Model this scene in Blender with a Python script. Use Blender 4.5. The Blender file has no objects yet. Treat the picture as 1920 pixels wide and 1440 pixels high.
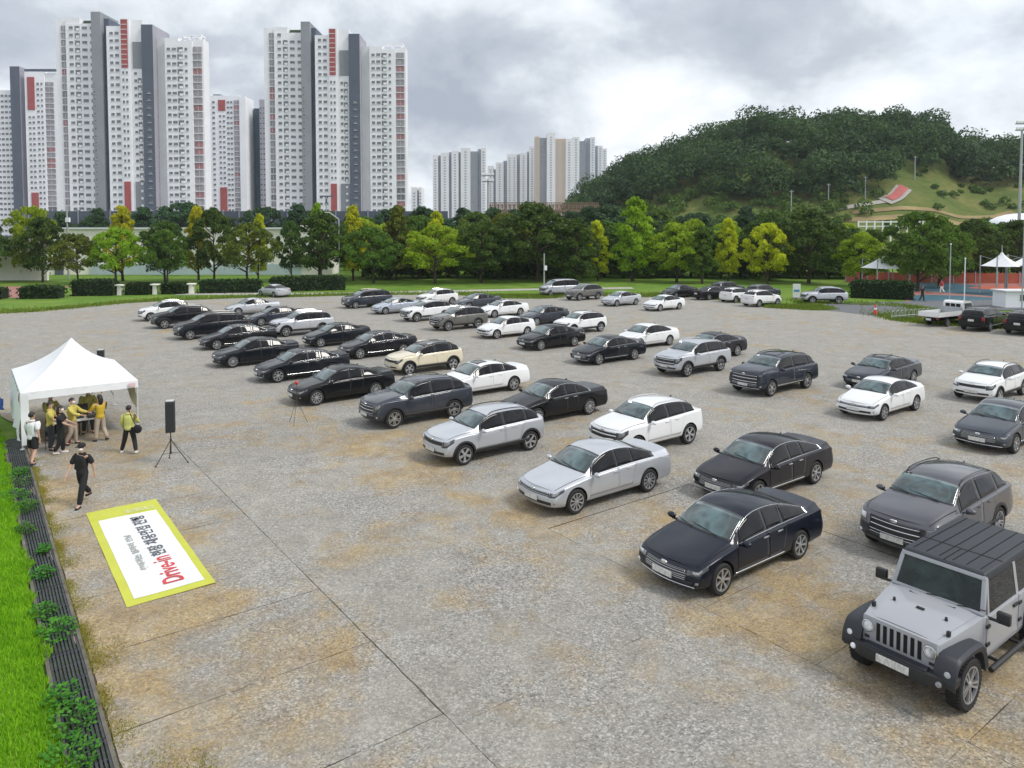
import bpy, bmesh, math, random
import numpy as np
from mathutils import Vector, Matrix

R = math.radians
random.seed(7)
rng = np.random.default_rng(11)
sc = bpy.context.scene
COL = sc.collection

# ------------------------------------------------------------------ camera
cd = bpy.data.cameras.new('camera')
cam = bpy.data.objects.new('camera', cd)
COL.objects.link(cam)
cam.location = (0, 0, 7.6)
cam.rotation_euler = (R(90 - 2.6), 0, 0)
cd.sensor_width = 36
cd.lens = 25.875
cd.shift_y = -0.1174
cd.clip_end = 9000
sc.camera = cam

# ------------------------------------------------------------------ sky, sun, exposure
SUN_EL, SUN_AZ = 50, 108          # azimuth counted from +Y towards +X
w = bpy.data.worlds.new('World')
sc.world = w
w.use_nodes = True
nt = w.node_tree
nt.nodes.clear()
def N(tree, typ, **kw):
    n = tree.nodes.new(typ)
    for k, v in kw.items():
        setattr(n, k, v)
    return n
def mth(tree, op, a, b=None, clamp=False):
    n = tree.nodes.new('ShaderNodeMath')
    n.operation = op
    n.use_clamp = clamp
    for i, v in enumerate((a, b)):
        if v is None:
            continue
        if isinstance(v, (int, float)):
            n.inputs[i].default_value = v
        else:
            tree.links.new(v, n.inputs[i])
    return n.outputs[0]
def ramp(tree, fac, stops, interp='LINEAR'):
    n = tree.nodes.new('ShaderNodeValToRGB')
    e = n.color_ramp.elements
    n.color_ramp.interpolation = interp
    while len(e) < len(stops):
        e.new(0.5)
    for el, (p, c) in zip(e, stops):
        el.position = p
        el.color = (c, c, c, 1) if isinstance(c, (int, float)) else (*c[:3], 1)
    tree.links.new(fac, n.inputs[0])
    return n.outputs[0]
def mix(tree, fac, a, b, mode='MIX'):
    n = tree.nodes.new('ShaderNodeMix')
    n.data_type = 'RGBA'
    n.blend_type = mode
    for sock, v in ((n.inputs[0], fac), (n.inputs[6], a), (n.inputs[7], b)):
        if isinstance(v, (int, float)):
            sock.default_value = v
        elif isinstance(v, tuple):
            sock.default_value = (*v[:3], 1)
        else:
            tree.links.new(v, sock)
    return n.outputs[2]
def noise(tree, vec, scale, detail=4, rough=0.55, dist=0.0):
    n = tree.nodes.new('ShaderNodeTexNoise')
    n.inputs['Scale'].default_value = scale
    n.inputs['Detail'].default_value = detail
    n.inputs['Roughness'].default_value = rough
    n.inputs['Distortion'].default_value = dist
    if vec is not None:
        tree.links.new(vec, n.inputs['Vector'])
    return n.outputs[0]

sky = N(nt, 'ShaderNodeTexSky', sky_type='NISHITA', sun_disc=False)
sky.sun_elevation = R(SUN_EL)
sky.sun_rotation = R(SUN_AZ)
tc = N(nt, 'ShaderNodeTexCoord')
sep = N(nt, 'ShaderNodeSeparateXYZ')
nt.links.new(tc.outputs['Generated'], sep.inputs[0])
zc = mth(nt, 'ADD', mth(nt, 'MAXIMUM', sep.outputs[2], 0.0), 0.55)
cmb = N(nt, 'ShaderNodeCombineXYZ')
nt.links.new(mth(nt, 'DIVIDE', sep.outputs[0], zc), cmb.inputs[0])
nt.links.new(mth(nt, 'DIVIDE', sep.outputs[1], zc), cmb.inputs[1])
mp = N(nt, 'ShaderNodeMapping')
mp.inputs['Location'].default_value = (-18.778, 14.705, 0.0)
mp.inputs['Rotation'].default_value = (0, 0, R(20))
nt.links.new(cmb.outputs[0], mp.inputs[0])
big = noise(nt, mp.outputs[0], 1.35, 3, 0.45, 0.2)
fine = noise(nt, mp.outputs[0], 3.6, 10, 0.6, 0.2)
body = mth(nt, 'ADD', mth(nt, 'MULTIPLY', big, 0.54), mth(nt, 'MULTIPLY', fine, 0.46))
K = 9.2
cloud = ramp(nt, body, [(0.36, (0.87 * K, 0.885 * K, 0.90 * K)), (0.44, (0.735 * K, 0.765 * K, 0.795 * K)), (0.50, (0.59 * K, 0.63 * K, 0.675 * K)),
                        (0.555, (0.425 * K, 0.465 * K, 0.52 * K)), (0.64, (0.31 * K, 0.345 * K, 0.41 * K))])
cover = ramp(nt, noise(nt, mp.outputs[0], 0.9, 5, 0.55, 0.3), [(0.30, 0.72), (0.48, 1.0)])
bgc = mix(nt, cover, sky.outputs[0], cloud)
bg = N(nt, 'ShaderNodeBackground')
bg.inputs[1].default_value = 0.10
nt.links.new(bgc, bg.inputs[0])
wo = N(nt, 'ShaderNodeOutputWorld')
nt.links.new(bg.outputs[0], wo.inputs[0])

sd = bpy.data.lights.new('sun', 'SUN')
sd.energy = 1.5
sd.angle = R(18)
sd.color = (1.0, 0.96, 0.90)
sun = bpy.data.objects.new('sun', sd)
COL.objects.link(sun)
az = R(SUN_AZ)
sdir = Vector((math.sin(az) * math.cos(R(SUN_EL)), math.cos(az) * math.cos(R(SUN_EL)), math.sin(R(SUN_EL))))
sun.rotation_euler = sdir.to_track_quat('Z', 'Y').to_euler()
sun.location = (30, 30, 120)

sc.view_settings.view_transform = 'Standard'
sc.view_settings.look = 'None'
sc.view_settings.exposure = 0.66
sc.view_settings.gamma = 1
sc.view_settings.use_curve_mapping = False
sc.render.engine = 'CYCLES'
sc.cycles.max_bounces = 6
sc.cycles.diffuse_bounces = 3
sc.cycles.glossy_bounces = 3
sc.cycles.transmission_bounces = 4
sc.cycles.transparent_max_bounces = 6
sc.cycles.volume_bounces = 0
sc.cycles.caustics_reflective = False
sc.cycles.caustics_refractive = False
sc.cycles.use_denoising = True
sc.cycles.use_adaptive_sampling = True

# ------------------------------------------------------------------ helpers
class MB:
    """collects geometry of one mesh"""
    def __init__(s):
        s.v, s.f, s.m = [], [], []
    def add(s, vs, fs, mi=0):
        b = len(s.v)
        s.v.extend([tuple(map(float, p)) for p in vs])
        s.f.extend([tuple(b + i for i in q) for q in fs])
        s.m.extend([mi] * len(fs))
        return s
    def box(s, c, size, rot=None, mi=0, taper=(1, 1)):
        hx, hy, hz = size[0] / 2, size[1] / 2, size[2] / 2
        vs = [Vector((x * hx * (taper[0] if z > 0 else 1), y * hy * (taper[1] if z > 0 else 1), z * hz)) for z in (-1, 1) for y in (-1, 1) for x in (-1, 1)]
        if rot is not None:
            m = rot if isinstance(rot, Matrix) else Matrix.Rotation(rot, 3, 'Z')
            vs = [m @ p for p in vs]
        cc = Vector(c)
        return s.add([p + cc for p in vs], [(0, 2, 3, 1), (4, 5, 7, 6), (0, 1, 5, 4), (2, 6, 7, 3), (0, 4, 6, 2), (1, 3, 7, 5)], mi)
    def cyl(s, p0, p1, r0, r1=None, n=10, caps=True, mi=0):
        r1 = r0 if r1 is None else r1
        p0, p1 = Vector(p0), Vector(p1)
        d = (p1 - p0)
        q = d.to_track_quat('Z', 'Y')
        vs = []
        for p, r in ((p0, r0), (p1, r1)):
            for i in range(n):
                a = 2 * math.pi * i / n
                vs.append(p + q @ Vector((r * math.cos(a), r * math.sin(a), 0)))
        fs = [(i, (i + 1) % n, n + (i + 1) % n, n + i) for i in range(n)]
        if caps:
            fs += [tuple(range(n - 1, -1, -1)), tuple(range(n, 2 * n))]
        return s.add(vs, fs, mi)
    def tube(s, pts, rad, n=8, mi=0):
        for i in range(len(pts) - 1):
            r0 = rad[i] if isinstance(rad, (list, tuple)) else rad
            r1 = rad[i + 1] if isinstance(rad, (list, tuple)) else rad
            s.cyl(pts[i], pts[i + 1], r0, r1, n, True, mi)
        return s
    def lathe(s, prof, n=24, axis='Z', c=(0, 0, 0), mi=0, closed=False):
        vs, fs = [], []
        for r, h in prof:
            for i in range(n):
                a = 2 * math.pi * i / n
                p = (r * math.cos(a), r * math.sin(a), h)
                if axis == 'Y':
                    p = (p[0], p[2], -p[1])
                elif axis == 'X':
                    p = (p[2], p[0], p[1])
                vs.append((p[0] + c[0], p[1] + c[1], p[2] + c[2]))
        k = len(prof)
        for j in range(k if closed else k - 1):
            a, b = j * n, ((j + 1) % k) * n
            for i in range(n):
                fs.append((a + i, a + (i + 1) % n, b + (i + 1) % n, b + i))
        return s.add(vs, fs, mi)
    def ell(s, c, r, n=12, m=8, rot=None, mi=0):
        vs, fs = [], []
        for j in range(m + 1):
            t = math.pi * j / m
            for i in range(n):
                a = 2 * math.pi * i / n
                p = Vector((r[0] * math.sin(t) * math.cos(a), r[1] * math.sin(t) * math.sin(a), r[2] * math.cos(t)))
                if rot is not None:
                    p = rot @ p
                vs.append(p + Vector(c))
        for j in range(m):
            for i in range(n):
                fs.append((j * n + i, (j + 1) * n + i, (j + 1) * n + (i + 1) % n, j * n + (i + 1) % n))
        return s.add(vs, fs, mi)
    def prism(s, poly, z0, z1, mi=0):
        n = len(poly)
        vs = [(x, y, z0) for x, y in poly] + [(x, y, z1) for x, y in poly]
        fs = [tuple(range(n - 1, -1, -1)), tuple(range(n, 2 * n))] + [(i, (i + 1) % n, n + (i + 1) % n, n + i) for i in range(n)]
        return s.add(vs, fs, mi)
    def mesh(s, name, mats=None, smooth=False, bevel=0, weld=False):
        me = bpy.data.meshes.new(name)
        me.from_pydata(s.v, [], s.f)
        if weld or bevel:
            bm = bmesh.new()
            bm.from_mesh(me)
            if weld:
                bmesh.ops.remove_doubles(bm, verts=bm.verts, dist=1e-5)
            if bevel:
                bmesh.ops.bevel(bm, geom=bm.edges[:], offset=bevel, segments=2, affect='EDGES', profile=0.5, clamp_overlap=True)
            bmesh.ops.recalc_face_normals(bm, faces=bm.faces)
            bm.to_mesh(me)
            bm.free()
        for m in (mats or []):
            me.materials.append(m)
        if len(set(s.m)) > 1 and not bevel and not weld:
            me.polygons.foreach_set('material_index', s.m)
        if smooth:
            me.polygons.foreach_set('use_smooth', [True] * len(me.polygons))
            if smooth != 'all':
                try:
                    me.set_sharp_from_angle(angle=R(40))
                except Exception:
                    pass
        me.update()
        return me
def link(name, data, parent=None, loc=None, rz=None):
    o = bpy.data.objects.new(name, data)
    COL.objects.link(o)
    if parent is not None:
        o.parent = parent
    if loc is not None:
        o.location = loc
    if rz is not None:
        o.rotation_euler = (0, 0, rz)
    return o
def tag(o, label=None, cat=None, group=None, kind=None):
    if label:
        o['label'] = label
    if cat:
        o['category'] = cat
    if group:
        o['group'] = group
    if kind:
        o['kind'] = kind
    return o
def thing(name, label, cat, loc=(0, 0, 0), rz=0, group=None):
    return tag(link(name, None, None, loc, rz), label, cat, group)
def part(name, mb, mat, parent, smooth=False, bevel=0, kind=None, **kw):
    me = mb.mesh(name, mat if isinstance(mat, list) else [mat], smooth, bevel, **kw)
    o = link(name, me, parent)
    if kind:
        o['kind'] = kind
    return o
def copy_tree(o, parent=None):
    c = o.copy()
    COL.objects.link(c)
    c.parent = parent
    for ch in o.children:
        copy_tree(ch, c)
    return c
def poly_mesh(name, V, F, mat, smooth=False):
    """quads/tris from numpy arrays"""
    me = bpy.data.meshes.new(name)
    V = np.asarray(V, np.float32)
    F = np.asarray(F, np.int32)
    k = F.shape[1]
    me.vertices.add(len(V))
    me.vertices.foreach_set('co', V.ravel())
    me.loops.add(F.size)
    me.loops.foreach_set('vertex_index', F.ravel())
    me.polygons.add(len(F))
    me.polygons.foreach_set('loop_start', np.arange(0, F.size, k, dtype=np.int32))
    if smooth:
        me.polygons.foreach_set('use_smooth', np.ones(len(F), dtype=bool))
    me.update(calc_edges=True)
    for m in (mat if isinstance(mat, list) else [mat]):
        me.materials.append(m)
    return me

# ------------------------------------------------------------------ materials
def mat_new(name):
    m = bpy.data.materials.new(name)
    m.use_nodes = True
    t = m.node_tree
    return m, t, t.nodes['Principled BSDF']
def simple(name, col, rough=0.6, metal=0.0, coat=0.0, var=0.12, scale=6.0, bump=0.0, spec=0.5, bscale=None, objrand=0.0):
    m, t, b = mat_new(name)
    tcn = N(t, 'ShaderNodeTexCoord')
    f = noise(t, tcn.outputs['Object'], scale, 4, 0.6)
    lo = tuple(c * (1 - var) for c in col)
    hi = tuple(min(1, c * (1 + var)) for c in col)
    c = ramp(t, f, [(0.3, lo), (0.7, hi)])
    if objrand:
        oi = N(t, 'ShaderNodeObjectInfo')
        k = mth(t, 'ADD', mth(t, 'MULTIPLY', oi.outputs['Random'], objrand), 1 - objrand / 2)
        hs = N(t, 'ShaderNodeHueSaturation')
        t.links.new(c, hs.inputs['Color'])
        t.links.new(k, hs.inputs['Value'])
        c = hs.outputs[0]
    t.links.new(c, b.inputs['Base Color'])
    b.inputs['Roughness'].default_value = rough
    b.inputs['Metallic'].default_value = metal
    b.inputs['Coat Weight'].default_value = coat
    b.inputs['Coat Roughness'].default_value = 0.04
    b.inputs['Specular IOR Level'].default_value = spec
    if bump:
        bn = N(t, 'ShaderNodeBump')
        bn.inputs['Strength'].default_value = bump
        bn.inputs['Distance'].default_value = 0.02
        t.links.new(noise(t, tcn.outputs['Object'], bscale or scale * 6, 5, 0.6), bn.inputs['Height'])
        t.links.new(bn.outputs[0], b.inputs['Normal'])
    return m
# ------------------------------------------------------------------ cars
def paint(name, col, metal=0.0, rough=0.35):
    m, t, b = mat_new(name)
    tcn = N(t, 'ShaderNodeTexCoord')
    dust = noise(t, tcn.outputs['Object'], 2.2, 6, 0.65)
    d = ramp(t, dust, [(0.42, 0.0), (0.75, 0.008 if max(col) < 0.03 else 0.03 if max(col) < 0.2 else 0.10)])
    c = mix(t, d, col, (0.42, 0.38, 0.32))
    t.links.new(c, b.inputs['Base Color'])
    b.inputs['Metallic'].default_value = metal
    r = ramp(t, dust, [(0.4, rough), (0.75, min(1, rough + 0.15))])
    t.links.new(r, b.inputs['Roughness'])
    b.inputs['Coat Weight'].default_value = 0.65 if max(col) < 0.03 else 1.0
    b.inputs['Coat Roughness'].default_value = 0.05
    b.inputs['Specular IOR Level'].default_value = 0.12 if max(col) < 0.2 else 0.4
    return m
P = {
    'black': paint('paint_black', (0.004, 0.0045, 0.006)),
    'navy': paint('paint_navy', (0.008, 0.011, 0.022), 0.2, 0.32),
    'blackblue': paint('paint_black_blue', (0.006, 0.008, 0.013), 0.1, 0.32),
    'brownblack': paint('paint_dark_plum', (0.010, 0.0095, 0.015), 0.2, 0.32),
    'graphite': paint('paint_graphite', (0.050, 0.058, 0.076), 0.4, 0.34),
    'grey': paint('paint_grey', (0.095, 0.095, 0.11), 0.45, 0.34),
    'slate': paint('paint_slate', (0.028, 0.034, 0.050), 0.35, 0.33),
    'bronze': paint('paint_bronze_grey', (0.17, 0.165, 0.15), 0.5, 0.34),
    'silver': paint('paint_silver', (0.56, 0.58, 0.62), 0.55, 0.36),
    'silverblue': paint('paint_silver_blue', (0.44, 0.49, 0.57), 0.5, 0.36),
    'white': paint('paint_white', (0.80, 0.81, 0.82), 0.0, 0.4),
    'cream': paint('paint_cream', (0.70, 0.63, 0.47), 0.0, 0.4),
    'billet': paint('paint_billet', (0.34, 0.35, 0.38), 0.0, 0.5),
}
M = {}
M['tyre'] = simple('tyre_rubber', (0.018, 0.018, 0.019), 0.85, bump=0.3, scale=14)
M['rim'] = simple('alloy_rim', (0.55, 0.56, 0.58), 0.32, 0.8, var=0.1)
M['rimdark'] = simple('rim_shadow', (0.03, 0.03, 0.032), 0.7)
M['trim'] = simple('black_trim', (0.022, 0.022, 0.024), 0.55, bump=0.1, scale=20)
M['gloss'] = simple('gloss_black', (0.010, 0.010, 0.012), 0.15, coat=0.6)
M['chrome'] = simple('chrome', (0.75, 0.76, 0.78), 0.14, 1.0, var=0.04)
M['dark'] = simple('wheel_well', (0.008, 0.008, 0.008), 0.95)
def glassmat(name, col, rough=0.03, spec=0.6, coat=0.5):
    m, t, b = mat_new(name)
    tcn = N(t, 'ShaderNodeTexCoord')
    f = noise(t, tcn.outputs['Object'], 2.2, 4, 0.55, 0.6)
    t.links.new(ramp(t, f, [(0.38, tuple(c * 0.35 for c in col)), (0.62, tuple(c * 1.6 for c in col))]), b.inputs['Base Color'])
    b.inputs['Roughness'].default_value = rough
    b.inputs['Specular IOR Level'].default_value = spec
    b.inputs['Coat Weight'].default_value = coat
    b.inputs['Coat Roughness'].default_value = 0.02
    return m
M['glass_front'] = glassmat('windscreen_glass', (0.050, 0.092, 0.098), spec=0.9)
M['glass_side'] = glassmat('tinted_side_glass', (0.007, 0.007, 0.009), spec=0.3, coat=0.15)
M['lamp'] = glassmat('headlamp_lens', (0.68, 0.70, 0.73), 0.08)
M['lampdark'] = glassmat('smoked_headlamp', (0.16, 0.17, 0.19), 0.06)
M['tail'] = glassmat('red_tail_lens', (0.34, 0.012, 0.015), 0.12)
def platemat():
    m, t, b = mat_new('number_plate')
    tcn = N(t, 'ShaderNodeTexCoord')
    mp_ = N(t, 'ShaderNodeMapping')
    mp_.inputs['Scale'].default_value = (30, 30, 9)
    t.links.new(tcn.outputs['Object'], mp_.inputs[0])
    f = noise(t, mp_.outputs[0], 1.0, 1, 0.4)
    t.links.new(ramp(t, f, [(0.40, (0.52, 0.52, 0.50)), (0.60, (0.70, 0.70, 0.67))]), b.inputs['Base Color'])
    b.inputs['Roughness'].default_value = 0.4
    return m
M['plate'] = platemat()

class Surf:
    """bicubic B-spline skin of half a car, stations front to rear, rows sill to centre line"""
    def __init__(s, pts, mu, mv):
        P0 = np.array(pts, float)
        iu, s.cu, iv, s.cv = [], [], [], []
        for i, k in enumerate(mu):
            s.cu.append(len(iu) + (k - 1) / 2)
            iu += [i] * k
        for i, k in enumerate(mv):
            s.cv.append(len(iv) + (k - 1) / 2)
            iv += [i] * k
        G = P0[iu][:, iv]
        fl = np.array([1, -1, 1])
        G = np.concatenate([G[1:2] * fl, G, G[-2:-1] * fl], 0)
        G = np.concatenate([G[:, 1:2] * fl, G, G[:, -2:-1] * fl], 1)
        s.G = G
        s.nu, s.nv = len(iu), len(iv)
        s.NS, s.NR = len(mu) - 1, len(mv) - 1
    def raw(s, a, b):
        """a, b spline parameters (0..n-1)"""
        a = np.clip(np.asarray(a, float), 0, s.nu - 1)
        b = np.clip(np.asarray(b, float), 0, s.nv - 1)
        def wts(t, n):
            i = np.minimum(np.floor(t).astype(int), n - 2)
            u = t - i
            return i, np.stack([(1 - u) ** 3, 3 * u ** 3 - 6 * u ** 2 + 4, -3 * u ** 3 + 3 * u ** 2 + 3 * u + 1, u ** 3], -1) / 6
        ia, wa = wts(a, s.nu)
        ib, wb = wts(b, s.nv)
        out = np.zeros(a.shape + (3,))
        for i in range(4):
            for j in range(4):
                out += (wa[..., i] * wb[..., j])[..., None] * s.G[ia + i, ib + j]
        return out
    def at(s, st, ro):
        st = np.asarray(st, float)
        ro = np.asarray(ro, float)
        sg = np.ones(np.broadcast(st, ro).shape)
        st, ro = np.broadcast_arrays(st, ro)
        sg = np.where(st < 0, -sg, sg)
        st2 = np.abs(st)
        sg = np.where(st2 > s.NS, -sg, sg)
        st2 = np.where(st2 > s.NS, 2 * s.NS - st2, st2)
        sg = np.where(ro > s.NR, -sg, sg)
        ro2 = np.where(ro > s.NR, 2 * s.NR - ro, ro)
        a = np.interp(st2, range(s.NS + 1), s.cu)
        b = np.interp(ro2, range(s.NR + 1), s.cv)
        p = s.raw(a, b)
        p[..., 1] *= sg
        return p
    def body(s, ku=4, kv=3):
        a = np.linspace(0, s.nu - 1, (s.nu - 1) * ku + 1)
        b = np.linspace(0, s.nv - 1, (s.nv - 1) * kv + 1)
        g = s.raw(a[:, None] + 0 * b[None], 0 * a[:, None] + b[None])
        n, m = g.shape[:2]
        V = g.reshape(-1, 3)
        q = np.array([(i * m + j, i * m + j + 1, (i + 1) * m + j + 1, (i + 1) * m + j) for i in range(n - 1) for j in range(m - 1)])
        V2 = V * np.array([1, -1, 1])
        mb = MB()
        mb.add(V, q.tolist())
        mb.add(V2, q[:, ::-1].tolist())
        return mb
    def patch(s, c, off=0.006, nu=10, nv=6, mirror=True, skirt=0.012):
        """c: four (station, row) corners: front-low, rear-low, rear-high, front-high"""
        c = np.array(c, float)
        u = np.linspace(0, 1, nu + 1)[:, None, None]
        v = np.linspace(0, 1, nv + 1)[None, :, None]
        q = (1 - v) * ((1 - u) * c[0] + u * c[1]) + v * ((1 - u) * c[3] + u * c[2])
        st, ro = q[..., 0], q[..., 1]
        e = 0.02
        p = s.at(st, ro)
        du = s.at(st + e, ro) - s.at(st - e, ro)
        dv = s.at(st, ro + e) - s.at(st, ro - e)
        nrm = np.cross(dv, du)
        ln = np.linalg.norm(nrm, axis=-1, keepdims=True)
        nrm = nrm / np.maximum(ln, 1e-9)
        cen = np.array([0, 0, 0.6])
        # outward test
        flip = np.sign(np.sum(nrm * (p - cen), -1, keepdims=True))
        flip[flip == 0] = 1
        nrm = nrm * (1 if np.sum(flip) > 0 else -1)
        top = p + nrm * off
        low = p - nrm * skirt
        n, m = nu + 1, nv + 1
        V = np.concatenate([top.reshape(-1, 3), low.reshape(-1, 3)])
        F = [(i * m + j, (i + 1) * m + j, (i + 1) * m + j + 1, i * m + j + 1) for i in range(nu) for j in range(nv)]
        k = n * m
        ring = [i * m for i in range(n)] + [nu * m + j for j in range(1, m)] + [i * m + nv for i in range(nu - 1, -1, -1)] + [j for j in range(nv - 1, 0, -1)]
        for a, b in zip(ring, ring[1:] + ring[:1]):
            F.append((a, a + k, b + k, b))
        mb = MB()
        mb.add(V, F)
        if mirror:
            mb2 = MB()
            mb2.add(V * np.array([1, -1, 1]), [f[::-1] for f in F])
            return mb, mb2
        return mb

def cage(d):
    L, W, H, wb, fo = d['L'], d['W'], d['H'], d['wb'], d['fo']
    hw = W / 2
    xf = wb / 2 + fo
    xr = xf - L
    dz = d.get('lift', 0.0)
    zb0 = d.get('belt', 0.90)
    hd = d.get('hood', 0.0)
    rows = []
    def st(x, bow, w3, zl, zb, top, dx=None):
        """w3 sill, mid, belt width factors; zl clearance, mid z; top: list of 4 (y,z)"""
        r = [(0, zl[0]), (w3[0] * hw * 0.93, zl[0]), (w3[0] * hw, zl[0] + 0.12), (w3[1] * hw, zl[1]), (w3[2] * hw, zb)] + top
        dx = dx or [0] * 9
        rows.append([(x + dx[i] - bow * (y / hw) ** 2, y, z) for i, (y, z) in enumerate(r)])
    def hood(wf, zb, zh, c=0.02):
        return [(wf * hw * 0.93, zb + 0.035), (wf * hw * 0.80, zh - 0.012), (wf * hw * 0.45, zh + 0.008), (0, zh + c)]
    def roof(wg, wr, zb, zr, c=0.012):
        return [(wg * hw, zb + 0.03), (wr * hw, zr - 0.055), (wr * hw * 0.6, zr - 0.006), (0, zr + c)]
    cl = 0.20 + dz * 0.6
    nz = d.get('nose', 0.70) + dz * 0.5 + hd * 0.6
    ndx = d.get('ndx', [-0.14, -0.08, 0.0, 0.0, -0.07, -0.12, -0.16, -0.18, -0.18])
    hz = [nz + 0.10, nz + 0.17, nz + 0.24]
    cz = zb0 + 0.085 + hd * 0.5
    # nose cap / nose corner
    st(xf, d.get('nbow', 0.30), (0.86, 0.92, 0.84), (cl + 0.03, 0.50 + dz * 0.5), nz - 0.04, hood(0.84, nz - 0.04, nz + 0.03), ndx)
    rows.insert(0, [(p[0] + d.get('nbow', 0.30) * (p[1] / hw) ** 2, 0, p[2]) for p in rows[0]])
    st(xf - 0.38, 0.10, (0.97, 0.985, 0.93), (cl, 0.52 + dz * 0.5), nz + 0.05, hood(0.93, nz + 0.05, nz + 0.12))
    st(wb / 2 - 0.02, 0.0, (0.985, 1.0, 0.95), (cl, 0.54 + dz * 0.5), (nz + zb0) / 2 + 0.03, hood(0.95, (nz + zb0) / 2 + 0.03, (nz + 0.12 + cz) / 2 + 0.02))
    xc = wb / 2 - d.get('cowl', 0.52)
    st(xc, d.get('wsbow', 0.16), (0.975, 1.0, 0.955), (cl, 0.54 + dz * 0.5), zb0 - 0.03, [(0.90 * hw, zb0 - 0.005), (0.80 * hw, cz - 0.02), (0.5 * hw, cz), (0, cz + 0.012)])
    xh = wb / 2 - d.get('head', 1.25)
    wr = d.get('wr', 0.66)
    st(xh, 0.10, (0.975, 1.0, 0.955), (cl, 0.54 + dz * 0.5), zb0, roof(0.905, wr, zb0, H - 0.035))
    st(d.get('mid', -0.25), 0.0, (0.975, 1.0, 0.957), (cl, 0.55 + dz * 0.5), zb0 + 0.02, roof(0.905, wr + 0.02, zb0 + 0.02, H))
    rr = d.get('rise', 0.05)
    st(d['rtop'], -0.08, (0.98, 1.0, 0.957), (cl, 0.56 + dz * 0.5), zb0 + rr * 0.8, roof(0.895, wr - d.get('rnar', 0.02), zb0 + rr * 0.8, d['zrt']))
    zd = d['zdeck']
    st(d['rbase'], -0.10, (0.975, 0.995, 0.945), (cl, 0.58 + dz * 0.5), zb0 + rr, [(0.885 * hw, zb0 + rr + 0.03), (d.get('wrb', 0.76) * hw, zd - 0.015), (0.5 * hw, zd), (0, zd + 0.008)])
    st(xr + d.get('edge', 0.14), -0.12, (0.955, 0.98, 0.90), (cl + 0.02, 0.60 + dz * 0.5), zb0 + rr - 0.01, hood(0.90, zb0 + rr - 0.01, d['zedge'], 0.012))
    tdx = d.get('tdx', [0.12, 0.06, 0.0, 0.0, 0.03, 0.05, 0.06, 0.06, 0.06])
    st(xr, -0.16, (0.90, 0.95, 0.86), (cl + 0.06, 0.56 + dz * 0.5), zb0 + rr - 0.05, hood(0.84, zb0 + rr - 0.06, d['zedge'] - 0.05), tdx)
    rows.append([(p[0] - 0.16 * (p[1] / hw) ** 2, 0, p[2]) for p in rows[-1]])
    mu = d.get('mu', [1, 2, 1, 1, 2, 1, 1, 1, 2, 2, 2, 1])
    mv = [1, 1, 1, 1, 2, 2, 2, 1, 1]
    return Surf(rows, mu, mv), xf, xr, hw

def boolean_cut(me, cutters, mats):
    a = bpy.data.objects.new('tmp_a', me)
    COL.objects.link(a)
    tmp = []
    for c in cutters:
        b = bpy.data.objects.new('tmp_b', c)
        COL.objects.link(b)
        tmp.append(b)
        md = a.modifiers.new('b', 'BOOLEAN')
        md.operation = 'DIFFERENCE'
        md.solver = 'EXACT'
        md.object = b
        try:
            md.material_mode = 'TRANSFER'
        except Exception:
            pass
    dg = bpy.context.evaluated_depsgraph_get()
    res = bpy.data.meshes.new_from_object(a.evaluated_get(dg))
    for o in [a] + tmp:
        bpy.data.objects.remove(o)
    return res

WHEELS = {}
def wheel_meshes(r, style):
    key = (round(r, 3), style)
    if key in WHEELS:
        return WHEELS[key]
    w2 = 0.112
    rr = r * 0.70
    t = MB()
    t.lathe([(rr, -w2 * 0.9), (rr + 0.02, -w2), (r - 0.03, -w2), (r - 0.008, -w2 + 0.02), (r, -w2 + 0.045), (r, w2 - 0.045), (r - 0.008, w2 - 0.02), (r - 0.03, w2), (rr + 0.02, w2), (rr, w2 * 0.9), (rr - 0.01, w2 * 0.2), (rr - 0.01, -w2 * 0.9)], 32, 'Y', closed=True)
    tm = t.mesh('wheel', [M['tyre']], True)
    k = MB()
    # outer face is +Y
    k.lathe([(rr + 0.004, w2 * 0.94), (rr + 0.004, w2 * 0.98), (rr - 0.018, w2 * 0.98), (rr - 0.022, w2 * 0.55)], 32, 'Y', mi=0)
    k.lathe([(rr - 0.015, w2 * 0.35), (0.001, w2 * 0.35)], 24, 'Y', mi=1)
    n, wd = {0: (5, 0.095), 1: (10, 0.042), 2: (7, 0.055), 3: (5, 0.07)}[style]
    for i in range(n):
        a = 2 * math.pi * i / n + 0.3
        rot = Matrix.Rotation(a, 3, 'Y')
        offs = (0,) if style != 3 else (-0.035, 0.035)
        for o_ in offs:
            vs = []
            wd0, wd1 = wd * (0.45 if style == 3 else 0.6), wd * (0.5 if style == 3 else 1.05)
            for (x, hw_) in ((0.045, wd0), (rr - 0.012, wd1)):
                for y in (w2 * 0.5, w2 * (0.86 if x < 0.1 else 0.95)):
                    for sgn in (-1, 1):
                        vs.append(rot @ Vector((x, y, sgn * hw_ / 2 + o_ * (0.5 if x < 0.1 else 1.3))))
            k.add(vs, [(0, 1, 3, 2), (4, 6, 7, 5), (0, 4, 5, 1), (2, 3, 7, 6), (0, 2, 6, 4), (1, 5, 7, 3)], 0)
    k.lathe([(0.062, w2 * 0.5), (0.062, w2 * 0.9), (0.03, w2 * 0.98), (0.001, w2 * 0.98)], 14, 'Y', mi=0)
    km = k.mesh('rim', [M['rim'], M['rimdark']], False)
    WHEELS[key] = (tm, km)
    return tm, km

def arch_cut(x, y0, y1, r, n=28):
    c = MB()
    c.cyl((x, y0, r[1]), (x, y1, r[1]), r[0], r[0], n)
    return c.mesh('cut', [M['dark']])

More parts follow.
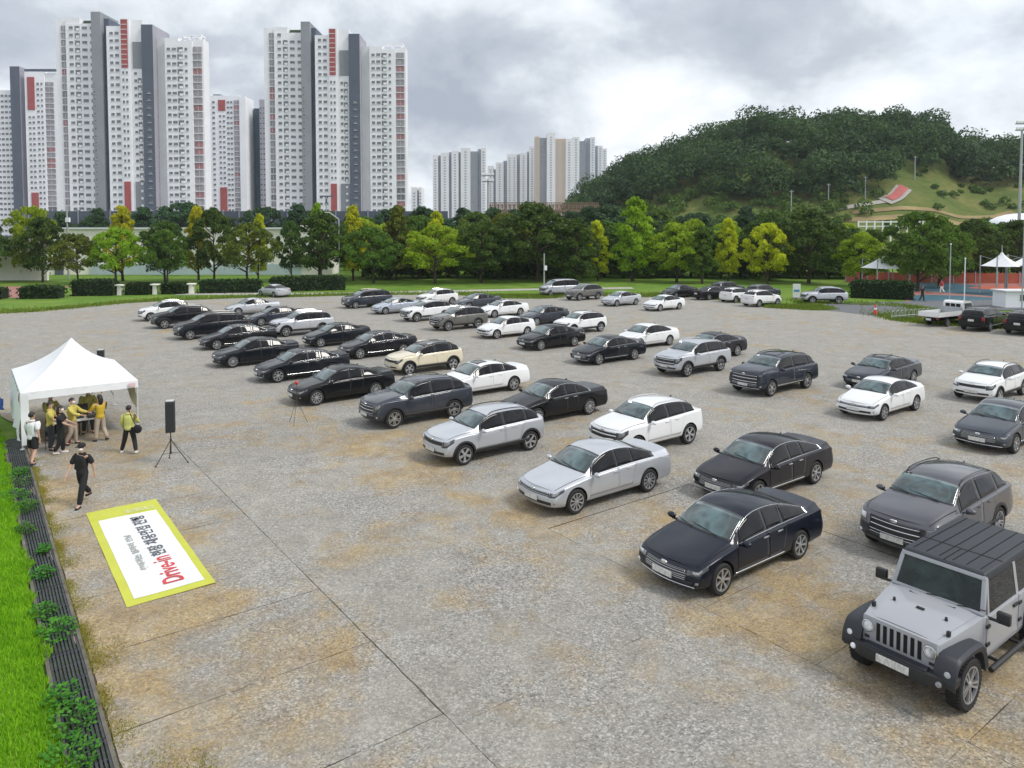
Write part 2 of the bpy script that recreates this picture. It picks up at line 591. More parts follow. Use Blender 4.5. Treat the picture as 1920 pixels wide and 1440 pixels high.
def add_wheels(root, wb, hw, r, style, inset=0.125, lugs=False):
    tm, km = wheel_meshes(r, style)
    if lugs:
        t = MB()
        t.v, t.f = [tuple(v.co) for v in tm.vertices], [tuple(p.vertices) for p in tm.polygons]
        t.m = [0] * len(t.f)
        for i in range(40):
            a = 2 * math.pi * i / 40
            for y_, o_ in ((0.075, 0.0), (-0.075, 0.08), (0.0, 0.04)):
                t.box(((r + 0.002) * math.cos(a + o_), y_, (r + 0.002) * math.sin(a + o_)), (0.016, 0.06, 0.036), Matrix.Rotation(-(a + o_), 3, 'Y'))
        tm = t.mesh('wheel', [M['tyre']], True)
    for sx in (1, -1):
        for sy in (1, -1):
            o = link('wheel', tm, root, (sx * wb / 2, sy * (hw - inset), r))
            if sy < 0:
                o.rotation_euler = (0, 0, math.pi)
            link('rim', km, o)

def make_car(kind, d):
    S, xf, xr, hw = cage(d)
    wb = d['wb']
    r = d.get('wr_', 0.335)
    root = link(kind, None)
    body = S.body()
    me = body.mesh('body', [P['black'], M['dark']], True, 0, weld=True)
    cuts = []
    for sx in (1, -1):
        for sy in (1, -1):
            cuts.append(arch_cut(sx * wb / 2, sy * (hw - 0.27), sy * (hw + 0.2), (r + 0.045, r + 0.012)))
    me2 = boolean_cut(me, cuts, None)
    me2.name = 'body'
    mi = [0] * len(me2.polygons)
    mats = [m.name if m else '' for m in me2.materials]
    if 'wheel_well' in mats:
        k = mats.index('wheel_well')
        sm = [p.material_index != k for p in me2.polygons]
    else:
        sm = [True] * len(me2.polygons)
    me2.polygons.foreach_set('use_smooth', sm)
    link('body', me2, root)
    def pp(name, c, mat, off=0.006, nu=10, nv=6, mir=True, smooth=True, par=None):
        out = []
        res = S.patch(c, off, nu, nv, mir)
        for mb in (res if mir else (res,)):
            o = link(name, mb.mesh(name, [mat], 'all' if smooth is True else smooth), par or root)
            out.append(o)
        return out
    suv = d.get('suv', False)
    # glass
    e1 = d.get('qend', 7.72)
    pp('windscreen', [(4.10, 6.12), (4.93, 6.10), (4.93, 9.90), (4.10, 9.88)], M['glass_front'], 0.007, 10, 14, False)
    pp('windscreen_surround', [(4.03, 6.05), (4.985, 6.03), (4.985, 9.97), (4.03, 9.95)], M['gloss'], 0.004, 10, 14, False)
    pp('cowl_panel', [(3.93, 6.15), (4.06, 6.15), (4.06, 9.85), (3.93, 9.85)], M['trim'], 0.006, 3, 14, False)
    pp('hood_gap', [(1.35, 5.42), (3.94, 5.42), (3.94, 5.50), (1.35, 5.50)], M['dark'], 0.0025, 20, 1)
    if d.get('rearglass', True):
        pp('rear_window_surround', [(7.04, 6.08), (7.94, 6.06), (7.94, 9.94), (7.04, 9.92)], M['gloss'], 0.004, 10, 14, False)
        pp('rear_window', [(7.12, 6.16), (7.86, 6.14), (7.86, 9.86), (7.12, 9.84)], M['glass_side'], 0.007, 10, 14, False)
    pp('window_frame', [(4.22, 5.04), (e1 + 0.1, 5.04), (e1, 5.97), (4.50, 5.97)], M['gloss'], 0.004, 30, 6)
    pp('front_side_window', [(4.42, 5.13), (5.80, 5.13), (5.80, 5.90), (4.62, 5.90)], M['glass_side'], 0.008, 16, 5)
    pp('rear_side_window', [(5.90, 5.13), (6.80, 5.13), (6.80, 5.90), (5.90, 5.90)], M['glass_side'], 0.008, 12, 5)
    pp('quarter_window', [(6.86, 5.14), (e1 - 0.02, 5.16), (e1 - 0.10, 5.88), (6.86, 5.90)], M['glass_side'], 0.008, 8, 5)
    if d.get('chrome', False):
        pp('window_trim', [(4.24, 4.96), (e1 + 0.12, 4.96), (e1 + 0.12, 5.05), (4.24, 5.05)], M['chrome'], 0.010, 30, 1)
        pp('window_trim', [(4.52, 5.95), (e1, 5.95), (e1, 6.01), (4.52, 6.01)], M['chrome'], 0.010, 30, 1)
        pp('window_trim', [(e1 - 0.02, 5.0), (e1 + 0.11, 5.0), (e1 + 0.03, 6.0), (e1 - 0.08, 6.0)], M['chrome'], 0.010, 2, 6)
    # doors
    for cc in ([(3.92, 2.25), (5.84, 2.25), (5.84, 4.85), (4.12, 4.85)], [(5.87, 2.25), (d.get('rd0', 6.72), 2.25), (d.get('rd1', 7.1), 4.85), (5.87, 4.85)]):
        ds = pp('door', cc, P['black'], 0.0035, 14, 8)
        for sgn, o in zip((1, -1), ds):
            st_ = cc[1][0] - 0.18
            p = S.at(np.array([st_]), np.array([3.72]))[0]
            h = MB().box((p[0], sgn * (p[1] + 0.018), p[2]), (0.20, 0.03, 0.03))
            part('door_handle', h, M['chrome'] if d.get('chrome') else P['black'], o, True, 0.008)
    # lamps, grille
    hl = d.get('hl', [(0.50, 3.12), (1.95, 3.5), (2.05, 4.28), (0.55, 4.02)])
    pp('headlight', hl, M['lampdark'], 0.008, 12, 5)
    hc = np.array(hl)
    q = lambda u, v: tuple((1 - v) * ((1 - u) * hc[0] + u * hc[1]) + v * ((1 - u) * hc[3] + u * hc[2]))
    pp('headlight_reflector', [q(0.10, 0.22), q(0.72, 0.25), q(0.72, 0.80), q(0.10, 0.78)], M['lamp'], 0.012, 6, 4)
    gr = d.get('gr', (0.46, 2.75, 3.85))
    pp('grille', [(-gr[0], gr[1]), (gr[0], gr[1]), (gr[0] * 1.05, gr[2]), (-gr[0] * 1.05, gr[2])], M['trim'], 0.005, 16, 6, False)
    nb = d.get('gbars', 5)
    for i in range(nb):
        v0 = gr[1] + (gr[2] - gr[1]) * (i + 0.40) / nb
        v1 = gr[1] + (gr[2] - gr[1]) * (i + 0.58) / nb
        pp('grille_bar', [(-gr[0] * 0.94, v0), (gr[0] * 0.94, v0), (gr[0] * 0.97, v1), (-gr[0] * 0.97, v1)], M['chrome'], 0.011, 16, 1, False)
    li = d.get('li', (0.72, 1.75, 2.35))
    pp('lower_intake', [(-li[0], li[1]), (li[0], li[1]), (li[0] * 0.95, li[2]), (-li[0] * 0.95, li[2])], M['trim'], 0.006, 16, 3, False)
    if d.get('lipchrome'):
        pp('bumper_trim', [(-0.95, 1.30), (0.95, 1.30), (0.95, 1.5), (-0.95, 1.5)], M['chrome'], 0.010, 20, 1, False)
        pp('sill_trim', [(3.75, 2.0), (6.9, 2.0), (6.9, 2.12), (3.75, 2.12)], M['chrome'], 0.010, 20, 1)
    pp('fog_lamp', [(0.84, 2.1), (1.12, 2.1), (1.12, 2.45), (0.84, 2.45)], M['lamp'], 0.010, 4, 3)
    tl = d.get('tl', [(9.75, 3.7), (10.45, 3.55), (10.45, 4.3), (9.75, 4.35)])
    pp('tail_light', tl, M['tail'], 0.008, 10, 5)
    # plates
    p = S.at(np.array([0.0]), np.array([d.get('plrow', 2.55)]))[0]
    part('number_plate', MB().box((p[0] + 0.012, 0, p[2]), (0.02, 0.52, 0.12)), M['plate'], root)
    p = S.at(np.array([11.0]), np.array([d.get('plrear', 3.3)]))[0]
    part('number_plate', MB().box((p[0] - 0.012, 0, p[2]), (0.02, 0.40, 0.16)), M['plate'], root)
    p = S.at(np.array([0.0]), np.array([4.05]))[0]
    part('badge', MB().ell((p[0] + 0.004, 0, p[2]), (0.02, 0.085, 0.045), 14, 8), M['chrome'], root, True)
    # mirrors
    p = S.at(np.array([4.42]), np.array([4.95]))[0]
    for sy in (1, -1):
        mb = MB().ell((p[0] + 0.0, sy * (hw + 0.10), p[2] + 0.06), (0.075, 0.115, 0.07), 12, 8)
        mb.box((p[0] - 0.0, sy * (hw + 0.0), p[2] + 0.005), (0.06, 0.14, 0.035))
        part('wing_mirror', mb, M['chrome'] if d.get('mchrome') else (P['black'] if not d.get('mblack') else M['gloss']), root, True)
    # wipers
    a = S.at(np.array([4.06, 4.32]), np.array([7.0, 8.6]))
    b = S.at(np.array([4.06, 4.30]), np.array([8.5, 9.8]))
    mb = MB()
    for q_ in (a, b):
        mb.tube([(q_[0][0] + 0.02, q_[0][1], q_[0][2] + 0.02), (q_[1][0] + 0.03, q_[1][1], q_[1][2] + 0.03)], 0.008, 5)
    part('wiper', mb, M['trim'], root)
    if d.get('cladding'):
        pp('sill_cladding', [(3.7, 1.6), (6.95, 1.6), (6.95, 2.35), (3.7, 2.35)], M['trim'], 0.012, 20, 3)
        # arch rings that follow the flank
        gu = np.linspace(1.2, 10.2, 360)
        gv = np.linspace(1.2, 4.6, 120)
        gp = S.at(gu[:, None] + 0 * gv[None], 0 * gu[:, None] + gv[None]).reshape(-1, 3)
        for sx in (1, -1):
            for sy in (1, -1):
                V, F = [], []
                n = 26
                for i in range(n + 1):
                    a_ = R(-12) + R(204) * i / n
                    for rad in (r + 0.04, r + 0.105):
                        x, z = sx * wb / 2 + rad * math.cos(a_), r + 0.012 + rad * math.sin(a_)
                        k = np.argmin((gp[:, 0] - x) ** 2 + (gp[:, 2] - z) ** 2)
                        y = gp[k, 1] + 0.012
                        V += [(x, sy * y, z), (x, sy * (y - 0.05), z)]
                for i in range(n):
                    q0, q1 = i * 4, (i + 1) * 4
                    F += [(q0, q1, q1 + 2, q0 + 2), (q0, q0 + 1, q1 + 1, q1), (q0 + 2, q1 + 2, q1 + 3, q0 + 3)]
                mb = MB().add(V, F)
                part('wheel_arch', mb, M['trim'], root, True)
    if d.get('rails'):
        for sy in (1, -1):
            st_ = np.linspace(5.02, 6.98, 9)
            q_ = S.at(st_, 0 * st_ + 6.35)
            pts = [(x, sy * y, z + (0.045 if 0 < i < 8 else 0.0)) for i, (x, y, z) in enumerate(q_)]
            part('roof_rail', MB().tube(pts, 0.018, 6), M['chrome'] if d.get('rails') == 2 else M['gloss'], root, True)
    if d.get('sunroof'):
        pp('sunroof', [(5.08, 7.0), (5.95, 7.0), (5.95, 9.0), (5.08, 9.0)], M['gloss'], 0.006, 8, 6, False)
    if d.get('blackroof'):
        pp('roof_panel', [(4.98, 6.02), (7.05, 6.02), (7.05, 9.98), (4.98, 9.98)], M['gloss'], 0.005, 24, 14, False)
    q_ = S.at(np.array([6.85]), np.array([8.0]))[0]
    an = MB()
    an.add([(q_[0] + 0.09, 0, q_[2] - 0.01), (q_[0] - 0.09, 0.025, q_[2] - 0.01), (q_[0] - 0.09, -0.025, q_[2] - 0.01), (q_[0] - 0.10, 0, q_[2] + 0.055)], [(0, 1, 3), (0, 3, 2), (1, 2, 3), (0, 2, 1)])
    part('antenna', an, M['gloss'], root)
    if suv:
        st_ = [(8.0, 6.2), (8.0, 9.8)]
    add_wheels(root, wb, hw, r, d.get('wheel', 1))
    return root
SED = dict(L=4.88, W=1.86, H=1.47, wb=2.82, fo=0.93, belt=0.90, nose=0.655, cowl=0.34, head=1.06, rtop=-1.06, zrt=1.40, rbase=-1.84, zdeck=1.035, zedge=1.05, wheel=1)
TYPES = {
    'fast_sedan': dict(SED, L=4.93, wb=2.845, rtop=-0.95, zrt=1.415, rbase=-1.98, zdeck=1.05, zedge=1.07, chrome=1, lipchrome=1, wheel=2, gr=(0.5, 2.35, 3.9), gbars=6, mchrome=0),
    'round_sedan': dict(SED, L=4.88, wb=2.81, H=1.49, rtop=-0.92, zrt=1.43, rbase=-1.84, zdeck=1.06, zedge=1.08, gr=(0.55, 3.2, 3.75), gbars=2, wheel=1, nose=0.68, hl=[(0.55, 3.1), (2.0, 3.55), (2.1, 4.3), (0.62, 3.95)], lipchrome=0),
    'classic_sedan': dict(SED, L=4.90, wb=2.75, H=1.46, fo=0.95, rtop=-0.90, zrt=1.40, rbase=-1.62, zdeck=1.02, zedge=1.03, rise=0.03, chrome=1, lipchrome=0, gr=(0.42, 2.9, 3.8), wheel=1),
    'sport_sedan': dict(SED, L=4.88, wb=2.82, H=1.445, rtop=-0.98, zrt=1.385, rbase=-1.82, zdeck=1.05, zedge=1.08, sunroof=1, wheel=3, gr=(0.6, 2.2, 3.0), gbars=3, li=(0.8, 1.5, 2.1)),
    'compact_sedan': dict(SED, L=4.60, W=1.80, wb=2.70, fo=0.89, H=1.44, rtop=-0.92, zrt=1.38, rbase=-1.76, zdeck=1.04, zedge=1.06, wheel=2, gr=(0.5, 3.2, 3.75), gbars=1, belt=0.90, wr_=0.32),
    'liftback': dict(SED, L=4.47, W=1.82, wb=2.70, fo=0.86, H=1.45, rtop=-0.85, zrt=1.41, rbase=-1.78, zdeck=1.14, zedge=1.14, wheel=0, gr=(0.45, 2.9, 3.8), gbars=0, belt=0.90, wr_=0.32),
    'mid_suv': dict(L=4.70, W=1.88, H=1.68, wb=2.70, fo=0.93, belt=1.05, lift=0.16, hood=0.16, nose=0.78, rtop=-1.80, zrt=1.61, rbase=-2.13, zdeck=1.20, zedge=1.16, edge=0.10, rise=0.07, suv=1, wr_=0.365, wheel=3, cladding=1, rails=1, head=1.06, cowl=0.42, mid=-0.35, wr=0.68, qend=7.45, rd0=6.42, rd1=6.80, gr=(0.52, 2.5, 3.75), gbars=4, tl=[(8.9, 3.75), (10.35, 3.7), (10.35, 4.4), (9.0, 4.5)]),
    'crossover': dict(L=4.36, W=1.80, H=1.54, wb=2.70, fo=0.87, belt=0.97, lift=0.10, hood=0.08, nose=0.74, rtop=-1.58, zrt=1.49, rbase=-1.93, zdeck=1.12, zedge=1.10, edge=0.09, rise=0.06, suv=1, wr_=0.335, wheel=0, cladding=1, rails=1, head=1.04, cowl=0.38, mid=-0.3, wr=0.67, qend=7.5, rd0=6.45, rd1=6.85, gr=(0.5, 3.3, 3.8), gbars=0, tl=[(8.9, 3.7), (10.3, 3.7), (10.3, 4.35), (9.0, 4.45)]),
    'round_suv': dict(L=4.44, W=1.855, H=1.635, wb=2.64, fo=0.90, belt=1.03, lift=0.14, hood=0.13, nose=0.77, rtop=-1.54, zrt=1.57, rbase=-1.88, zdeck=1.19, zedge=1.15, edge=0.09, rise=0.09, suv=1, wr_=0.36, wheel=0, cladding=0, rails=2, head=1.02, cowl=0.36, mid=-0.3, wr=0.66, qend=7.35, rd0=6.45, rd1=6.82, gr=(0.55, 3.1, 3.75), gbars=1, tl=[(8.9, 3.85), (10.3, 3.8), (10.3, 4.4), (9.0, 4.5)]),
    'box_suv': dict(L=4.98, W=1.97, H=1.75, wb=2.90, fo=0.95, belt=1.10, lift=0.18, hood=0.22, nose=0.84, rtop=-2.02, zrt=1.70, rbase=-2.28, zdeck=1.22, zedge=1.18, edge=0.08, rise=0.02, suv=1, wr_=0.375, wheel=3, cladding=0, rails=1, sunroof=1, lipchrome=1, head=1.06, cowl=0.42, mid=-0.4, wr=0.71, qend=7.55, rd0=6.42, rd1=6.72, gr=(0.6, 2.3, 3.85), gbars=5, hl=[(0.66, 3.6), (1.55, 3.75), (1.6, 4.15), (0.66, 4.0)], tl=[(9.6, 3.2), (10.4, 3.2), (10.4, 4.5), (9.6, 4.5)]),
    'old_suv': dict(L=4.70, W=1.89, H=1.71, wb=2.70, fo=0.92, belt=1.06, lift=0.18, hood=0.18, nose=0.80, rtop=-1.92, zrt=1.66, rbase=-2.17, zdeck=1.20, zedge=1.16, edge=0.09, rise=0.04, suv=1, wr_=0.37, wheel=2, cladding=1, rails=2, head=1.06, cowl=0.40, mid=-0.35, wr=0.70, qend=7.5, rd0=6.42, rd1=6.72, gr=(0.55, 3.0, 3.8), gbars=2, tl=[(9.3, 3.6), (10.4, 3.6), (10.4, 4.45), (9.3, 4.5)]),
    'minivan': dict(L=5.12, W=1.985, H=1.76, wb=3.06, fo=0.96, belt=1.08, lift=0.10, hood=0.16, nose=0.80, rtop=-2.15, zrt=1.69, rbase=-2.44, zdeck=1.20, zedge=1.15, edge=0.08, rise=0.03, suv=1, wr_=0.35, wheel=3, rails=1, head=1.02, cowl=0.30, mid=-0.5, wr=0.73, qend=7.6, rd0=6.45, rd1=6.7, gr=(0.5, 2.6, 3.75), gbars=4, tl=[(9.3, 3.5), (10.4, 3.5), (10.4, 4.4), (9.3, 4.5)]),
    'van': dict(L=5.12, W=1.92, H=1.94, wb=3.20, fo=0.86, belt=1.12, lift=0.10, hood=0.20, nose=0.86, rtop=-2.30, zrt=1.90, rbase=-2.46, zdeck=1.25, zedge=1.18, edge=0.06, rise=0.0, suv=1, wr_=0.34, wheel=0, head=0.72, cowl=-0.02, mid=-0.4, wr=0.80, rnar=0.01, qend=7.7, rd0=6.5, rd1=6.7, gr=(0.5, 3.0, 3.75), gbars=2, wsbow=0.12),
}
TYPES['crossover_two_tone'] = dict(TYPES['crossover'], blackroof=1, rails=1)
# ------------------------------------------------------------------ ground, lot, lawns
TA = R(36.7)
ET = Vector((math.cos(TA), math.sin(TA), 0))
EM = Vector((-math.sin(TA), math.cos(TA), 0))
def LT(t, m, z=0.0):
    """parking-lot frame: t across the stalls, m along the rows"""
    p = ET * t + EM * m
    return Vector((p.x, p.y, z))
ROWH = TA + math.pi

def lot_material():
    m, t, b = mat_new('worn_lot_surface')
    g = N(t, 'ShaderNodeNewGeometry')
    pos = g.outputs['Position']
    oi = N(t, 'ShaderNodeObjectInfo')
    # pebble grain
    v1 = N(t, 'ShaderNodeTexVoronoi')
    v1.inputs['Scale'].default_value = 34
    t.links.new(pos, v1.inputs['Vector'])
    sv = N(t, 'ShaderNodeSeparateColor')
    t.links.new(v1.outputs['Color'], sv.inputs[0])
    speck = ramp(t, sv.outputs[0], [(0.0, 0.02), (0.22, 0.19), (0.72, 0.35), (1.0, 0.78)])
    n1 = noise(t, pos, 11.0, 9, 0.78)
    grain = ramp(t, n1, [(0.32, 0.05), (0.48, 0.28), (0.68, 0.60)])
    base = mix(t, 0.5, speck, grain)
    base = mix(t, 1.0, base, (1.0, 0.965, 0.90), 'MULTIPLY')
    # broad tone shifts, where gravel is thicker or the slab is bare
    n2 = noise(t, pos, 0.35, 5, 0.6, 0.4)
    base = mix(t, ramp(t, n2, [(0.35, 0.0), (0.62, 0.55)]), base, mix(t, ramp(t, noise(t, pos, 1.9, 6, 0.65), [(0.3, 0.0), (0.7, 1.0)]), (0.29, 0.265, 0.225), (0.40, 0.38, 0.335)))
    # washed-out soil
    sp = N(t, 'ShaderNodeSeparateXYZ')
    t.links.new(pos, sp.inputs[0])
    n3 = noise(t, pos, 0.23, 7, 0.62, 0.8)
    n4 = noise(t, pos, 0.9, 6, 0.65, 0.5)
    near = ramp(t, mth(t, 'DIVIDE', sp.outputs[1], 60.0), [(0.08, 0.015), (0.30, 0.025), (0.42, 0.03), (0.62, 0.0), (1.0, 0.0)])
    msk = mth(t, 'ADD', mth(t, 'ADD', mth(t, 'MULTIPLY', n3, 0.62), mth(t, 'MULTIPLY', n4, 0.38)), near)
    soil = ramp(t, noise(t, pos, 1.3, 7, 0.7), [(0.28, (0.20, 0.115, 0.038)), (0.5, (0.38, 0.262, 0.105)), (0.75, (0.50, 0.385, 0.20))])
    # soil gathers along the drain side and before the parked front row
    def dotm(v):
        d_ = N(t, 'ShaderNodeVectorMath', operation='DOT_PRODUCT')
        t.links.new(pos, d_.inputs[0])
        d_.inputs[1].default_value = v[:]
        return d_.outputs['Value']
    tt_ = mth(t, 'DIVIDE', dotm(ET), 20.0)
    band = ramp(t, tt_, [(0.05, 0.10), (0.18, 0.075), (0.30, 0.0), (0.46, 0.0), (0.56, 0.065), (0.74, 0.065), (0.98, 0.01)])
    msk = mth(t, 'ADD', msk, mth(t, 'MULTIPLY', band, ramp(t, mth(t, 'DIVIDE', sp.outputs[1], 60.0), [(0.45, 1.0), (0.6, 0.2)])))
    k = ramp(t, msk, [(0.532, 0.0), (0.665, 0.78)])
    k2 = mth(t, 'MULTIPLY', k, ramp(t, n1, [(0.34, 0.5), (0.58, 1.0)]))
    soil = mix(t, 0.60, soil, mix(t, 1.0, soil, ramp(t, mth(t, 'ADD', mth(t, 'MULTIPLY', n1, 0.6), mth(t, 'MULTIPLY', sv.outputs[0], 0.4)), [(0.25, 0.45), (0.5, 1.0), (0.8, 1.6)]), 'MULTIPLY'))
    c = mix(t, k2, base, soil)
    # damp dark stains
    n5 = noise(t, pos, 0.5, 6, 0.6, 1.2)
    c = mix(t, ramp(t, n5, [(0.62, 0.0), (0.78, 0.45)]), c, (0.13, 0.115, 0.095))
    # hairline cracks that wander over the slabs
    dn = N(t, 'ShaderNodeTexNoise')
    dn.inputs['Scale'].default_value = 0.9
    dn.inputs['Detail'].default_value = 5
    t.links.new(pos, dn.inputs['Vector'])
    va = N(t, 'ShaderNodeVectorMath', operation='MULTIPLY_ADD')
    t.links.new(dn.outputs['Color'], va.inputs[0])
    va.inputs[1].default_value = (1.6, 1.6, 0)
    t.links.new(pos, va.inputs[2])
    vc = N(t, 'ShaderNodeTexVoronoi', feature='DISTANCE_TO_EDGE')
    vc.inputs['Scale'].default_value = 0.16
    t.links.new(va.outputs[0], vc.inputs['Vector'])
    ck = mth(t, 'MULTIPLY', ramp(t, vc.outputs['Distance'], [(0.0012, 0.32), (0.004, 0.0)]), ramp(t, noise(t, pos, 0.3, 2, 0.5), [(0.48, 0.0), (0.56, 1.0)]))
    c = mix(t, ck, c, (0.10, 0.085, 0.065))
    # worn wheel tracks along the aisles and darker tramped patches
    n6 = noise(t, pos, 1.1, 7, 0.68, 0.3)
    c = mix(t, ramp(t, n6, [(0.50, 0.0), (0.72, 0.38)]), c, (0.17, 0.155, 0.13))
    c = mix(t, ramp(t, noise(t, pos, 0.75, 5, 0.6, 0.2), [(0.54, 0.0), (0.74, 0.35)]), c, (0.50, 0.475, 0.42))
    # bright chips
    v2 = N(t, 'ShaderNodeTexVoronoi')
    v2.inputs['Scale'].default_value = 9
    t.links.new(pos, v2.inputs['Vector'])
    c = mix(t, ramp(t, v2.outputs['Distance'], [(0.07, 0.75), (0.12, 0.0)]), c, (0.62, 0.60, 0.55))
    hs = N(t, 'ShaderNodeHueSaturation')
    t.links.new(c, hs.inputs['Color'])
    t.links.new(mth(t, 'ADD', mth(t, 'MULTIPLY', oi.outputs['Random'], 0.10), 0.92), hs.inputs['Value'])
    hs.inputs['Saturation'].default_value = 1.05
    t.links.new(hs.outputs[0], b.inputs['Base Color'])
    b.inputs['Roughness'].default_value = 0.9
    b.inputs['Specular IOR Level'].default_value = 0.25
    bn = N(t, 'ShaderNodeBump')
    bn.inputs['Strength'].default_value = 0.8
    bn.inputs['Distance'].default_value = 0.02
    t.links.new(mth(t, 'ADD', n1, mth(t, 'MULTIPLY', sv.outputs[0], 0.5)), bn.inputs['Height'])
    t.links.new(bn.outputs[0], b.inputs['Normal'])
    return m
def grass_material(name, a, b_, c_, scale=0.5):
    m, t, b = mat_new(name)
    g = N(t, 'ShaderNodeNewGeometry')
    pos = g.outputs['Position']
    n1 = noise(t, pos, scale, 6, 0.65, 0.3)
    n2 = noise(t, pos, scale * 9, 6, 0.7)
    f = mth(t, 'ADD', mth(t, 'MULTIPLY', n1, 0.6), mth(t, 'MULTIPLY', n2, 0.4))
    t.links.new(ramp(t, f, [(0.34, a), (0.5, b_), (0.66, c_)]), b.inputs['Base Color'])
    b.inputs['Roughness'].default_value = 0.95
    b.inputs['Specular IOR Level'].default_value = 0.2
    bn = N(t, 'ShaderNodeBump')
    bn.inputs['Strength'].default_value = 0.9
    bn.inputs['Distance'].default_value = 0.08
    t.links.new(n2, bn.inputs['Height'])
    t.links.new(bn.outputs[0], b.inputs['Normal'])
    return m
M['lot'] = lot_material()
M['lawn'] = grass_material('lawn', (0.06, 0.14, 0.016), (0.12, 0.22, 0.026), (0.22, 0.26, 0.05), 0.25)
M['soil'] = simple('joint_soil', (0.055, 0.042, 0.028), 0.95, var=0.4, scale=8, bump=0.4)
M['asphalt'] = simple('asphalt', (0.13, 0.135, 0.145), 0.85, var=0.25, scale=3, bump=0.4, bscale=60)
M['concrete'] = simple('concrete', (0.36, 0.34, 0.31), 0.85, var=0.22, scale=2, bump=0.3, bscale=40)
M['pathway'] = simple('pale_paving', (0.40, 0.38, 0.34), 0.9, var=0.2, scale=1.5, bump=0.3, bscale=30)
M['redpave'] = simple('red_paving', (0.33, 0.15, 0.13), 0.85, var=0.22, scale=1.0, bump=0.3, bscale=20)

def sheet(name, poly, z, mat, kind='structure', parent=None, jit=0.0, step=0.0):
    """flat polygon, edges optionally subdivided and frayed"""
    pts = []
    for (x0, y0), (x1, y1) in zip(poly, poly[1:] + poly[:1]):
        d = math.hypot(x1 - x0, y1 - y0)
        n = max(1, int(d / step)) if step else 1
        for i in range(n):
            q = i / n
            a = random.gauss(0, jit) if (jit and i) else 0
            nx, ny = (-(y1 - y0) / d, (x1 - x0) / d) if d else (0, 0)
            pts.append((x0 + (x1 - x0) * q + nx * a, y0 + (y1 - y0) * q + ny * a))
    bm = bmesh.new()
    vs = [bm.verts.new((x, y, z)) for x, y in pts]
    f = bm.faces.new(vs)
    bmesh.ops.triangulate(bm, faces=[f])
    bmesh.ops.recalc_face_normals(bm, faces=bm.faces)
    if bm.faces and sum(q.normal.z for q in bm.faces) < 0:
        bmesh.ops.reverse_faces(bm, faces=bm.faces)
    me = bpy.data.meshes.new(name)
    bm.to_mesh(me)
    bm.free()
    me.materials.append(mat)
    o = link(name, me, parent)
    if kind and parent is None:
        o['kind'] = kind
    return o
def smooth_poly(pts, n=6):
    """Catmull-Rom through an open chain of points"""
    P_ = [pts[0]] + list(pts) + [pts[-1]]
    out = []
    for i in range(1, len(P_) - 2):
        p0, p1, p2, p3 = [np.array(P_[i + k], float) for k in (-1, 0, 1, 2)]
        for j in range(n):
            u = j / n
            out.append(tuple(0.5 * (2 * p1 + (p2 - p0) * u + (2 * p0 - 5 * p1 + 4 * p2 - p3) * u * u + (3 * p1 - p0 - 3 * p2 + p3) * u ** 3)))
    out.append(tuple(pts[-1]))
    return out

g_ = MB()
GR = 2500
g_.add([(-GR, -GR, -0.05), (GR, -GR, -0.05), (GR, GR, -0.05), (-GR, GR, -0.05)], [(0, 1, 2, 3)])
M['plain'] = simple('urban_ground', (0.27, 0.265, 0.25), 0.95, var=0.2, scale=0.02)
tag(part('ground', g_, M['plain'], None), kind='structure')
sheet('lawn', [(-150, -40), (160, -40), (160, 60), (175, 216), (-140, 216), (-160, 60)], -0.042, M['lawn'])

far_edge = smooth_poly([(-75, 62), (-60, 64.5), (-47, 67.0), (-43, 71.6), (-40, 77), (-31.6, 82), (-24, 84), (-16, 86.5), (-6, 86), (-2, 82.5), (4.5, 82.2), (6, 88), (9, 86), (14, 83.5), (18, 85), (22, 82), (24.5, 76.5), (27, 71.5), (29.2, 69.8), (30.8, 71.5), (31.5, 76), (40, 72), (37.5, 66), (33.0, 62.5), (34.0, 59.5), (37.5, 57.0), (41, 54.5), (47, 50), (60, 45)], 5)
a_, b_ = LT(1.52, -16), LT(1.52, 34.5)
lot_poly = [(a_.x, a_.y), (b_.x, b_.y), (-27, 36), (-40, 42), (-75, 50)] + far_edge + [(70, 30), (70, -20)]
lot = sheet('parking_lot', lot_poly, 0.0, M['lot'], jit=0.12, step=0.9)
# concrete slabs, each its own piece with open joints
def slab(t0, t1, m0, m1):
    pts = []
    cs = [(t0, m0), (t1, m0), (t1, m1), (t0, m1)]
    for (a, b), (c, d) in zip(cs, cs[1:] + cs[:1]):
        n = 12
        for i in range(n):
            q = i / n
            j = random.gauss(0, 0.006) if i else 0
            if a == c:
                pts.append((a + j, b + (d - b) * q))
            else:
                pts.append((a + (c - a) * q, b + j))
    cz = random.uniform(0.0125, 0.0155)
    mb = MB()
    n = len(pts)
    vs = [LT(t, m, cz) for t, m in pts] + [LT(t, m, -0.02) for t, m in pts]
    mb.add(vs, [tuple(range(n))] + [(i, n + i, n + (i + 1) % n, (i + 1) % n) for i in range(n)])
    part('slab', mb, M['lot'], lot)
GAP = 0.011
joints = [2.35, 4.8, 7.2, 9.65, 12.2, 14.68, 17.15, 19.65, 22.2, 24.98, 27.5, 30.0, 32.5]
for m0, m1 in zip(joints, joints[1:]):
    slab(1.60, 5.85 - GAP, m0 + GAP, m1 - GAP)
j2_ = [2.35, 4.45, 6.87, 9.3, 14.2, 19.1, 24.0, 29.0]
for m0, m1 in zip(j2_, j2_[1:]):
    slab(5.85 + GAP * 0.7, 11.75 - GAP * 0.7, m0 + 0.0015, m1 - 0.0015)
for m0, m1 in zip(j2_[:5], j2_[1:5]):
    slab(11.75 + GAP * 0.7, 17.2 - GAP * 0.7, m0 + 0.006, m1 - 0.006)
mb = MB()
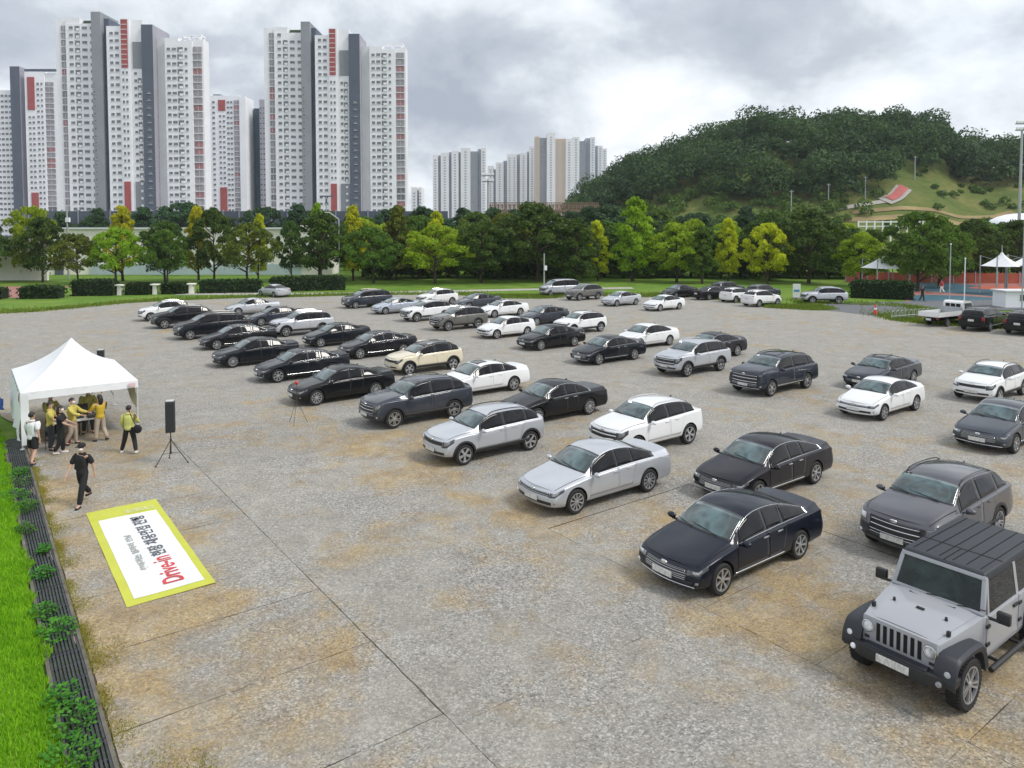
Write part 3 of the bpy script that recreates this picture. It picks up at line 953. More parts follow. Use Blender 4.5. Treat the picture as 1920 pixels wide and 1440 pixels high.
for (t0, t1, m0, m1) in ((1.56, 5.85, 2.3, 32.55), (5.86, 11.75, 2.3, 29.05), (11.76, 17.25, 2.3, 14.25)):
    mb.add([LT(t0, m0, 0.004), LT(t1, m0, 0.004), LT(t1, m1, 0.004), LT(t0, m1, 0.004)], [(0, 1, 2, 3)])
part('joint_bed', mb, M['soil'], lot)
# loose stones on the lot: too many to count
def scatter_stones():
    V, F = [], []
    k = 0
    n = 5200
    tt = rng.uniform(1.7, 17, n)
    mm = rng.uniform(2.4, 30, n) ** 1.0
    for t, m in zip(tt, mm):
        p = LT(t, m, 0.014)
        s_ = rng.uniform(0.008, 0.026) * (1.6 if rng.random() < 0.04 else 1)
        a = rng.uniform(0, 6.28)
        ca, sa = math.cos(a) * s_, math.sin(a) * s_
        e = rng.uniform(0.6, 1.1)
        V += [(p.x + ca, p.y + sa, p.z), (p.x - sa * e, p.y + ca * e, p.z), (p.x - ca, p.y - sa, p.z), (p.x + sa * e, p.y - ca * e, p.z), (p.x + ca * 0.2, p.y + sa * 0.2, p.z + s_ * rng.uniform(0.5, 1.0))]
        F += [(k, k + 1, k + 4), (k + 1, k + 2, k + 4), (k + 2, k + 3, k + 4), (k + 3, k, k + 4)]
        k += 5
    me = poly_mesh('gravel', V, F, simple('gravel_stone', (0.33, 0.31, 0.28), 0.9, var=0.5, scale=3))
    tag(link('gravel', me), 'loose grey gravel strewn over the worn lot', 'gravel', kind='stuff')
scatter_stones()

# driveway, path, red paving and court
sheet('road', [(29.6, 70.2), (31.2, 71.6), (32.5, 76.2), (44, 79), (80, 84), (80, 73), (44, 69.5), (38.5, 66.0), (33.2, 62.9)], 0.006, M['asphalt'], jit=0.05, step=1.0)
pth = smooth_poly([(-40, 88), (-24, 88.2), (-12, 91), (4, 95), (16, 97)], 6)
sheet('path', [(x, y - 1.2) for x, y in pth] + [(x, y + 1.6) for x, y in reversed(pth)], -0.02, M['pathway'])
sheet('plaza', [(-110, 83), (-54.5, 83), (-56, 88), (-60, 100), (-110, 100)], -0.03, M['redpave'])
sheet('court', [(39.5, 72.8), (52, 69.5), (90, 62), (130, 100), (95, 128), (58, 124), (50, 95)], -0.028, M['redpave'])
teal = simple('teal_court_coating', (0.035, 0.11, 0.15), 0.7, var=0.2, scale=0.8)
orange = simple('orange_court_coating', (0.42, 0.10, 0.05), 0.7, var=0.2, scale=0.8)
def blob(cx, cy, rx, ry, n=28, k=0.18):
    ph = random.uniform(0, 6)
    return [(cx + rx * math.cos(a) * (1 + k * math.sin(3 * a + ph)), cy + ry * math.sin(a) * (1 + k * math.sin(2 * a + ph))) for a in [2 * math.pi * i / n for i in range(n)]]
ct = bpy.data.objects['court']
for i, (x, y, rx, ry) in enumerate([(58, 97, 7, 11), (50, 80, 6, 6), (64, 84, 8, 5), (80, 100, 9, 7)]):
    sheet('court_marking', blob(x, y, rx, ry), -0.022 + i * 0.003, teal, None, ct)
for i, (x, y, rx, ry) in enumerate([(66, 96, 5, 5), (52, 74.5, 7, 1.8), (70, 112, 8, 6)]):
    sheet('court_marking', blob(x, y, rx, ry), -0.008 + i * 0.003, orange, None, ct)

# drain along the left edge, gratings piece by piece
M['grate'] = simple('cast_iron_grate', (0.055, 0.06, 0.065), 0.6, 0.3, var=0.4, scale=5, bump=0.3)
M['oldkerb'] = simple('mossy_kerb', (0.13, 0.12, 0.095), 0.95, var=0.4, scale=3, bump=0.4)
dr = tag(link('drain_channel', None), 'long dark grated drain channel along the lawn edge', 'drain')
for s_, t0 in ((0, 0.98), (1, 1.54)):
    mb = MB()
    p0, p1 = LT(t0, 2), LT(t0, 33)
    mb.box(((p0.x + p1.x) / 2, (p0.y + p1.y) / 2, -0.02), (0.06, 31, 0.09), TA)
    part('drain_kerb', mb, M['oldkerb'], dr)
mb = MB()
c_ = (LT(1.26, 17.5))
mb.box((c_.x, c_.y, -0.10), (0.5, 31, 0.02), TA)
part('drain_bed', mb, M['soil'], dr)
gm = MB()
for i in range(9):
    gm.box((-0.228 + i * 0.057, 0, 0), (0.034, 0.97, 0.05))
for j in range(3):
    gm.box((0, -0.46 + j * 0.46, -0.010), (0.49, 0.035, 0.034))
gme = gm.mesh('grate', [M['grate']])
for i in range(30):
    o = link('grate', gme, dr, LT(1.26, 2.7 + i * 1.0, -0.012 + random.uniform(-0.004, 0.006)), TA + random.gauss(0, 0.008))

# lawn bank left of the drain
bank_mat = grass_material('bank_turf', (0.08, 0.17, 0.012), (0.14, 0.27, 0.02), (0.24, 0.34, 0.04), 0.9)
V, F = [], []
nt_, nm_ = 40, 90
def bank_z(t, m):
    u = max(0.0, (0.92 - t))
    return 0.02 + 0.30 * (1 - math.exp(-u * 0.7)) + 0.07 * math.sin(m * 0.9 + t) * min(1, u) + 0.04 * math.sin(m * 2.7 - t * 2) * min(1, u)
for i in range(nt_ + 1):
    for j in range(nm_ + 1):
        t = 0.93 - 9.0 * (i / nt_) ** 1.4 - 0.05 * math.sin(j * 1.7) * (i == 0)
        m = -2 + 46 * j / nm_
        p = LT(t, m, bank_z(t, m) - (0.10 if i == 0 else 0))
        V.append(p[:])
for i in range(nt_):
    for j in range(nm_):
        a = i * (nm_ + 1) + j
        F.append((a, a + nm_ + 1, a + nm_ + 2, a + 1))
me = poly_mesh('lawn_bank', V, F, bank_mat, True)
tag(link('lawn_bank', me), kind='structure')
def leafmat(name, a, b_, trans=0.3, scale=1.2, objrand=0.25, rough=0.6):
    m, t, b = mat_new(name)
    g = N(t, 'ShaderNodeNewGeometry')
    oi = N(t, 'ShaderNodeObjectInfo')
    f = mth(t, 'ADD', mth(t, 'MULTIPLY', noise(t, g.outputs['Position'], scale, 3, 0.6), 0.6), mth(t, 'MULTIPLY', g.outputs['Random Per Island'], 0.4))
    c = ramp(t, f, [(0.3, a), (0.72, b_)])
    hs = N(t, 'ShaderNodeHueSaturation')
    t.links.new(c, hs.inputs['Color'])
    t.links.new(mth(t, 'ADD', mth(t, 'MULTIPLY', oi.outputs['Random'], objrand), 1 - objrand / 2), hs.inputs['Value'])
    t.links.new(mth(t, 'ADD', mth(t, 'MULTIPLY', oi.outputs['Random'], 0.03), 0.485), hs.inputs['Hue'])
    t.links.new(hs.outputs[0], b.inputs['Base Color'])
    b.inputs['Roughness'].default_value = rough
    b.inputs['Specular IOR Level'].default_value = 0.25
    tr = N(t, 'ShaderNodeBsdfTranslucent')
    t.links.new(hs.outputs[0], tr.inputs[0])
    mx = N(t, 'ShaderNodeMixShader')
    mx.inputs[0].default_value = trans
    t.links.new(b.outputs[0], mx.inputs[1])
    t.links.new(tr.outputs[0], mx.inputs[2])
    out = t.nodes['Material Output']
    t.links.new(mx.outputs[0], out.inputs[0])
    return m
M['blade'] = leafmat('grass_blade', (0.15, 0.36, 0.010), (0.38, 0.66, 0.03), 0.5, 2.0)
M['dryblade'] = leafmat('dry_grass_blade', (0.26, 0.26, 0.04), (0.42, 0.38, 0.08), 0.3, 2.0)
def blades(name, pts, hgt, mat, label, cat='grass', wid=0.012):
    pts = np.asarray(pts)
    n = len(pts)
    a = rng.uniform(0, 2 * np.pi, n)
    h = hgt * rng.uniform(0.5, 1.3, n)
    ln = rng.uniform(-0.6, 0.6, (n, 2)) * h[:, None]
    wv = np.stack([np.cos(a), np.sin(a), 0 * a], 1) * wid * rng.uniform(0.7, 1.4, n)[:, None]
    tip = pts + np.concatenate([ln, h[:, None]], 1)
    V = np.stack([pts - wv, pts + wv, tip], 1).reshape(-1, 3)
    F = np.arange(3 * n).reshape(-1, 3)
    o = link(name, poly_mesh(name, V, F, mat))
    return tag(o, label, cat, kind='stuff')
pts = []
for i in range(95000):
    m = rng.uniform(7, 34)
    t = 0.97 + 0.10 * math.sin(m * 2.3) * math.sin(m * 0.71) + 0.05 * math.sin(m * 7.1) - abs(rng.normal(0, 1.0)) * 1.8
    if rng.random() < 0.25 and m > 20:
        continue
    p = LT(t, m, bank_z(t, m) - 0.01)
    pts.append(p[:])
blades('grass', pts, 0.10, M['blade'], 'bright green mown grass on the bank beside the drain')
pts = []
for _ in range(60000):
    m = rng.uniform(8, 29)
    dens = 0.5 + 0.5 * math.sin(m * 1.9 + 1.0) * math.sin(m * 0.73) + 0.35 * math.sin(m * 5.3)
    if rng.random() > dens * 0.55:
        continue
    t = 1.57 + abs(rng.normal(0, 0.10 + 0.10 * (math.sin(m * 2.7) > 0.3)))
    p = LT(t, m + rng.normal(0, 0.05), 0.010)
    pts.append(p[:])
for (t, m, r_, n) in ((2.05, 10.9, 0.35, 700), (2.55, 10.7, 0.2, 300), (2.1, 14.9, 0.2, 150)):
    for _ in range(n):
        p = LT(t + rng.normal(0, r_ * 0.6), m + rng.normal(0, r_), 0.012)
        pts.append(p[:])
blades('dry_grass', pts, 0.028, M['dryblade'], 'yellowing grass creeping out of the drain edge onto the slabs', wid=0.010)
# verge of taller grass at the far side of the lot
pts = []
fe = np.array(far_edge)
for _ in range(42000):
    k = rng.integers(0, len(fe) - 1)
    q = rng.random()
    p = fe[k] * (1 - q) + fe[k + 1] * q
    pts.append((p[0] + rng.normal(0, 0.5), p[1] + abs(rng.normal(0, 2.4)) - 0.3, -0.04))
for (cx, cy, rx, ry, n) in ((27.5, 72.5, 2.6, 1.4, 3500), (-12.5, 74.0, 2.2, 0.8, 1500), (35.2, 60.5, 2.2, 0.9, 3500), (1.5, 85, 5, 1.6, 3500)):
    for _ in range(n):
        a, r_ = rng.uniform(0, 6.28), math.sqrt(rng.random())
        pts.append((cx + rx * r_ * math.cos(a), cy + ry * r_ * math.sin(a), 0.0))
blades('verge_grass', pts, 0.22, leafmat('verge_blade', (0.09, 0.15, 0.015), (0.24, 0.30, 0.04), 0.35, 0.6), 'rough grass verge fringing the far side of the lot', wid=0.05)
# ------------------------------------------------------------------ towers
M['wall_white'] = simple('white_render', (0.84, 0.85, 0.885), 0.85, var=0.06, scale=0.12, bump=0.1)
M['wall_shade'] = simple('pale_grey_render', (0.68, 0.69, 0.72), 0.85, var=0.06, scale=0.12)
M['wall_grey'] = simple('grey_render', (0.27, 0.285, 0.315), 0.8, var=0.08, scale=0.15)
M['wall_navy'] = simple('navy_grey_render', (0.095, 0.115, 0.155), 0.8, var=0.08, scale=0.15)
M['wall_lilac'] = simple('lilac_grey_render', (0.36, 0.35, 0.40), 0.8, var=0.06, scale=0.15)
M['wall_red'] = simple('brick_red_panel', (0.36, 0.085, 0.085), 0.75, var=0.12, scale=0.3)
M['wall_mid'] = simple('blue_grey_panel', (0.24, 0.26, 0.285), 0.75, var=0.1, scale=0.3)
M['bldg_glass'] = glassmat('building_glass', (0.13, 0.14, 0.155), 0.2)
M['balcony_glass'] = simple('balcony_glazing', (0.30, 0.29, 0.31), 0.3, var=0.3, scale=0.25)
M['balcony_pink'] = simple('balcony_pink_panel', (0.36, 0.18, 0.19), 0.6, var=0.2, scale=0.4)
FL_H = 2.9
class Tower:
    def __init__(s, name, label, x, y, rz=0.0):
        s.o = thing(name, label, 'building', (x, y, 0), rz)
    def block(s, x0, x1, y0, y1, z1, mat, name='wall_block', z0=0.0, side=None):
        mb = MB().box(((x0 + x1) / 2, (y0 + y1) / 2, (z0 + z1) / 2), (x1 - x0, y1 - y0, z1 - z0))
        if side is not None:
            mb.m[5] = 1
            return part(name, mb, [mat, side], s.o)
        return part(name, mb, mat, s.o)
    def windows(s, xs, y, z0, z1, w_=1.5, h=1.15, frame=True, skip=0.0):
        """columns of framed window openings on the face at y (looking to -y)"""
        g, f = MB(), MB()
        z = z0 + 1.0
        while z + h < z1:
            for x in xs:
                wx, cx = (w_, x) if not isinstance(x, tuple) else (x[1], x[0])
                if rng.random() < skip:
                    continue
                hh = h * rng.uniform(0.85, 1.05)
                g.box((cx, y - 0.02, z + hh / 2), (wx, 0.12, hh))
                f.box((cx, y - 0.14, z - 0.06), (wx + 0.3, 0.28, 0.12))
            z += FL_H
        if g.v:
            part('window_panes', g, M['bldg_glass'], s.o, kind='stuff')
            part('window_sills', f, M['wall_shade'], s.o, kind='stuff')
    def balconies(s, x0, x1, y, z0, z1, pink=0.12):
        """stacked glazed balconies with slab edges"""
        a, p, k, d = MB(), MB(), MB(), MB()
        z = z0
        while z + FL_H <= z1 + 0.1:
            r = rng.random()
            (p if r < pink else (d if r > 0.94 else a)).box(((x0 + x1) / 2, y - 0.15, z + FL_H / 2 + 0.1), (x1 - x0, 0.4, FL_H - 0.75))
            k.box(((x0 + x1) / 2, y - 0.3, z), (x1 - x0 + 0.1, 0.7, 0.35))
            k.box(((x0 + x1) / 2, y - 0.37, z + FL_H / 2), (0.12, 0.06, FL_H - 0.7))
            z += FL_H
        for m_, mt in ((a, 'balcony_glass'), (p, 'balcony_pink'), (d, 'bldg_glass'), (k, 'wall_shade')):
            if m_.v:
                part('balcony_glazing' if m_ is not k else 'balcony_slabs', m_, M[mt], s.o, kind='stuff')
    def loggia(s, x0, x1, y, z0, z1):
        g, k = MB(), MB()
        z = z0
        while z + FL_H <= z1:
            g.box(((x0 + x1) / 2, y - 0.02, z + 1.35), (x1 - x0, 0.1, 1.9))
            k.box((x0 + (x1 - x0) * 0.66, y - 0.22, z + 0.85), ((x1 - x0) * 0.6, 0.35, 0.9))
            z += FL_H
        part('loggia_openings', g, M['bldg_glass'], s.o, kind='stuff')
        part('loggia_parapets', k, M['wall_white'], s.o, kind='stuff')
    def parapet(s, x0, x1, y0, y1, z, h=1.1, mat=None):
        mb = MB()
        for (a, b, c, d) in ((x0, x1, y0, y0 + 0.3), (x0, x1, y1 - 0.3, y1), (x0, x0 + 0.3, y0 + 0.3, y1 - 0.3), (x1 - 0.3, x1, y0 + 0.3, y1 - 0.3)):
            mb.box(((a + b) / 2, (c + d) / 2, z + h / 2 + 0.002), (b - a, d - c, h))
        part('parapet', mb, mat or M['wall_white'], s.o)
    def frame(s, x0, x1, y0, y1, z, h):
        """open rooftop pergola"""
        mb = MB()
        for x in (x0, (x0 + x1) / 2, x1):
            for y in (y0, y1):
                mb.box((x, y, z + h / 2), (0.9, 0.9, h))
        mb.box(((x0 + x1) / 2, y0, z + h + 0.4), (x1 - x0 + 1, 1.0, 0.8))
        mb.box(((x0 + x1) / 2, y1, z + h + 0.4), (x1 - x0 + 1, 1.0, 0.8))
        mb.box((x0, (y0 + y1) / 2, z + h + 0.38), (0.9, y1 - y0 - 1, 0.76))
        mb.box((x1, (y0 + y1) / 2, z + h + 0.38), (0.9, y1 - y0 - 1, 0.76))
        part('rooftop_frame', mb, M['wall_white'], s.o)

def big_tower(name, label, D, x, sc_, pink):
    """sc_: metres per unit of the facade drawing (units run left to right 0..285)"""
    T = Tower(name, label, x, D, 0)
    u = lambda q: q * sc_
    Z = lambda q: q * sc_            # heights measured the same way
    H0 = Z(432)
    dp = 11
    # left wing
    T.block(u(0), u(22), 0, dp, H0 - Z(33) + 6, M['wall_white'])
    T.balconies(u(11), u(21), 0, 3.0, H0 - Z(40) + 6, pink)
    T.block(u(22) + 0.01, u(80), -1.2, dp, H0 - Z(44) + 6, M['wall_white'])
    T.block(u(22) + 0.02, u(48), -1.0, 6, H0 - Z(33) + 6, M['wall_white'], z0=H0 - Z(44) + 6.003)
    T.windows([u(32)], -1.2, 3, H0 - Z(44) + 6, 1.5)
    T.loggia(u(39), u(48), -1.2, 3.0, H0 - Z(44) + 6)
    T.windows([(u(57), 2.0), (u(71), 1.7)], -1.2, 3, H0 - Z(46) + 6, 1.9)
    g = MB().box((u(63), 4, H0 - Z(40) + 6), (u(26), 6, 1.8))
    part('roof_garden', g, simple('roof_planting', (0.05, 0.075, 0.04), 0.9, var=0.4, scale=1), T.o)
    # grey stair core
    T.block(u(78), u(95), -4.6, dp - 2, H0 - Z(27) + 6, M['wall_grey'], 'stair_core', side=M['wall_grey'])
    T.block(u(95) + 0.01, u(104), -2.0, dp - 2, H0 - Z(36) + 6, M['wall_navy'])  # recess filler: dark navy paints in the shade beside the core
    T.windows([u(82)], -4.6, 3, H0 - Z(120), 0.6, 1.0)
    # middle wing
    T.block(u(104), u(131), -4.0, dp, H0 - Z(52) + 6, M['wall_white'])
    T.windows([(u(113), 1.3), (u(123), 1.5)], -4.0, 3, H0 - Z(55) + 6, 1.5)
    T.block(u(131) + 0.01, u(147), -4.6, dp, H0 - Z(40) + 6, M['wall_white'])
    T.block(u(132.5), u(144), -4.9, -4.5, H0 - Z(41) + 6, M['wall_red'], 'red_panel', z0=H0 - Z(128) + 6)
    T.block(u(132.5), u(144), -4.9, -4.5, H0 - Z(335) + 6, M['wall_red'], 'red_panel', z0=8)
    T.windows([(u(135), 0.8), (u(141.5), 0.8)], -4.6, H0 - Z(335) + 7, H0 - Z(130) + 6, 0.9)
    g = MB()
    for i in range(9):
        g.box((u(138), -4.93, H0 - Z(50 + i * 9) + 6), (u(11), 0.1, 0.25))
    part('panel_bands', g, M['wall_shade'], T.o, kind='stuff')
    T.block(u(147) + 0.01, u(168), -3.2, dp, H0 - Z(40) + 6, M['wall_white'])
    T.block(u(150), u(168) - 0.02, -3.5, -3.1, H0 - Z(80) + 6, M['wall_mid'], 'grey_panel', z0=H0 - Z(128) + 6)
    T.block(u(150), u(168) - 0.02, -3.5, -3.1, H0 - Z(335) + 6, M['wall_mid'], 'grey_panel', z0=8)
    T.windows([(u(154), 1.1)], -3.2, H0 - Z(330), H0 - Z(130) + 6, 1.2)
    T.loggia(u(158), u(165), -3.2, 8, H0 - Z(132) + 6)
    # navy core
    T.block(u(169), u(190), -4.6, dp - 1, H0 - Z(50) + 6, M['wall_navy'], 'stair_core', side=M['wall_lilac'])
    T.windows([(u(181), 1.3)], -4.6, 3, H0 - Z(140), 1.2, 0.9)
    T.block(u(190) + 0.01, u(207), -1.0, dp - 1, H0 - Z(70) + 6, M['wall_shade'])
    # right wing
    T.block(u(207), u(257), -2.5, 6.0, H0 - Z(77) + 6, M['wall_white'])
    T.windows([(u(214), 1.4), (u(224), 1.7), (u(246), 1.0)], -2.5, 3, H0 - Z(78) + 6, 1.5)
    T.loggia(u(230), u(240), -2.5, 3.0, H0 - Z(80) + 6)
    T.block(u(257) + 0.01, u(276), -1.6, 4.0, H0 - Z(73) + 6, M['wall_white'])
    T.balconies(u(258), u(273), -1.6, 3.0, H0 - Z(78) + 6, pink + 0.05)
    T.frame(u(232), u(268), 0.0, 3.6, H0 - Z(73) + 6.01, Z(7))
    for (a, b, z) in ((207, 232, 77),):
        T.parapet(u(a), u(b), -2.5, 6.0, H0 - Z(z) + 6)
    T.block(u(20), u(256), 1.0, dp - 6, 9, M['wall_navy'], 'podium', z0=0)
    return T
k1 = 300 / 1380
big_tower('apartment_tower', 'tall white apartment tower left of the other big one, red strip and navy core', 300, (115 - 960) * k1, k1, 0.13)
k2 = 322 / 1380
tw2 = big_tower('apartment_tower', 'tall white apartment tower nearest the picture centre with red strip and navy core', 322, (500 - 960) * k2, k2 * 0.956, 0.16)
# towers partly hidden behind
k3 = 400 / 1380
T = Tower('apartment_tower', 'partly cut white apartment tower at the far left with navy core and red strip', (-30 - 960) * k3, 400)
T.block(0, 60 * k3, 0, 14, (432 - 172) * k3 + 7.6, M['wall_white'])
T.windows([i * 7.4 * k3 + 1.6 for i in range(8)], 0, 3, (432 - 178) * k3 + 7, 1.5)
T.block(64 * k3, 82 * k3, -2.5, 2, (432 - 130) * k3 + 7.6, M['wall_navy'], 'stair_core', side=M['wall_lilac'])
T.block(92 * k3, 128 * k3, -3, 14, (432 - 140) * k3 + 7.6, M['wall_white'])
T.block(97 * k3, 110 * k3, -3.35, -2.9, (432 - 150) * k3 + 7.6, M['wall_red'], 'red_panel', z0=(432 - 210) * k3 + 7.6)
T.block(99 * k3, 112 * k3, -3.35, -2.9, (432 - 362) * k3 + 7.6, M['wall_red'], 'red_panel', z0=6)
T.windows([(100 * k3, 1.3), (107 * k3, 1.3)], -3, (432 - 360) * k3 + 8, (432 - 214) * k3 + 7, 1.3)
T.windows([(116 * k3, 1.3), (123 * k3, 1.0)], -3, 3, (432 - 150) * k3 + 7, 1.3)
T.block(128 * k3 + 0.01, 150 * k3, -2, 12, (432 - 142) * k3 + 7.6, M['wall_white'])
T.balconies(128.5 * k3, 143 * k3, -2, 3, (432 - 150) * k3 + 7, 0.2)
T.parapet(92 * k3, 150 * k3, -3, 14, (432 - 140) * k3 + 7.6, 1.4, M['wall_navy'])
k3 = 420 / 1380
T = Tower('apartment_tower', 'lower white apartment tower between the two big ones with small red strips', (402 - 960) * k3, 420)
T.block(-30, 52 * k3, 0, 14, (432 - 182) * k3 + 7.6, M['wall_white'])
T.block(0, 14 * k3, 2, 10, (432 - 178) * k3 + 7.6, M['wall_grey'], 'roof_house', z0=(432 - 182) * k3 + 7.61)
T.windows([(3 * k3, 1.5), (30 * k3, 1.5), (36 * k3, 1.2)], 0, 3, (432 - 186) * k3 + 7, 1.4)
T.windows([(15 * k3, 1.3), (22 * k3, 1.3)], 0, 30, (432 - 214) * k3 + 7, 1.3)
T.block(12 * k3, 25 * k3, -0.35, 0.1, (432 - 190) * k3 + 7.6, M['wall_red'], 'red_panel', z0=(432 - 210) * k3 + 7.6)
T.block(13 * k3, 26 * k3, -0.35, 0.1, (432 - 352) * k3 + 7.6, M['wall_red'], 'red_panel', z0=6)
T.block(52 * k3 + 0.01, 64 * k3, -1, 12, (432 - 184) * k3 + 7.6, M['wall_white'])
T.balconies(41 * k3, 51 * k3, 0, 3, (432 - 188) * k3 + 7, 0.2)
T = Tower('apartment_tower', 'dark teal slab tower in the gap between the two big white towers', (468 - 960) * k3, 430)
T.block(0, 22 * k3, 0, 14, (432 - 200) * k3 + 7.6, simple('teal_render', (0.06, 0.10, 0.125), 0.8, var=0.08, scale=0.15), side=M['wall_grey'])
T.block(20 * k3, 60 * k3, -8, -0.1, (432 - 188) * k3 + 7.6, M['wall_lilac'])
T.windows([(22.5 * k3, 0.9), (28 * k3, 0.9)], -8, 3, (432 - 192) * k3 + 7, 0.9)

# distant estate beyond the hill foot
M['far_white'] = simple('far_white_render', (0.74, 0.75, 0.755), 0.9, var=0.05, scale=0.05)
M['far_shade'] = simple('far_grey_stripe', (0.36, 0.40, 0.46), 0.9, var=0.08, scale=0.05)
M['far_tan'] = simple('far_tan_stripe', (0.52, 0.42, 0.31), 0.9, var=0.08, scale=0.05)
def far_block(label, D, cols, z_off=0):
    kk = D / 1380
    x_first = (cols[0][0] - 960) * kk
    o = thing('distant_apartment_block', label, 'building', (x_first, D, 0), group='distant estate')
    for i, (u0, u1, v, kind) in enumerate(cols):
        x0, x1, z = (u0 - 960) * kk - x_first, (u1 - 960) * kk - x_first, (432 - v) * kk + 7.6
        yo = {'w': -3, 'g': 2, 't': -2.5, 'b': -1}[kind] + 0.07 * i
        mt = {'w': 'far_white', 'g': 'far_shade', 't': 'far_tan', 'b': 'wall_mid'}[kind]
        part('wall_block', MB().box(((x0 + x1) / 2, yo + 12, z / 2), (x1 - x0 + 0.4, 24, z)), M[mt], o)
        if kind in 'wt':
            g = MB()
            zz = 4.0
            while zz < z - 4:
                n = max(1, int((x1 - x0) / 6))
                for q in range(n):
                    g.box((x0 + (x1 - x0) * (q + 0.5) / n, yo - 0.05, zz + 0.8), (2.2, 0.15, 1.5))
                zz += 2.9
            part('window_panes', g, M['far_shade'], o, kind='stuff')
far_block('distant white block furthest left behind the trees, stripes of grey', 800, [(813, 822, 292, 'w'), (822, 828, 292, 'g'), (828, 842, 288, 'w'), (842, 848, 286, 'g'), (848, 860, 284, 'w'), (860, 865, 286, 'g'), (865, 882, 279, 'w'), (882, 896, 285, 'b'), (896, 903, 280, 'g'), (903, 911, 279, 'w')])
far_block('low stepped distant white block left of the tan striped one', 930, [(915, 925, 312, 'w'), (925, 930, 318, 'g'), (930, 944, 306, 'w'), (944, 951, 302, 'g'), (951, 969, 291, 'w'), (969, 975, 290, 'g'), (975, 988, 288, 'w'), (988, 992, 285, 'g'), (992, 1003, 276, 'w')])
far_block('tallest distant block with a tan stripe just left of the hill', 860, [(1003, 1011, 258, 't'), (1011, 1025, 260, 'b'), (1025, 1040, 252, 'w'), (1040, 1060, 262, 't'), (1060, 1073, 262, 'w'), (1073, 1085, 259, 'w'), (1085, 1098, 266, 'b'), (1098, 1106, 260, 'g'), (1106, 1114, 259, 'w')])
far_block('sliver of a white distant block at the hill edge', 900, [(1113, 1120, 274, 'g'), (1120, 1128, 275, 'w'), (1128, 1136, 280, 'w')])
far_block('small white distant block beside the central big tower', 700, [(773, 783, 352, 'w'), (783, 787, 358, 'g'), (787, 791, 352, 'w')])

# low hall behind the left trees
M['cream'] = simple('cream_render', (0.88, 0.86, 0.79), 0.85, var=0.08, scale=0.3, bump=0.1)
M['paleblue'] = simple('pale_blue_render', (0.50, 0.60, 0.66), 0.85, var=0.08, scale=0.3)
h_ = thing('sports_hall', 'long low cream sports hall behind the trees below the towers', 'building', (-58, 126, 0))
part('wall', MB().box((0, 8, 3.9), (46, 16, 7.8)), M['cream'], h_)
part('roof', MB().box((0, 8, 7.95), (47, 17, 0.3)), M['wall_shade'], h_)
part('base_band', MB().box((4, -0.12, 0.9), (36, 0.3, 1.8)), M['paleblue'], h_)
part('gable', MB().add([(17, -0.2, 0), (27, -0.2, 0), (27, -0.2, 4), (22, -0.2, 8.6), (17, -0.2, 4), (17, 6, 0), (27, 6, 0), (27, 6, 4), (22, 6, 8.6), (17, 6, 4)], [(0, 1, 2, 3, 4), (9, 8, 7, 6, 5), (0, 5, 6, 1), (1, 6, 7, 2), (2, 7, 8, 3), (3, 8, 9, 4), (4, 9, 5, 0)]), M['cream'], h_)
wn = part('window', MB().box((22, -0.3, 2.5), (3.2, 0.3, 1.5)), M['bldg_glass'], h_)
part('window_frame', MB().box((22, -0.35, 1.68), (3.6, 0.4, 0.14)).box((22, -0.35, 3.32), (3.6, 0.4, 0.14)), M['wall_white'], wn)
for i in range(5):
    part('window', MB().box((-14 + i * 6.5, -0.32, 5.4), (2.2, 0.3, 1.0)), M['bldg_glass'], h_)
part('door', MB().box((-19.6, -0.08, 1.1), (1.4, 0.2, 2.2)), M['wall_navy'], h_)
wl = thing('side_wall', 'pale cream wall end standing among the left trees', 'wall', (-74.5, 112, 0))
part('wall', MB().box((0, 0, 3.3), (7.5, 0.5, 6.6)), M['cream'], wl)
part('coping', MB().box((0, 0, 6.7), (7.8, 0.8, 0.2)), M['wall_shade'], wl)
nb = thing('noise_barrier', 'dark grey noise barrier panels in front of the left tower', 'wall', (-62, 165, 0))
for i in range(26):
    part('panel', MB().box((-44 + i * 3.6, 0, 6.0), (3.3, 0.2, 11.8)), M['wall_navy'], nb)
    part('post', MB().box((-45.8 + i * 3.6, -0.05, 6.1), (0.28, 0.4, 12.2)), M['wall_grey'], nb)

# pedestrian deck in front of the hill
M['timber'] = simple('weathered_timber', (0.22, 0.145, 0.11), 0.85, var=0.25, scale=1.5)
dk = thing('footbridge', 'brown timber footbridge deck behind the central trees', 'bridge', (8, 190, 0))
part('deck', MB().box((0, 0, 12.6), (28, 4, 0.7)), M['timber'], dk)
for x in (-12, -4, 4, 12):
    part('pier', MB().box((x, 0, 6.1), (1.0, 2.2, 12.25)), M['concrete'], dk)
part('rail', MB().box((0, -1.9, 14.6), (28, 0.14, 0.2)).box((0, -1.9, 13.9), (28, 0.08, 0.1)), M['timber'], dk)
pm = MB().box((0, 0, 0), (0.2, 0.2, 1.7)).mesh('rail_post', [M['timber']])
bmh = MB().box((0, 0, 0), (0.5, 0.06, 1.25)).mesh('rail_board', [M['timber']])
for i in range(29):
    link('rail_post', pm, dk, (-14 + i, -1.9, 13.8))
    if i < 28:
        link('rail_board', bmh, dk, (-13.5 + i, -1.9, 13.7))
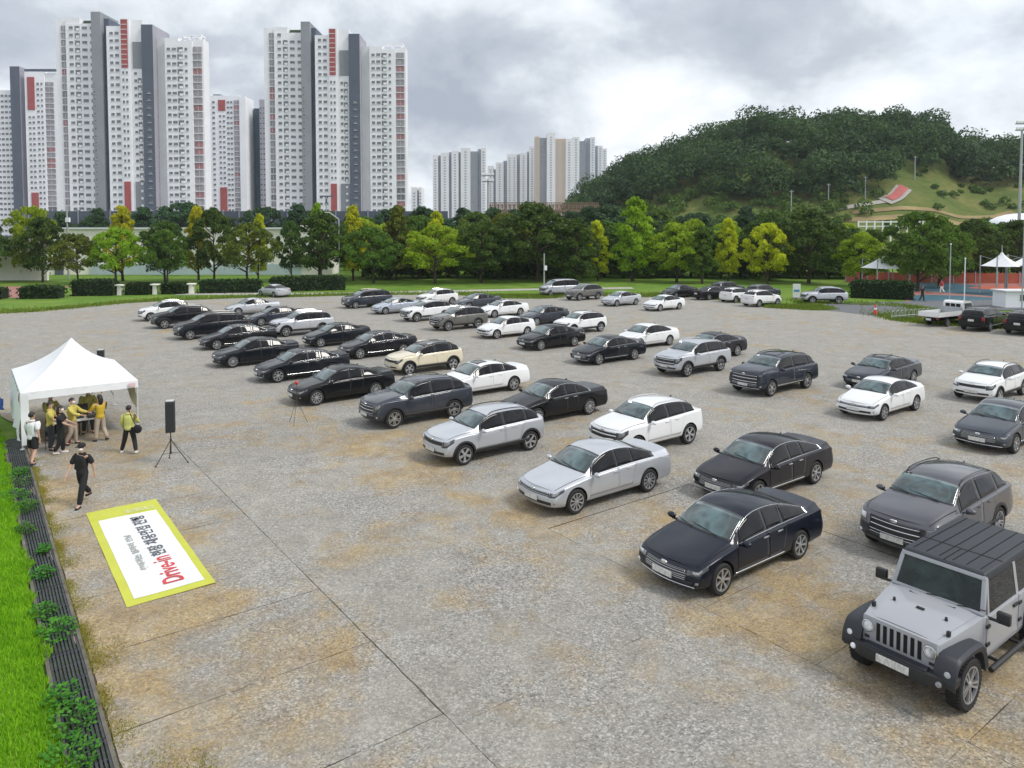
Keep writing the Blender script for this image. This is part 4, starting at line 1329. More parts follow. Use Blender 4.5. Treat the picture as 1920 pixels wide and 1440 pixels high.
# ------------------------------------------------------------------ hill and its wood
HX = np.array([-40, 10, 33, 48, 70, 84, 112, 132, 155, 175, 190, 200, 215, 240, 300, 420], float)
HR = np.array([0, 3, 13, 25, 34, 38, 47, 47, 47, 48.5, 45, 37, 34, 38, 41, 28], float)
def hill_z(x, y):
    x = np.asarray(x, float)
    y = np.asarray(y, float)
    r = np.interp(x * 330 / np.maximum(y, 120), HX, HR)
    f = np.clip((y - 196) / (330 - 196), 0, 1)
    f = f * f * (3 - 2 * f)
    back = np.clip((y - 370) / 140, 0, 1)
    f = f * (1 - back * back * (3 - 2 * back))
    return r * f + np.sin(x * 0.11 + y * 0.05) * 0.8 * f - 0.06
gx = np.linspace(-60, 420, 130)
gy = np.linspace(190, 520, 90)
X, Y = np.meshgrid(gx, gy)
Z = hill_z(X, Y)
V = np.stack([X, Y, Z], -1).reshape(-1, 3)
nx = len(gx)
F = [(j * nx + i, j * nx + i + 1, (j + 1) * nx + i + 1, (j + 1) * nx + i) for j in range(len(gy) - 1) for i in range(nx - 1)]
M['hillside'] = grass_material('hillside_scrub', (0.055, 0.095, 0.02), (0.115, 0.145, 0.035), (0.21, 0.185, 0.065), 0.06)
tag(link('hill', poly_mesh('hill', V, F, M['hillside'], True)), kind='structure')
M['wood_leaf'] = leafmat('wood_foliage', (0.014, 0.046, 0.017), (0.085, 0.155, 0.036), 0.34, 0.05, 0.0)
M['scrub_leaf'] = leafmat('scrub_foliage', (0.04, 0.10, 0.014), (0.15, 0.24, 0.03), 0.3, 0.1, 0.0)
def crown_cloud(centres, radii, per, leaf, seed=3, squash=0.85):
    """leaf quads on bumpy clumps, all in one array"""
    r_ = np.random.default_rng(seed)
    C = np.repeat(np.asarray(centres, float), per, 0)
    Rr = np.repeat(np.asarray(radii, float), per)
    n = len(C)
    d = r_.normal(size=(n, 3))
    d[:, 2] = np.abs(d[:, 2]) * 1.1 - 0.25
    d /= np.linalg.norm(d, axis=1, keepdims=True)
    bump = 1 + 0.22 * np.sin(d[:, 0] * 5 + C[:, 0]) * np.sin(d[:, 1] * 5 + C[:, 1] * 0.7) * np.cos(d[:, 2] * 4)
    rad = Rr * bump * r_.uniform(0.75, 1.04, n)
    p = C + d * rad[:, None] * np.array([1, 1, squash])
    nrm = d + r_.normal(size=(n, 3)) * 0.55
    nrm /= np.linalg.norm(nrm, axis=1, keepdims=True)
    a = np.cross(nrm, r_.normal(size=(n, 3)))
    a /= np.linalg.norm(a, axis=1, keepdims=True)
    b = np.cross(nrm, a)
    s_ = (leaf * r_.uniform(0.6, 1.4, n))[:, None]
    V = np.stack([p - a * s_, p + b * s_ * 0.6, p + a * s_, p - b * s_ * 0.6], 1).reshape(-1, 3)
    return V, np.arange(4 * n).reshape(-1, 4)
def forest_floor(x, y):
    """nearest depth at which the wood starts"""
    return np.interp(x / y * 330, [0, 40, 57, 81, 105, 129, 153, 165, 181, 200, 224, 300], [258, 260, 264, 254, 249, 250, 250, 254, 268, 277, 278, 280])
cen, rad = [], []
tries = 0
while len(cen) < 900 and tries < 30000:
    tries += 1
    y = rng.uniform(222, 372)
    x = rng.uniform(20, 300) * y / 330
    if y < forest_floor(x, y) or x / y < 0.085:
        continue
    r_ = rng.choice([3.0, 3.8, 5.0, 6.6]) * rng.uniform(0.85, 1.2)
    z = float(hill_z(x, y)) + r_ * 0.75 + rng.uniform(0.0, 5.5)
    cen.append((x, y, z))
    rad.append(r_)
V, F = crown_cloud(cen, rad, 330, 0.56)
tag(link('hillside_wood', poly_mesh('hillside_wood', V, F, M['wood_leaf'])), 'dense dark green wood covering the hill', 'wood', kind='stuff')
cen, rad = [], []
for _ in range(560):
    y = rng.uniform(212, 268)
    x = rng.uniform(-20, 260) * y / 330
    u_ = x / y * 330
    if 150 < u_ and rng.random() < 0.85:
        continue
    r_ = rng.uniform(1.2, 3.0)
    cen.append((x, y, float(hill_z(x, y)) + r_ * 0.6))
    rad.append(r_)
for _ in range(26):
    u_ = rng.uniform(178, 232)
    y = rng.uniform(256, 290)
    x = u_ * y / 330
    r_ = rng.uniform(0.8, 1.9)
    cen.append((x, y, float(hill_z(x, y)) + r_ * 0.3))
    rad.append(r_)
V, F = crown_cloud(cen, rad, 150, 0.42, 5)
tag(link('hillside_scrub', poly_mesh('hillside_scrub', V, F, M['scrub_leaf'])), 'lighter green scrub on the lower slopes of the hill', 'scrub', kind='stuff')
def strip_on_hill(name, pts, width, mat, lift, cat=None, label=None):
    P2 = smooth_poly(pts, 8)
    V, F = [], []
    for i, (x, y) in enumerate(P2):
        x0, y0 = P2[max(0, i - 1)]
        x1, y1 = P2[min(len(P2) - 1, i + 1)]
        d = math.hypot(x1 - x0, y1 - y0)
        nx_, ny_ = -(y1 - y0) / d, (x1 - x0) / d
        for s_ in (-1, 1):
            px, py_ = x + nx_ * width * s_ / 2, y + ny_ * width * s_ / 2
            V.append((px, py_, float(hill_z(px, py_)) + lift))
        if i:
            a = 2 * i
            F.append((a - 2, a, a + 1, a - 1))
    return tag(link(name, poly_mesh(name, V, F, mat)), kind='structure')
M['track_red'] = simple('red_track', (0.42, 0.11, 0.10), 0.8, var=0.12, scale=0.3)
M['earth'] = simple('bare_earth', (0.26, 0.20, 0.09), 0.95, var=0.25, scale=0.15, bump=0.3)
strip_on_hill('path_to_hill', [(84, 237), (102, 244), (115.4, 248), (126, 250), (131, 252)], 2.2, M['concrete'], 0.25)
strip_on_hill('hill_road', [(126, 249.5), (131, 252.5), (135.4, 257), (138, 260)], 5.0, M['concrete'], 0.45)
strip_on_hill('running_track', [(128, 250.8), (131.4, 252.8), (135.6, 257.2), (138, 260)], 3.0, M['track_red'], 0.70)
strip_on_hill('terrace_upper', [(112, 243.5), (131, 245), (150, 247), (172, 253)], 2.4, M['earth'], 0.3)
strip_on_hill('terrace_lower', [(100, 238), (128, 239), (150, 241), (172, 247)], 3.2, M['earth'], 0.3)
M['galv'] = simple('galvanised_steel', (0.42, 0.44, 0.46), 0.5, 0.4, var=0.1)
for i, (x, y, h, lb) in enumerate([(91, 240.5, 9, 'slim grey pole at the left end of the hillside path'), (106.5, 248.5, 8, 'grey pole on the slope left of the red track'), (121, 253, 8, 'grey pole where the path meets the red track'), (146, 268, 9, 'grey pole at the top of the red track')]):
    o = thing('utility_pole', lb, 'pole', (x, y, float(hill_z(x, y)) - 0.3), group='poles along the hillside path')
    part('shaft', MB().cyl((0, 0, 0), (0, 0, h), 0.22, 0.14, 8), M['galv'], o)
    part('crossarm', MB().box((0, 0, h - 0.5), (1.4, 0.15, 0.15)), M['galv'], o)
# small railing and shelter roofs at the hill foot
f_ = thing('white_fence', 'white post and rail fence above the right trees', 'fence', (98, 200, 0))
for i in range(9):
    part('post', MB().box((i * 2.2 - 4, 0, 5.0), (0.3, 0.3, 10.4)), M['wall_white'], f_)
part('rail', MB().box((4.8, 0, 9.9), (18, 0.2, 0.3)), M['wall_white'], f_)
part('rail', MB().box((4.8, 0, 8.7), (18, 0.2, 0.25)), M['wall_white'], f_)
s_ = thing('stand_roof', 'pale curved grandstand roof behind the right trees', 'roof', (122, 170, 0))
V, F = [], []
for i in range(13):
    a = R(180 - i * 15)
    V += [(9 * math.cos(a), -6, 7.5 + 3.2 * math.sin(a)), (9 * math.cos(a), 6, 8.5 + 3.2 * math.sin(a))]
    if i:
        F.append((2 * i - 2, 2 * i, 2 * i + 1, 2 * i - 1))
part('canopy', MB().add(V, F), M['wall_white'], s_, True)
for x in (-8.5, 0, 8.5):
    part('column', MB().box((x, -5.5, 3.8), (0.4, 0.4, 7.6 if x else 14)), M['galv'], s_)
# ------------------------------------------------------------------ trees
LEAF = {
    'dark': leafmat('leaf_dark', (0.030, 0.078, 0.013), (0.125, 0.21, 0.03), 0.42, 0.5, 0.3),
    'mid': leafmat('leaf_mid', (0.05, 0.12, 0.016), (0.17, 0.29, 0.034), 0.45, 0.5, 0.3),
    'olive': leafmat('leaf_olive', (0.07, 0.10, 0.014), (0.22, 0.27, 0.03), 0.4, 0.5, 0.25),
    'lime': leafmat('leaf_lime', (0.16, 0.28, 0.015), (0.46, 0.62, 0.035), 0.55, 0.5, 0.2),
    'yellow': leafmat('leaf_yellow', (0.34, 0.37, 0.012), (0.80, 0.80, 0.04), 0.58, 0.5, 0.2),
    'blue': leafmat('leaf_bluegreen', (0.024, 0.066, 0.028), (0.09, 0.165, 0.065), 0.34, 0.4, 0.2),
}
M['bark'] = simple('bark', (0.055, 0.042, 0.032), 0.95, var=0.35, scale=5, bump=0.6)
def tree_proto(shape, seed):
    """unit tree: height 1, returns (trunk mesh, crown mesh)"""
    r_ = np.random.default_rng(seed)
    t = MB()
    if shape == 'cone':
        base, topz, wmax, k = 0.14, 1.0, 0.33, 46
    elif shape == 'round':
        base, topz, wmax, k = 0.20, 0.98, 0.50, 52
    elif shape == 'flat':
        base, topz, wmax, k = 0.28, 0.96, 0.60, 52
    else:
        base, topz, wmax, k = 0.05, 1.0, 0.46, 54
    def env(h):
        if shape == 'cone':
            return wmax * (0.28 + 0.72 * min(1, h * 4.5)) * (1 - h) ** 0.72 + 0.02
        if shape == 'flat':
            return wmax * math.sin(math.pi * min(1, 0.18 + h * 0.80)) ** 0.7
        return wmax * math.sin(math.pi * (0.13 + h * 0.83)) ** 0.8
    cen, rad = [], []
    lean = r_.normal(0, 0.03, 2)
    for i in range(k):
        h = ((i + r_.random()) / k) ** 0.9
        e = env(h)
        a = i * 2.399 + r_.normal(0, 0.4)
        q = e * math.sqrt(r_.uniform(0.15, 1.0))
        z = base + (topz - base) * h * 0.96
        cen.append((q * math.cos(a) + lean[0] * h, q * math.sin(a) + lean[1] * h, z))
        rad.append((0.085 + 0.05 * r_.random()) * (0.75 if shape == 'cone' else 1.0) * (1.1 - 0.35 * h))
    V, F = crown_cloud(cen, rad, 190, 0.0185 if shape != 'cone' else 0.016, seed, 0.72)
    crown = poly_mesh('crown', V, F, LEAF['mid'])
    pts = [(0, 0, 0), (0.008, 0.004, base * 0.7), (lean[0] * 0.4, lean[1] * 0.4, 0.45), (lean[0], lean[1], 0.8)]
    t.tube(pts, [0.026, 0.020, 0.014, 0.004], 7)
    for i in range(0, k, 3):
        c = cen[i]
        z0 = max(base * 0.6, c[2] - 0.16)
        t.tube([(lean[0] * z0, lean[1] * z0, z0), (c[0] * 0.5, c[1] * 0.5, (z0 + c[2]) / 2 + 0.01), c], [0.010, 0.007, 0.002], 5)
    trunk = t.mesh('trunk', [M['bark']], True)
    return trunk, crown
PROTO = {s: [tree_proto(s, 40 + i * 7 + j) for j in range(2)] for i, s in enumerate(('cone', 'round', 'flat', 'bush'))}
_tc = [0]
def tree(x, y, h, wide, shape, leaf, label, z=0.0, group='trees behind the parking lot', name='tree'):
    tr, cr = PROTO[shape][_tc[0] % 2]
    _tc[0] += 1
    if x < -30 and name == 'tree':
        wide *= 0.82
    o = thing(name, label, 'tree', (x, y, z - 0.05), random.uniform(0, 6.28), group)
    a = link('trunk', tr, o)
    b = link('crown', cr, o)
    for q in (a, b):
        q.scale = (h * wide, h * wide, h)
    b.material_slots[0].link = 'OBJECT'
    b.material_slots[0].material = LEAF[leaf]
    return o
# x, y, height, width factor, shape, leaf, label
TREES = [
    (-79, 108, 11.5, 0.95, 'round', 'dark', 'dark round tree at the very left edge of the tree line'),
    (-73, 112, 12.0, 0.85, 'round', 'lime', 'leafy green tree rising behind the leftmost dark tree'),
    (-76, 103, 7.6, 1.15, 'flat', 'mid', 'low spreading tree in front of the leftmost trees'),
    (-69.0, 108, 10.2, 0.9, 'round', 'dark', 'dark tree beside the pale wall end at left'),
    (-61.5, 104, 7.6, 1.0, 'flat', 'olive', 'small olive tree with leaning stems before the pale wall end'),
    (-58.8, 111, 12.0, 0.95, 'cone', 'yellow', 'brightest yellow conical tree left of centre, before the sports hall'),
    (-56.6, 105, 8.6, 1.05, 'flat', 'lime', 'broad lime tree under the brightest yellow tree'),
    (-51.0, 108, 9.6, 1.0, 'round', 'dark', 'dark round tree right of the brightest yellow tree'),
    (-48.8, 104, 8.2, 0.9, 'flat', 'mid', 'green tree with low branches left of the white parked cars'),
    (-48.2, 113, 12.0, 0.8, 'cone', 'yellow', 'slim yellow tree standing before the navy tower core'),
    (-44.6, 110, 11.6, 0.8, 'round', 'dark', 'tall dark tree between two yellow trees before the hall'),
    (-38.2, 106, 9.4, 1.05, 'flat', 'olive', 'olive tree behind the silver car at the lot corner'),
    (-37.6, 109, 10.6, 0.7, 'cone', 'yellow', 'yellow topped tree above the olive one'),
    (-33.6, 112, 9.6, 0.6, 'round', 'dark', 'thin dark see-through tree in front of the cream gable'),
    (-28.3, 109, 11.0, 0.95, 'round', 'dark', 'dense dark round tree left of the curved street lamp'),
    (-30.0, 114, 12.6, 0.55, 'cone', 'lime', 'pale green pointed treetop behind the dense dark tree'),
    (-24.2, 112, 12.0, 0.72, 'cone', 'yellow', 'narrow yellow tree right of the curved street lamp'),
    (-20.0, 106, 8.8, 1.0, 'flat', 'mid', 'spreading green tree on the lawn right of the lamp'),
    (-17.6, 112, 12.0, 0.85, 'cone', 'olive', 'olive conical tree above the spreading lawn tree'),
    (-14.6, 116, 10.6, 0.9, 'round', 'mid', 'green tree filling the gap behind the lawn trees'),
    (-11.0, 105, 9.0, 1.05, 'flat', 'lime', 'yellow-green layered tree on the lawn left of the dark clump'),
    (-11.6, 111, 11.2, 0.7, 'cone', 'yellow', 'yellow spire rising above the layered lawn tree'),
    (-4.5, 107, 9.6, 1.05, 'round', 'dark', 'dark round tree on the lawn left of the grey sign pole'),
    (-1.2, 116, 11.0, 0.9, 'round', 'olive', 'olive crown peeping behind the dark clump'),
    (3.8, 110, 12.4, 1.15, 'round', 'dark', 'largest dark tree at the middle of the tree line'),
    (9.5, 108, 9.8, 0.9, 'bush', 'dark', 'low dark tree behind the silver van'),
    (13.0, 111, 9.6, 0.8, 'cone', 'yellow', 'yellow feathery tree right of the largest dark tree'),
    (18.2, 111, 13.4, 0.95, 'cone', 'lime', 'tallest lime conical tree in the middle right'),
    (24.2, 108, 9.2, 1.0, 'round', 'lime', 'round lime tree behind the dark parked cars'),
    (27.2, 105, 8.8, 0.9, 'cone', 'mid', 'green conical tree right of the round lime tree'),
    (31.8, 108, 9.9, 0.72, 'cone', 'yellow', 'left of the two lollipop-like yellow trees behind the parked cars'),
    (36.2, 104, 9.2, 0.8, 'round', 'yellow', 'right of the two lollipop-like yellow trees behind the parked cars'),
    (42.8, 106, 11.4, 1.05, 'round', 'dark', 'big dark tree behind the silver estate car'),
    (39.2, 112, 10.8, 0.9, 'bush', 'dark', 'dark leafy tree between the yellow pair and the big dark tree'),
    (47.5, 100, 7.8, 0.95, 'round', 'lime', 'bright lime tree left of the white canopy at right'),
    (50.8, 92, 10.6, 0.95, 'round', 'mid', 'tall green tree right of the white canopy'),
    (57.0, 98, 9.6, 0.95, 'round', 'mid', 'green tree overhanging the coloured court'),
    (60.5, 104, 8.0, 0.9, 'flat', 'olive', 'olive tree behind the coloured court'),
    (67.5, 108, 9.8, 1.0, 'round', 'dark', 'dark tree behind the rightmost canopy'),
    (77.0, 112, 9.8, 1.0, 'round', 'dark', 'dark tree at the right picture edge'),
]
for a in TREES:
    tree(a[0], a[1], a[2] * 0.95, *a[3:])
# second and third rows, each its own tree
LB = {'blue': 'blue-green', 'dark': 'dark', 'mid': 'green', 'olive': 'olive'}
back = []
for i in range(30):
    x = -44 + i * 3.1 + random.uniform(-1, 1)
    back.append((x, random.uniform(138, 168), random.uniform(9.8, 12.6), random.choice(['blue', 'blue', 'mid', 'blue'])))
for i in range(30):
    x = -24 + i * 3.9 + random.uniform(-1.2, 1.2)
    back.append((x, random.uniform(119, 132), random.uniform(7.4, 9.8), random.choice(['dark', 'mid', 'mid', 'olive', 'lime'])))
for i in range(9):
    back.append((-100 + i * 7 + random.uniform(-2, 2), random.uniform(150, 162), random.uniform(10, 13.5), 'blue'))
for i in range(26):
    back.append((-22 + i * 3.1 + random.uniform(-1, 1), random.uniform(116, 121), random.uniform(6.0, 8.0), 'dark'))
for (x, y, h, lf) in back:
    tree(x, y, h, random.uniform(0.9, 1.2), (random.choice(['round', 'bush', 'round', 'cone']) if h > 8.2 else 'bush'), lf, {'blue': 'blue-green tree of the furthest row, topping the front tree line', 'dark': 'dark green tree crowded in close behind the front tree line', 'mid': 'fresh green tree crowded in behind the front tree line', 'olive': 'olive tree crowded in behind the front tree line', 'lime': 'lime green tree crowded in behind the front tree line'}[lf], group='crowded trees of the back rows', name='background_tree')
# clipped hedges
hedge_leaf = leafmat('hedge_leaf', (0.012, 0.035, 0.008), (0.045, 0.085, 0.018), 0.2, 1.5, 0.25)
M['hedge_core'] = simple('hedge_core', (0.012, 0.022, 0.008), 0.95)
def hedge(x0, y0, x1, y1, wdt, hgt, label):
    L = math.hypot(x1 - x0, y1 - y0)
    o = thing('hedge', label, 'hedge', ((x0 + x1) / 2, (y0 + y1) / 2, -0.05), math.atan2(y1 - y0, x1 - x0), 'clipped hedges at the far lawn')
    part('stems', MB().box((0, 0, hgt * 0.44), (L - 0.35, wdt - 0.35, hgt * 0.88)), M['hedge_core'], o)
    n = int(L * 190)
    p = np.stack([rng.uniform(-L / 2, L / 2, n), rng.uniform(-wdt / 2, wdt / 2, n), rng.uniform(0.05, hgt, n)], 1)
    side = rng.random(n)
    p[side < 0.45, 1] = np.sign(p[side < 0.45, 1]) * wdt / 2
    p[side >= 0.45, 2] = hgt
    p += rng.normal(0, 0.07, p.shape)
    ed = np.minimum(1, (L / 2 - np.abs(p[:, 0])) / 0.5).clip(0, 1)
    p[:, 2] *= 0.8 + 0.2 * ed
    nr = rng.normal(size=(n, 3))
    a = np.cross(nr, rng.normal(size=(n, 3)))
    a /= np.linalg.norm(a, axis=1, keepdims=True)
    b = np.cross(a, nr / np.linalg.norm(nr, axis=1, keepdims=True))
    s = 0.13
    V = np.stack([p - a * s, p + b * s, p + a * s, p - b * s], 1).reshape(-1, 3)
    link('foliage', poly_mesh('foliage', V, np.arange(4 * n).reshape(-1, 4), hedge_leaf), o)
hedge(-66, 81, -56.5, 82, 1.8, 1.2, 'clipped dark hedge at the left picture edge')
hedge(-55.2, 82.5, -50.8, 83.0, 1.8, 1.3, 'short clipped hedge second from the left edge')
hedge(-51.4, 86.0, -46.6, 86.6, 1.9, 1.8, 'tallest clipped hedge, beside the red paving')
hedge(-46.0, 87.4, -43.0, 87.8, 1.9, 1.3, 'short hedge between the first two stone posts')
hedge(-42.2, 88.4, -39.2, 88.8, 1.9, 1.3, 'short hedge between the second and third stone posts')
hedge(-38.2, 89.6, -31.0, 91.2, 2.0, 1.5, 'long hedge behind the white suv')
hedge(-30.4, 92.0, -21.5, 95.0, 2.2, 1.7, 'long dark hedge behind the lone silver car')
hedge(38.6, 84.0, 44.5, 81.0, 2.2, 1.9, 'tall dark hedge right of the silver estate car')
for x, y, lb in ((-46.3, 87.0, 'stone seat post left of three among the hedges'), (-42.6, 88.0, 'stone seat post in the middle of three among the hedges'), (-38.7, 89.0, 'stone seat post right of three among the hedges')):
    o = thing('stone_post', lb, 'post', (x, y - 0.3, -0.05), group='stone posts among the hedges')
    part('shaft', MB().box((0, 0, 0.55), (0.55, 0.55, 1.1), taper=(0.85, 0.85)), M['cream'], o, bevel=0.03)
    part('cap', MB().box((0, 0, 1.18), (0.95, 0.75, 0.16)), M['cream'], o, bevel=0.03)
# ------------------------------------------------------------------ off-roader
def make_jeep():
    root = link('off_road_car', None)
    wb, W = 2.947, 1.88
    pb = P['black']
    r = 0.41
    # tub with tapered nose (x forward)
    V = []
    prof = [(1.95, 0.60, 0.66, 1.08), (1.62, 0.66, 0.62, 1.12), (0.72, 0.76, 0.60, 1.20), (0.70, 0.78, 0.50, 1.20), (-2.05, 0.78, 0.50, 1.20)]
    for (x, hw, z0, z1) in prof:
        V += [(x, -hw, z0), (x, hw, z0), (x, hw, z1), (x, -hw, z1)]
    F = [(3, 2, 1, 0)]
    for i in range(len(prof) - 1):
        a, b = 4 * i, 4 * i + 4
        for k in range(4):
            F.append((a + k, a + (k + 1) % 4, b + (k + 1) % 4, b + k))
    e = 4 * (len(prof) - 1)
    F.append((e, e + 1, e + 2, e + 3))
    part('body', MB().add(V, F), pb, root, True, 0.03, weld=True)
    # domed hood
    V, F = [], []
    for i, (x, hw, z) in enumerate([(1.90, 0.50, 1.075), (1.80, 0.53, 1.11), (1.0, 0.64, 1.195), (0.74, 0.67, 1.215)]):
        for j in range(9):
            q = -1 + j / 4
            V.append((x, hw * q, z + 0.035 * (1 - q ** 4)))
    for i in range(3):
        for j in range(8):
            a = i * 9 + j
            F.append((a, a + 9, a + 10, a + 1))
    V += [(x, y, z - 0.10) for (x, y, z) in V[:]]
    ring = [0, 9, 18, 27] + list(range(28, 36)) + [26, 17, 8] + list(range(7, 0, -1))
    for a, b in zip(ring, ring[1:] + ring[:1]):
        F.append((b, a, a + 36, b + 36))
    hood = part('hood', MB().add(V, F), pb, root, True)
    for (x, y) in ((1.28, 0.42), (1.28, -0.42)):
        part('hood_bumper', MB().cyl((x, y, 1.19), (x, y, 1.245), 0.028, 0.02, 8), M['trim'], hood)
    part('washer_nozzle', MB().box((1.25, 0, 1.215), (0.05, 0.12, 0.025)), M['trim'], hood)
    for sy in (1, -1):
        part('hood_latch', MB().box((1.62, sy * 0.60, 1.13), (0.06, 0.05, 0.14)), M['trim'], hood)
    part('cowl_vent', MB().box((0.80, 0, 1.235), (0.10, 0.75, 0.012)), M['trim'], hood)
    # grille face with seven slots and round lamps
    gz = MB()
    gz.box((1.965, 0, 0.885), (0.06, 1.22, 0.46), taper=(1, 0.97))
    grille = part('grille', gz, pb, root, True, 0.02)
    for i in range(7):
        y = -0.33 + i * 0.11
        part('grille_slot', MB().box((1.992, y, 0.90), (0.02, 0.060, 0.30)), M['dark'], grille)
    for sy in (1, -1):
        hl = MB().lathe([(0.098, -0.01), (0.100, 0.035), (0.088, 0.040), (0.08, 0.015)], 24, 'X', (1.99, sy * 0.495, 0.95))
        lp = part('headlight', hl, M['chrome'], root, True)
        part('lens', MB().ell((1.995, sy * 0.495, 0.95), (0.03, 0.088, 0.088), 20, 10), M['lamp'], lp, True)
        part('side_marker', MB().box((1.99, sy * 0.515, 0.76), (0.02, 0.08, 0.05)), M['trim'], root)
    # windscreen frame
    zx = lambda z: 0.66 - (z - 1.20) * 0.42
    zt = 1.73
    fr = MB()
    for sy in (1, -1):
        V = [(zx(1.2) + 0.04, sy * 0.76, 1.2), (zx(1.2) + 0.04, sy * 0.69, 1.2), (zx(zt) + 0.04, sy * 0.63, zt), (zx(zt) + 0.04, sy * 0.70, zt)]
        V += [(x - 0.07, y, z) for x, y, z in V]
        fr.add(V, [(0, 1, 2, 3), (7, 6, 5, 4), (0, 4, 5, 1), (1, 5, 6, 2), (2, 6, 7, 3), (3, 7, 4, 0)])
    rt = Matrix.Rotation(-math.atan(0.42), 3, 'Y')
    fr.box((zx(zt) - 0.0, 0, zt + 0.01), (0.075, 1.38, 0.075), rt)
    fr.box((zx(1.22) + 0.01, 0, 1.225), (0.075, 1.5, 0.055), rt)
    part('windscreen_frame', fr, pb, root, True, 0.008)
    V = [(zx(1.24) + 0.005, y, 1.24) for y in (-0.71, 0.71)] + [(zx(1.70) + 0.005, y, 1.70) for y in (0.65, -0.65)]
    V += [(x - 0.02, y, z) for x, y, z in V]
    part('windscreen', MB().add(V, [(0, 1, 2, 3), (7, 6, 5, 4), (0, 4, 5, 1), (1, 5, 6, 2), (2, 6, 7, 3), (3, 7, 4, 0)]), M['glass_dark'], root)
    for y in (0.35, -0.15):
        part('wiper', MB().tube([(0.70, y, 1.245), (0.655, y + 0.42, 1.30)], 0.010, 5), M['trim'], root)
    # hard top in panels
    top = MB()
    V = []
    for (x, hw, z0, z1) in ((0.46, 0.685, 1.74, 1.80), (0.40, 0.70, 1.70, 1.83), (-1.95, 0.70, 1.66, 1.83), (-2.05, 0.69, 1.60, 1.78)):
        V += [(x, -hw, z0), (x, hw, z0), (x, hw * 0.95, z1), (x, -hw * 0.95, z1)]
    F = [(3, 2, 1, 0), (12, 13, 14, 15)]
    for i in range(3):
        a, b = 4 * i, 4 * i + 4
        for k in range(4):
            F.append((a + k, a + (k + 1) % 4, b + (k + 1) % 4, b + k))
    top.add(V, F)
    roof = part('hard_top', top, M['hardtop'], root, True, 0.02, weld=True)
    for i in range(6):
        part('roof_groove', MB().box((-0.80, -0.55 + i * 0.22, 1.833), (2.25, 0.012, 0.010)), M['dark'], roof)  # thin dark strips coloured in for grooves of the top
    part('roof_seam', MB().box((-0.30, 0, 1.832), (0.018, 1.32, 0.008)), M['dark'], roof)
    part('roof_seam', MB().box((0.06, 0.0, 1.832), (0.70, 0.018, 0.008)), M['dark'], roof)
    for sy in (1, -1):
        # pillars and side glass
        for (x0, x1) in ((0.46, 0.40), (-0.62, -0.72), (-1.55, -1.66)):
            V = [(x0 + 0.12 if x0 > 0 else x0, sy * 0.775, 1.19), (x1 + 0.12 if x0 > 0 else x1, sy * 0.775, 1.19), (x1, sy * 0.70, 1.74), (x0, sy * 0.70, 1.74)]
            V += [(x, y - sy * 0.05, z) for x, y, z in V]
            part('pillar', MB().add(V, [(0, 1, 2, 3), (7, 6, 5, 4), (0, 4, 5, 1), (1, 5, 6, 2), (2, 6, 7, 3), (3, 7, 4, 0)], 0), pb, root, weld=True)
        for (nm, x0, x1) in (('front_side_window', 0.54, -0.62), ('rear_side_window', -0.72, -1.55), ('quarter_window', -1.66, -2.04)):
            xt0 = 0.42 if x0 > 0 else x0
            V = [(x0, sy * 0.765, 1.21), (x1, sy * 0.765, 1.21), (x1, sy * 0.697, 1.70), (xt0, sy * 0.697, 1.70)]
            V += [(x, y - sy * 0.015, z) for x, y, z in V]
            part(nm, MB().add(V, [(0, 1, 2, 3), (7, 6, 5, 4), (0, 4, 5, 1), (1, 5, 6, 2), (2, 6, 7, 3), (3, 7, 4, 0)]), M['glass_side'], root, weld=True)
        for (x0, x1) in ((0.66, -0.64), (-0.68, -1.62)):
            d = part('door', MB().box(((x0 + x1) / 2, sy * 0.785, 0.88), (x0 - x1, 0.03, 0.62)), pb, root, False, 0.008)
            part('door_handle', MB().box((x1 + 0.16, sy * 0.815, 1.08), (0.18, 0.03, 0.05)), M['trim'], d, False, 0.006)
            for z in (1.05, 0.75):
                part('hinge', MB().box((x0 - 0.02, sy * 0.808, z), (0.12, 0.025, 0.05)), M['trim'], d)
        part('side_step', MB().cyl((0.75, sy * 0.90, 0.40), (-0.85, sy * 0.90, 0.40), 0.045, 0.045, 10), M['trim'], root, True)
        part('step_bracket', MB().box((0.4, sy * 0.80, 0.42), (0.05, 0.22, 0.04)).box((-0.5, sy * 0.80, 0.42), (0.05, 0.22, 0.04)), M['trim'], root)
        mm = MB().box((0.56, sy * 1.0, 1.24), (0.10, 0.20, 0.19))
        mm.box((0.60, sy * 0.86, 1.18), (0.05, 0.18, 0.05))
        part('wing_mirror', mm, M['trim'], root, True, 0.02)
        # flared wings: flat top falling to both ends, standing off the tub
        for cx, xa, xb in ((wb / 2, 0.62, -0.62), (-wb / 2, 0.60, -0.58)):
            pr = [(cx + xa, 0.60), (cx + xa - 0.05, 0.82), (cx + xa - 0.24, 0.98), (cx + xb + 0.32, 0.98), (cx + xb + 0.10, 0.84), (cx + xb, 0.56)]
            pr = smooth_poly(pr, 4)
            V, F = [], []
            for (x, z) in pr:
                V += [(x, sy * 0.58, z + 0.015), (x, sy * 0.86, z), (x, sy * 0.905, z - 0.05), (x * 1 + (cx - x) * 0.10, sy * 0.885, z - 0.13), (x + (cx - x) * 0.08, sy * 0.58, z - 0.06)]
            for i in range(len(pr) - 1):
                for k in range(5):
                    F.append((5 * i + k, 5 * i + (k + 1) % 5, 5 * i + 5 + (k + 1) % 5, 5 * i + 5 + k))
            F += [(0, 1, 2, 3, 4), tuple(5 * (len(pr) - 1) + k for k in (4, 3, 2, 1, 0))]
            part('wing_flare', MB().add(V, F), M['hardtop'], root, True, 0, weld=True)
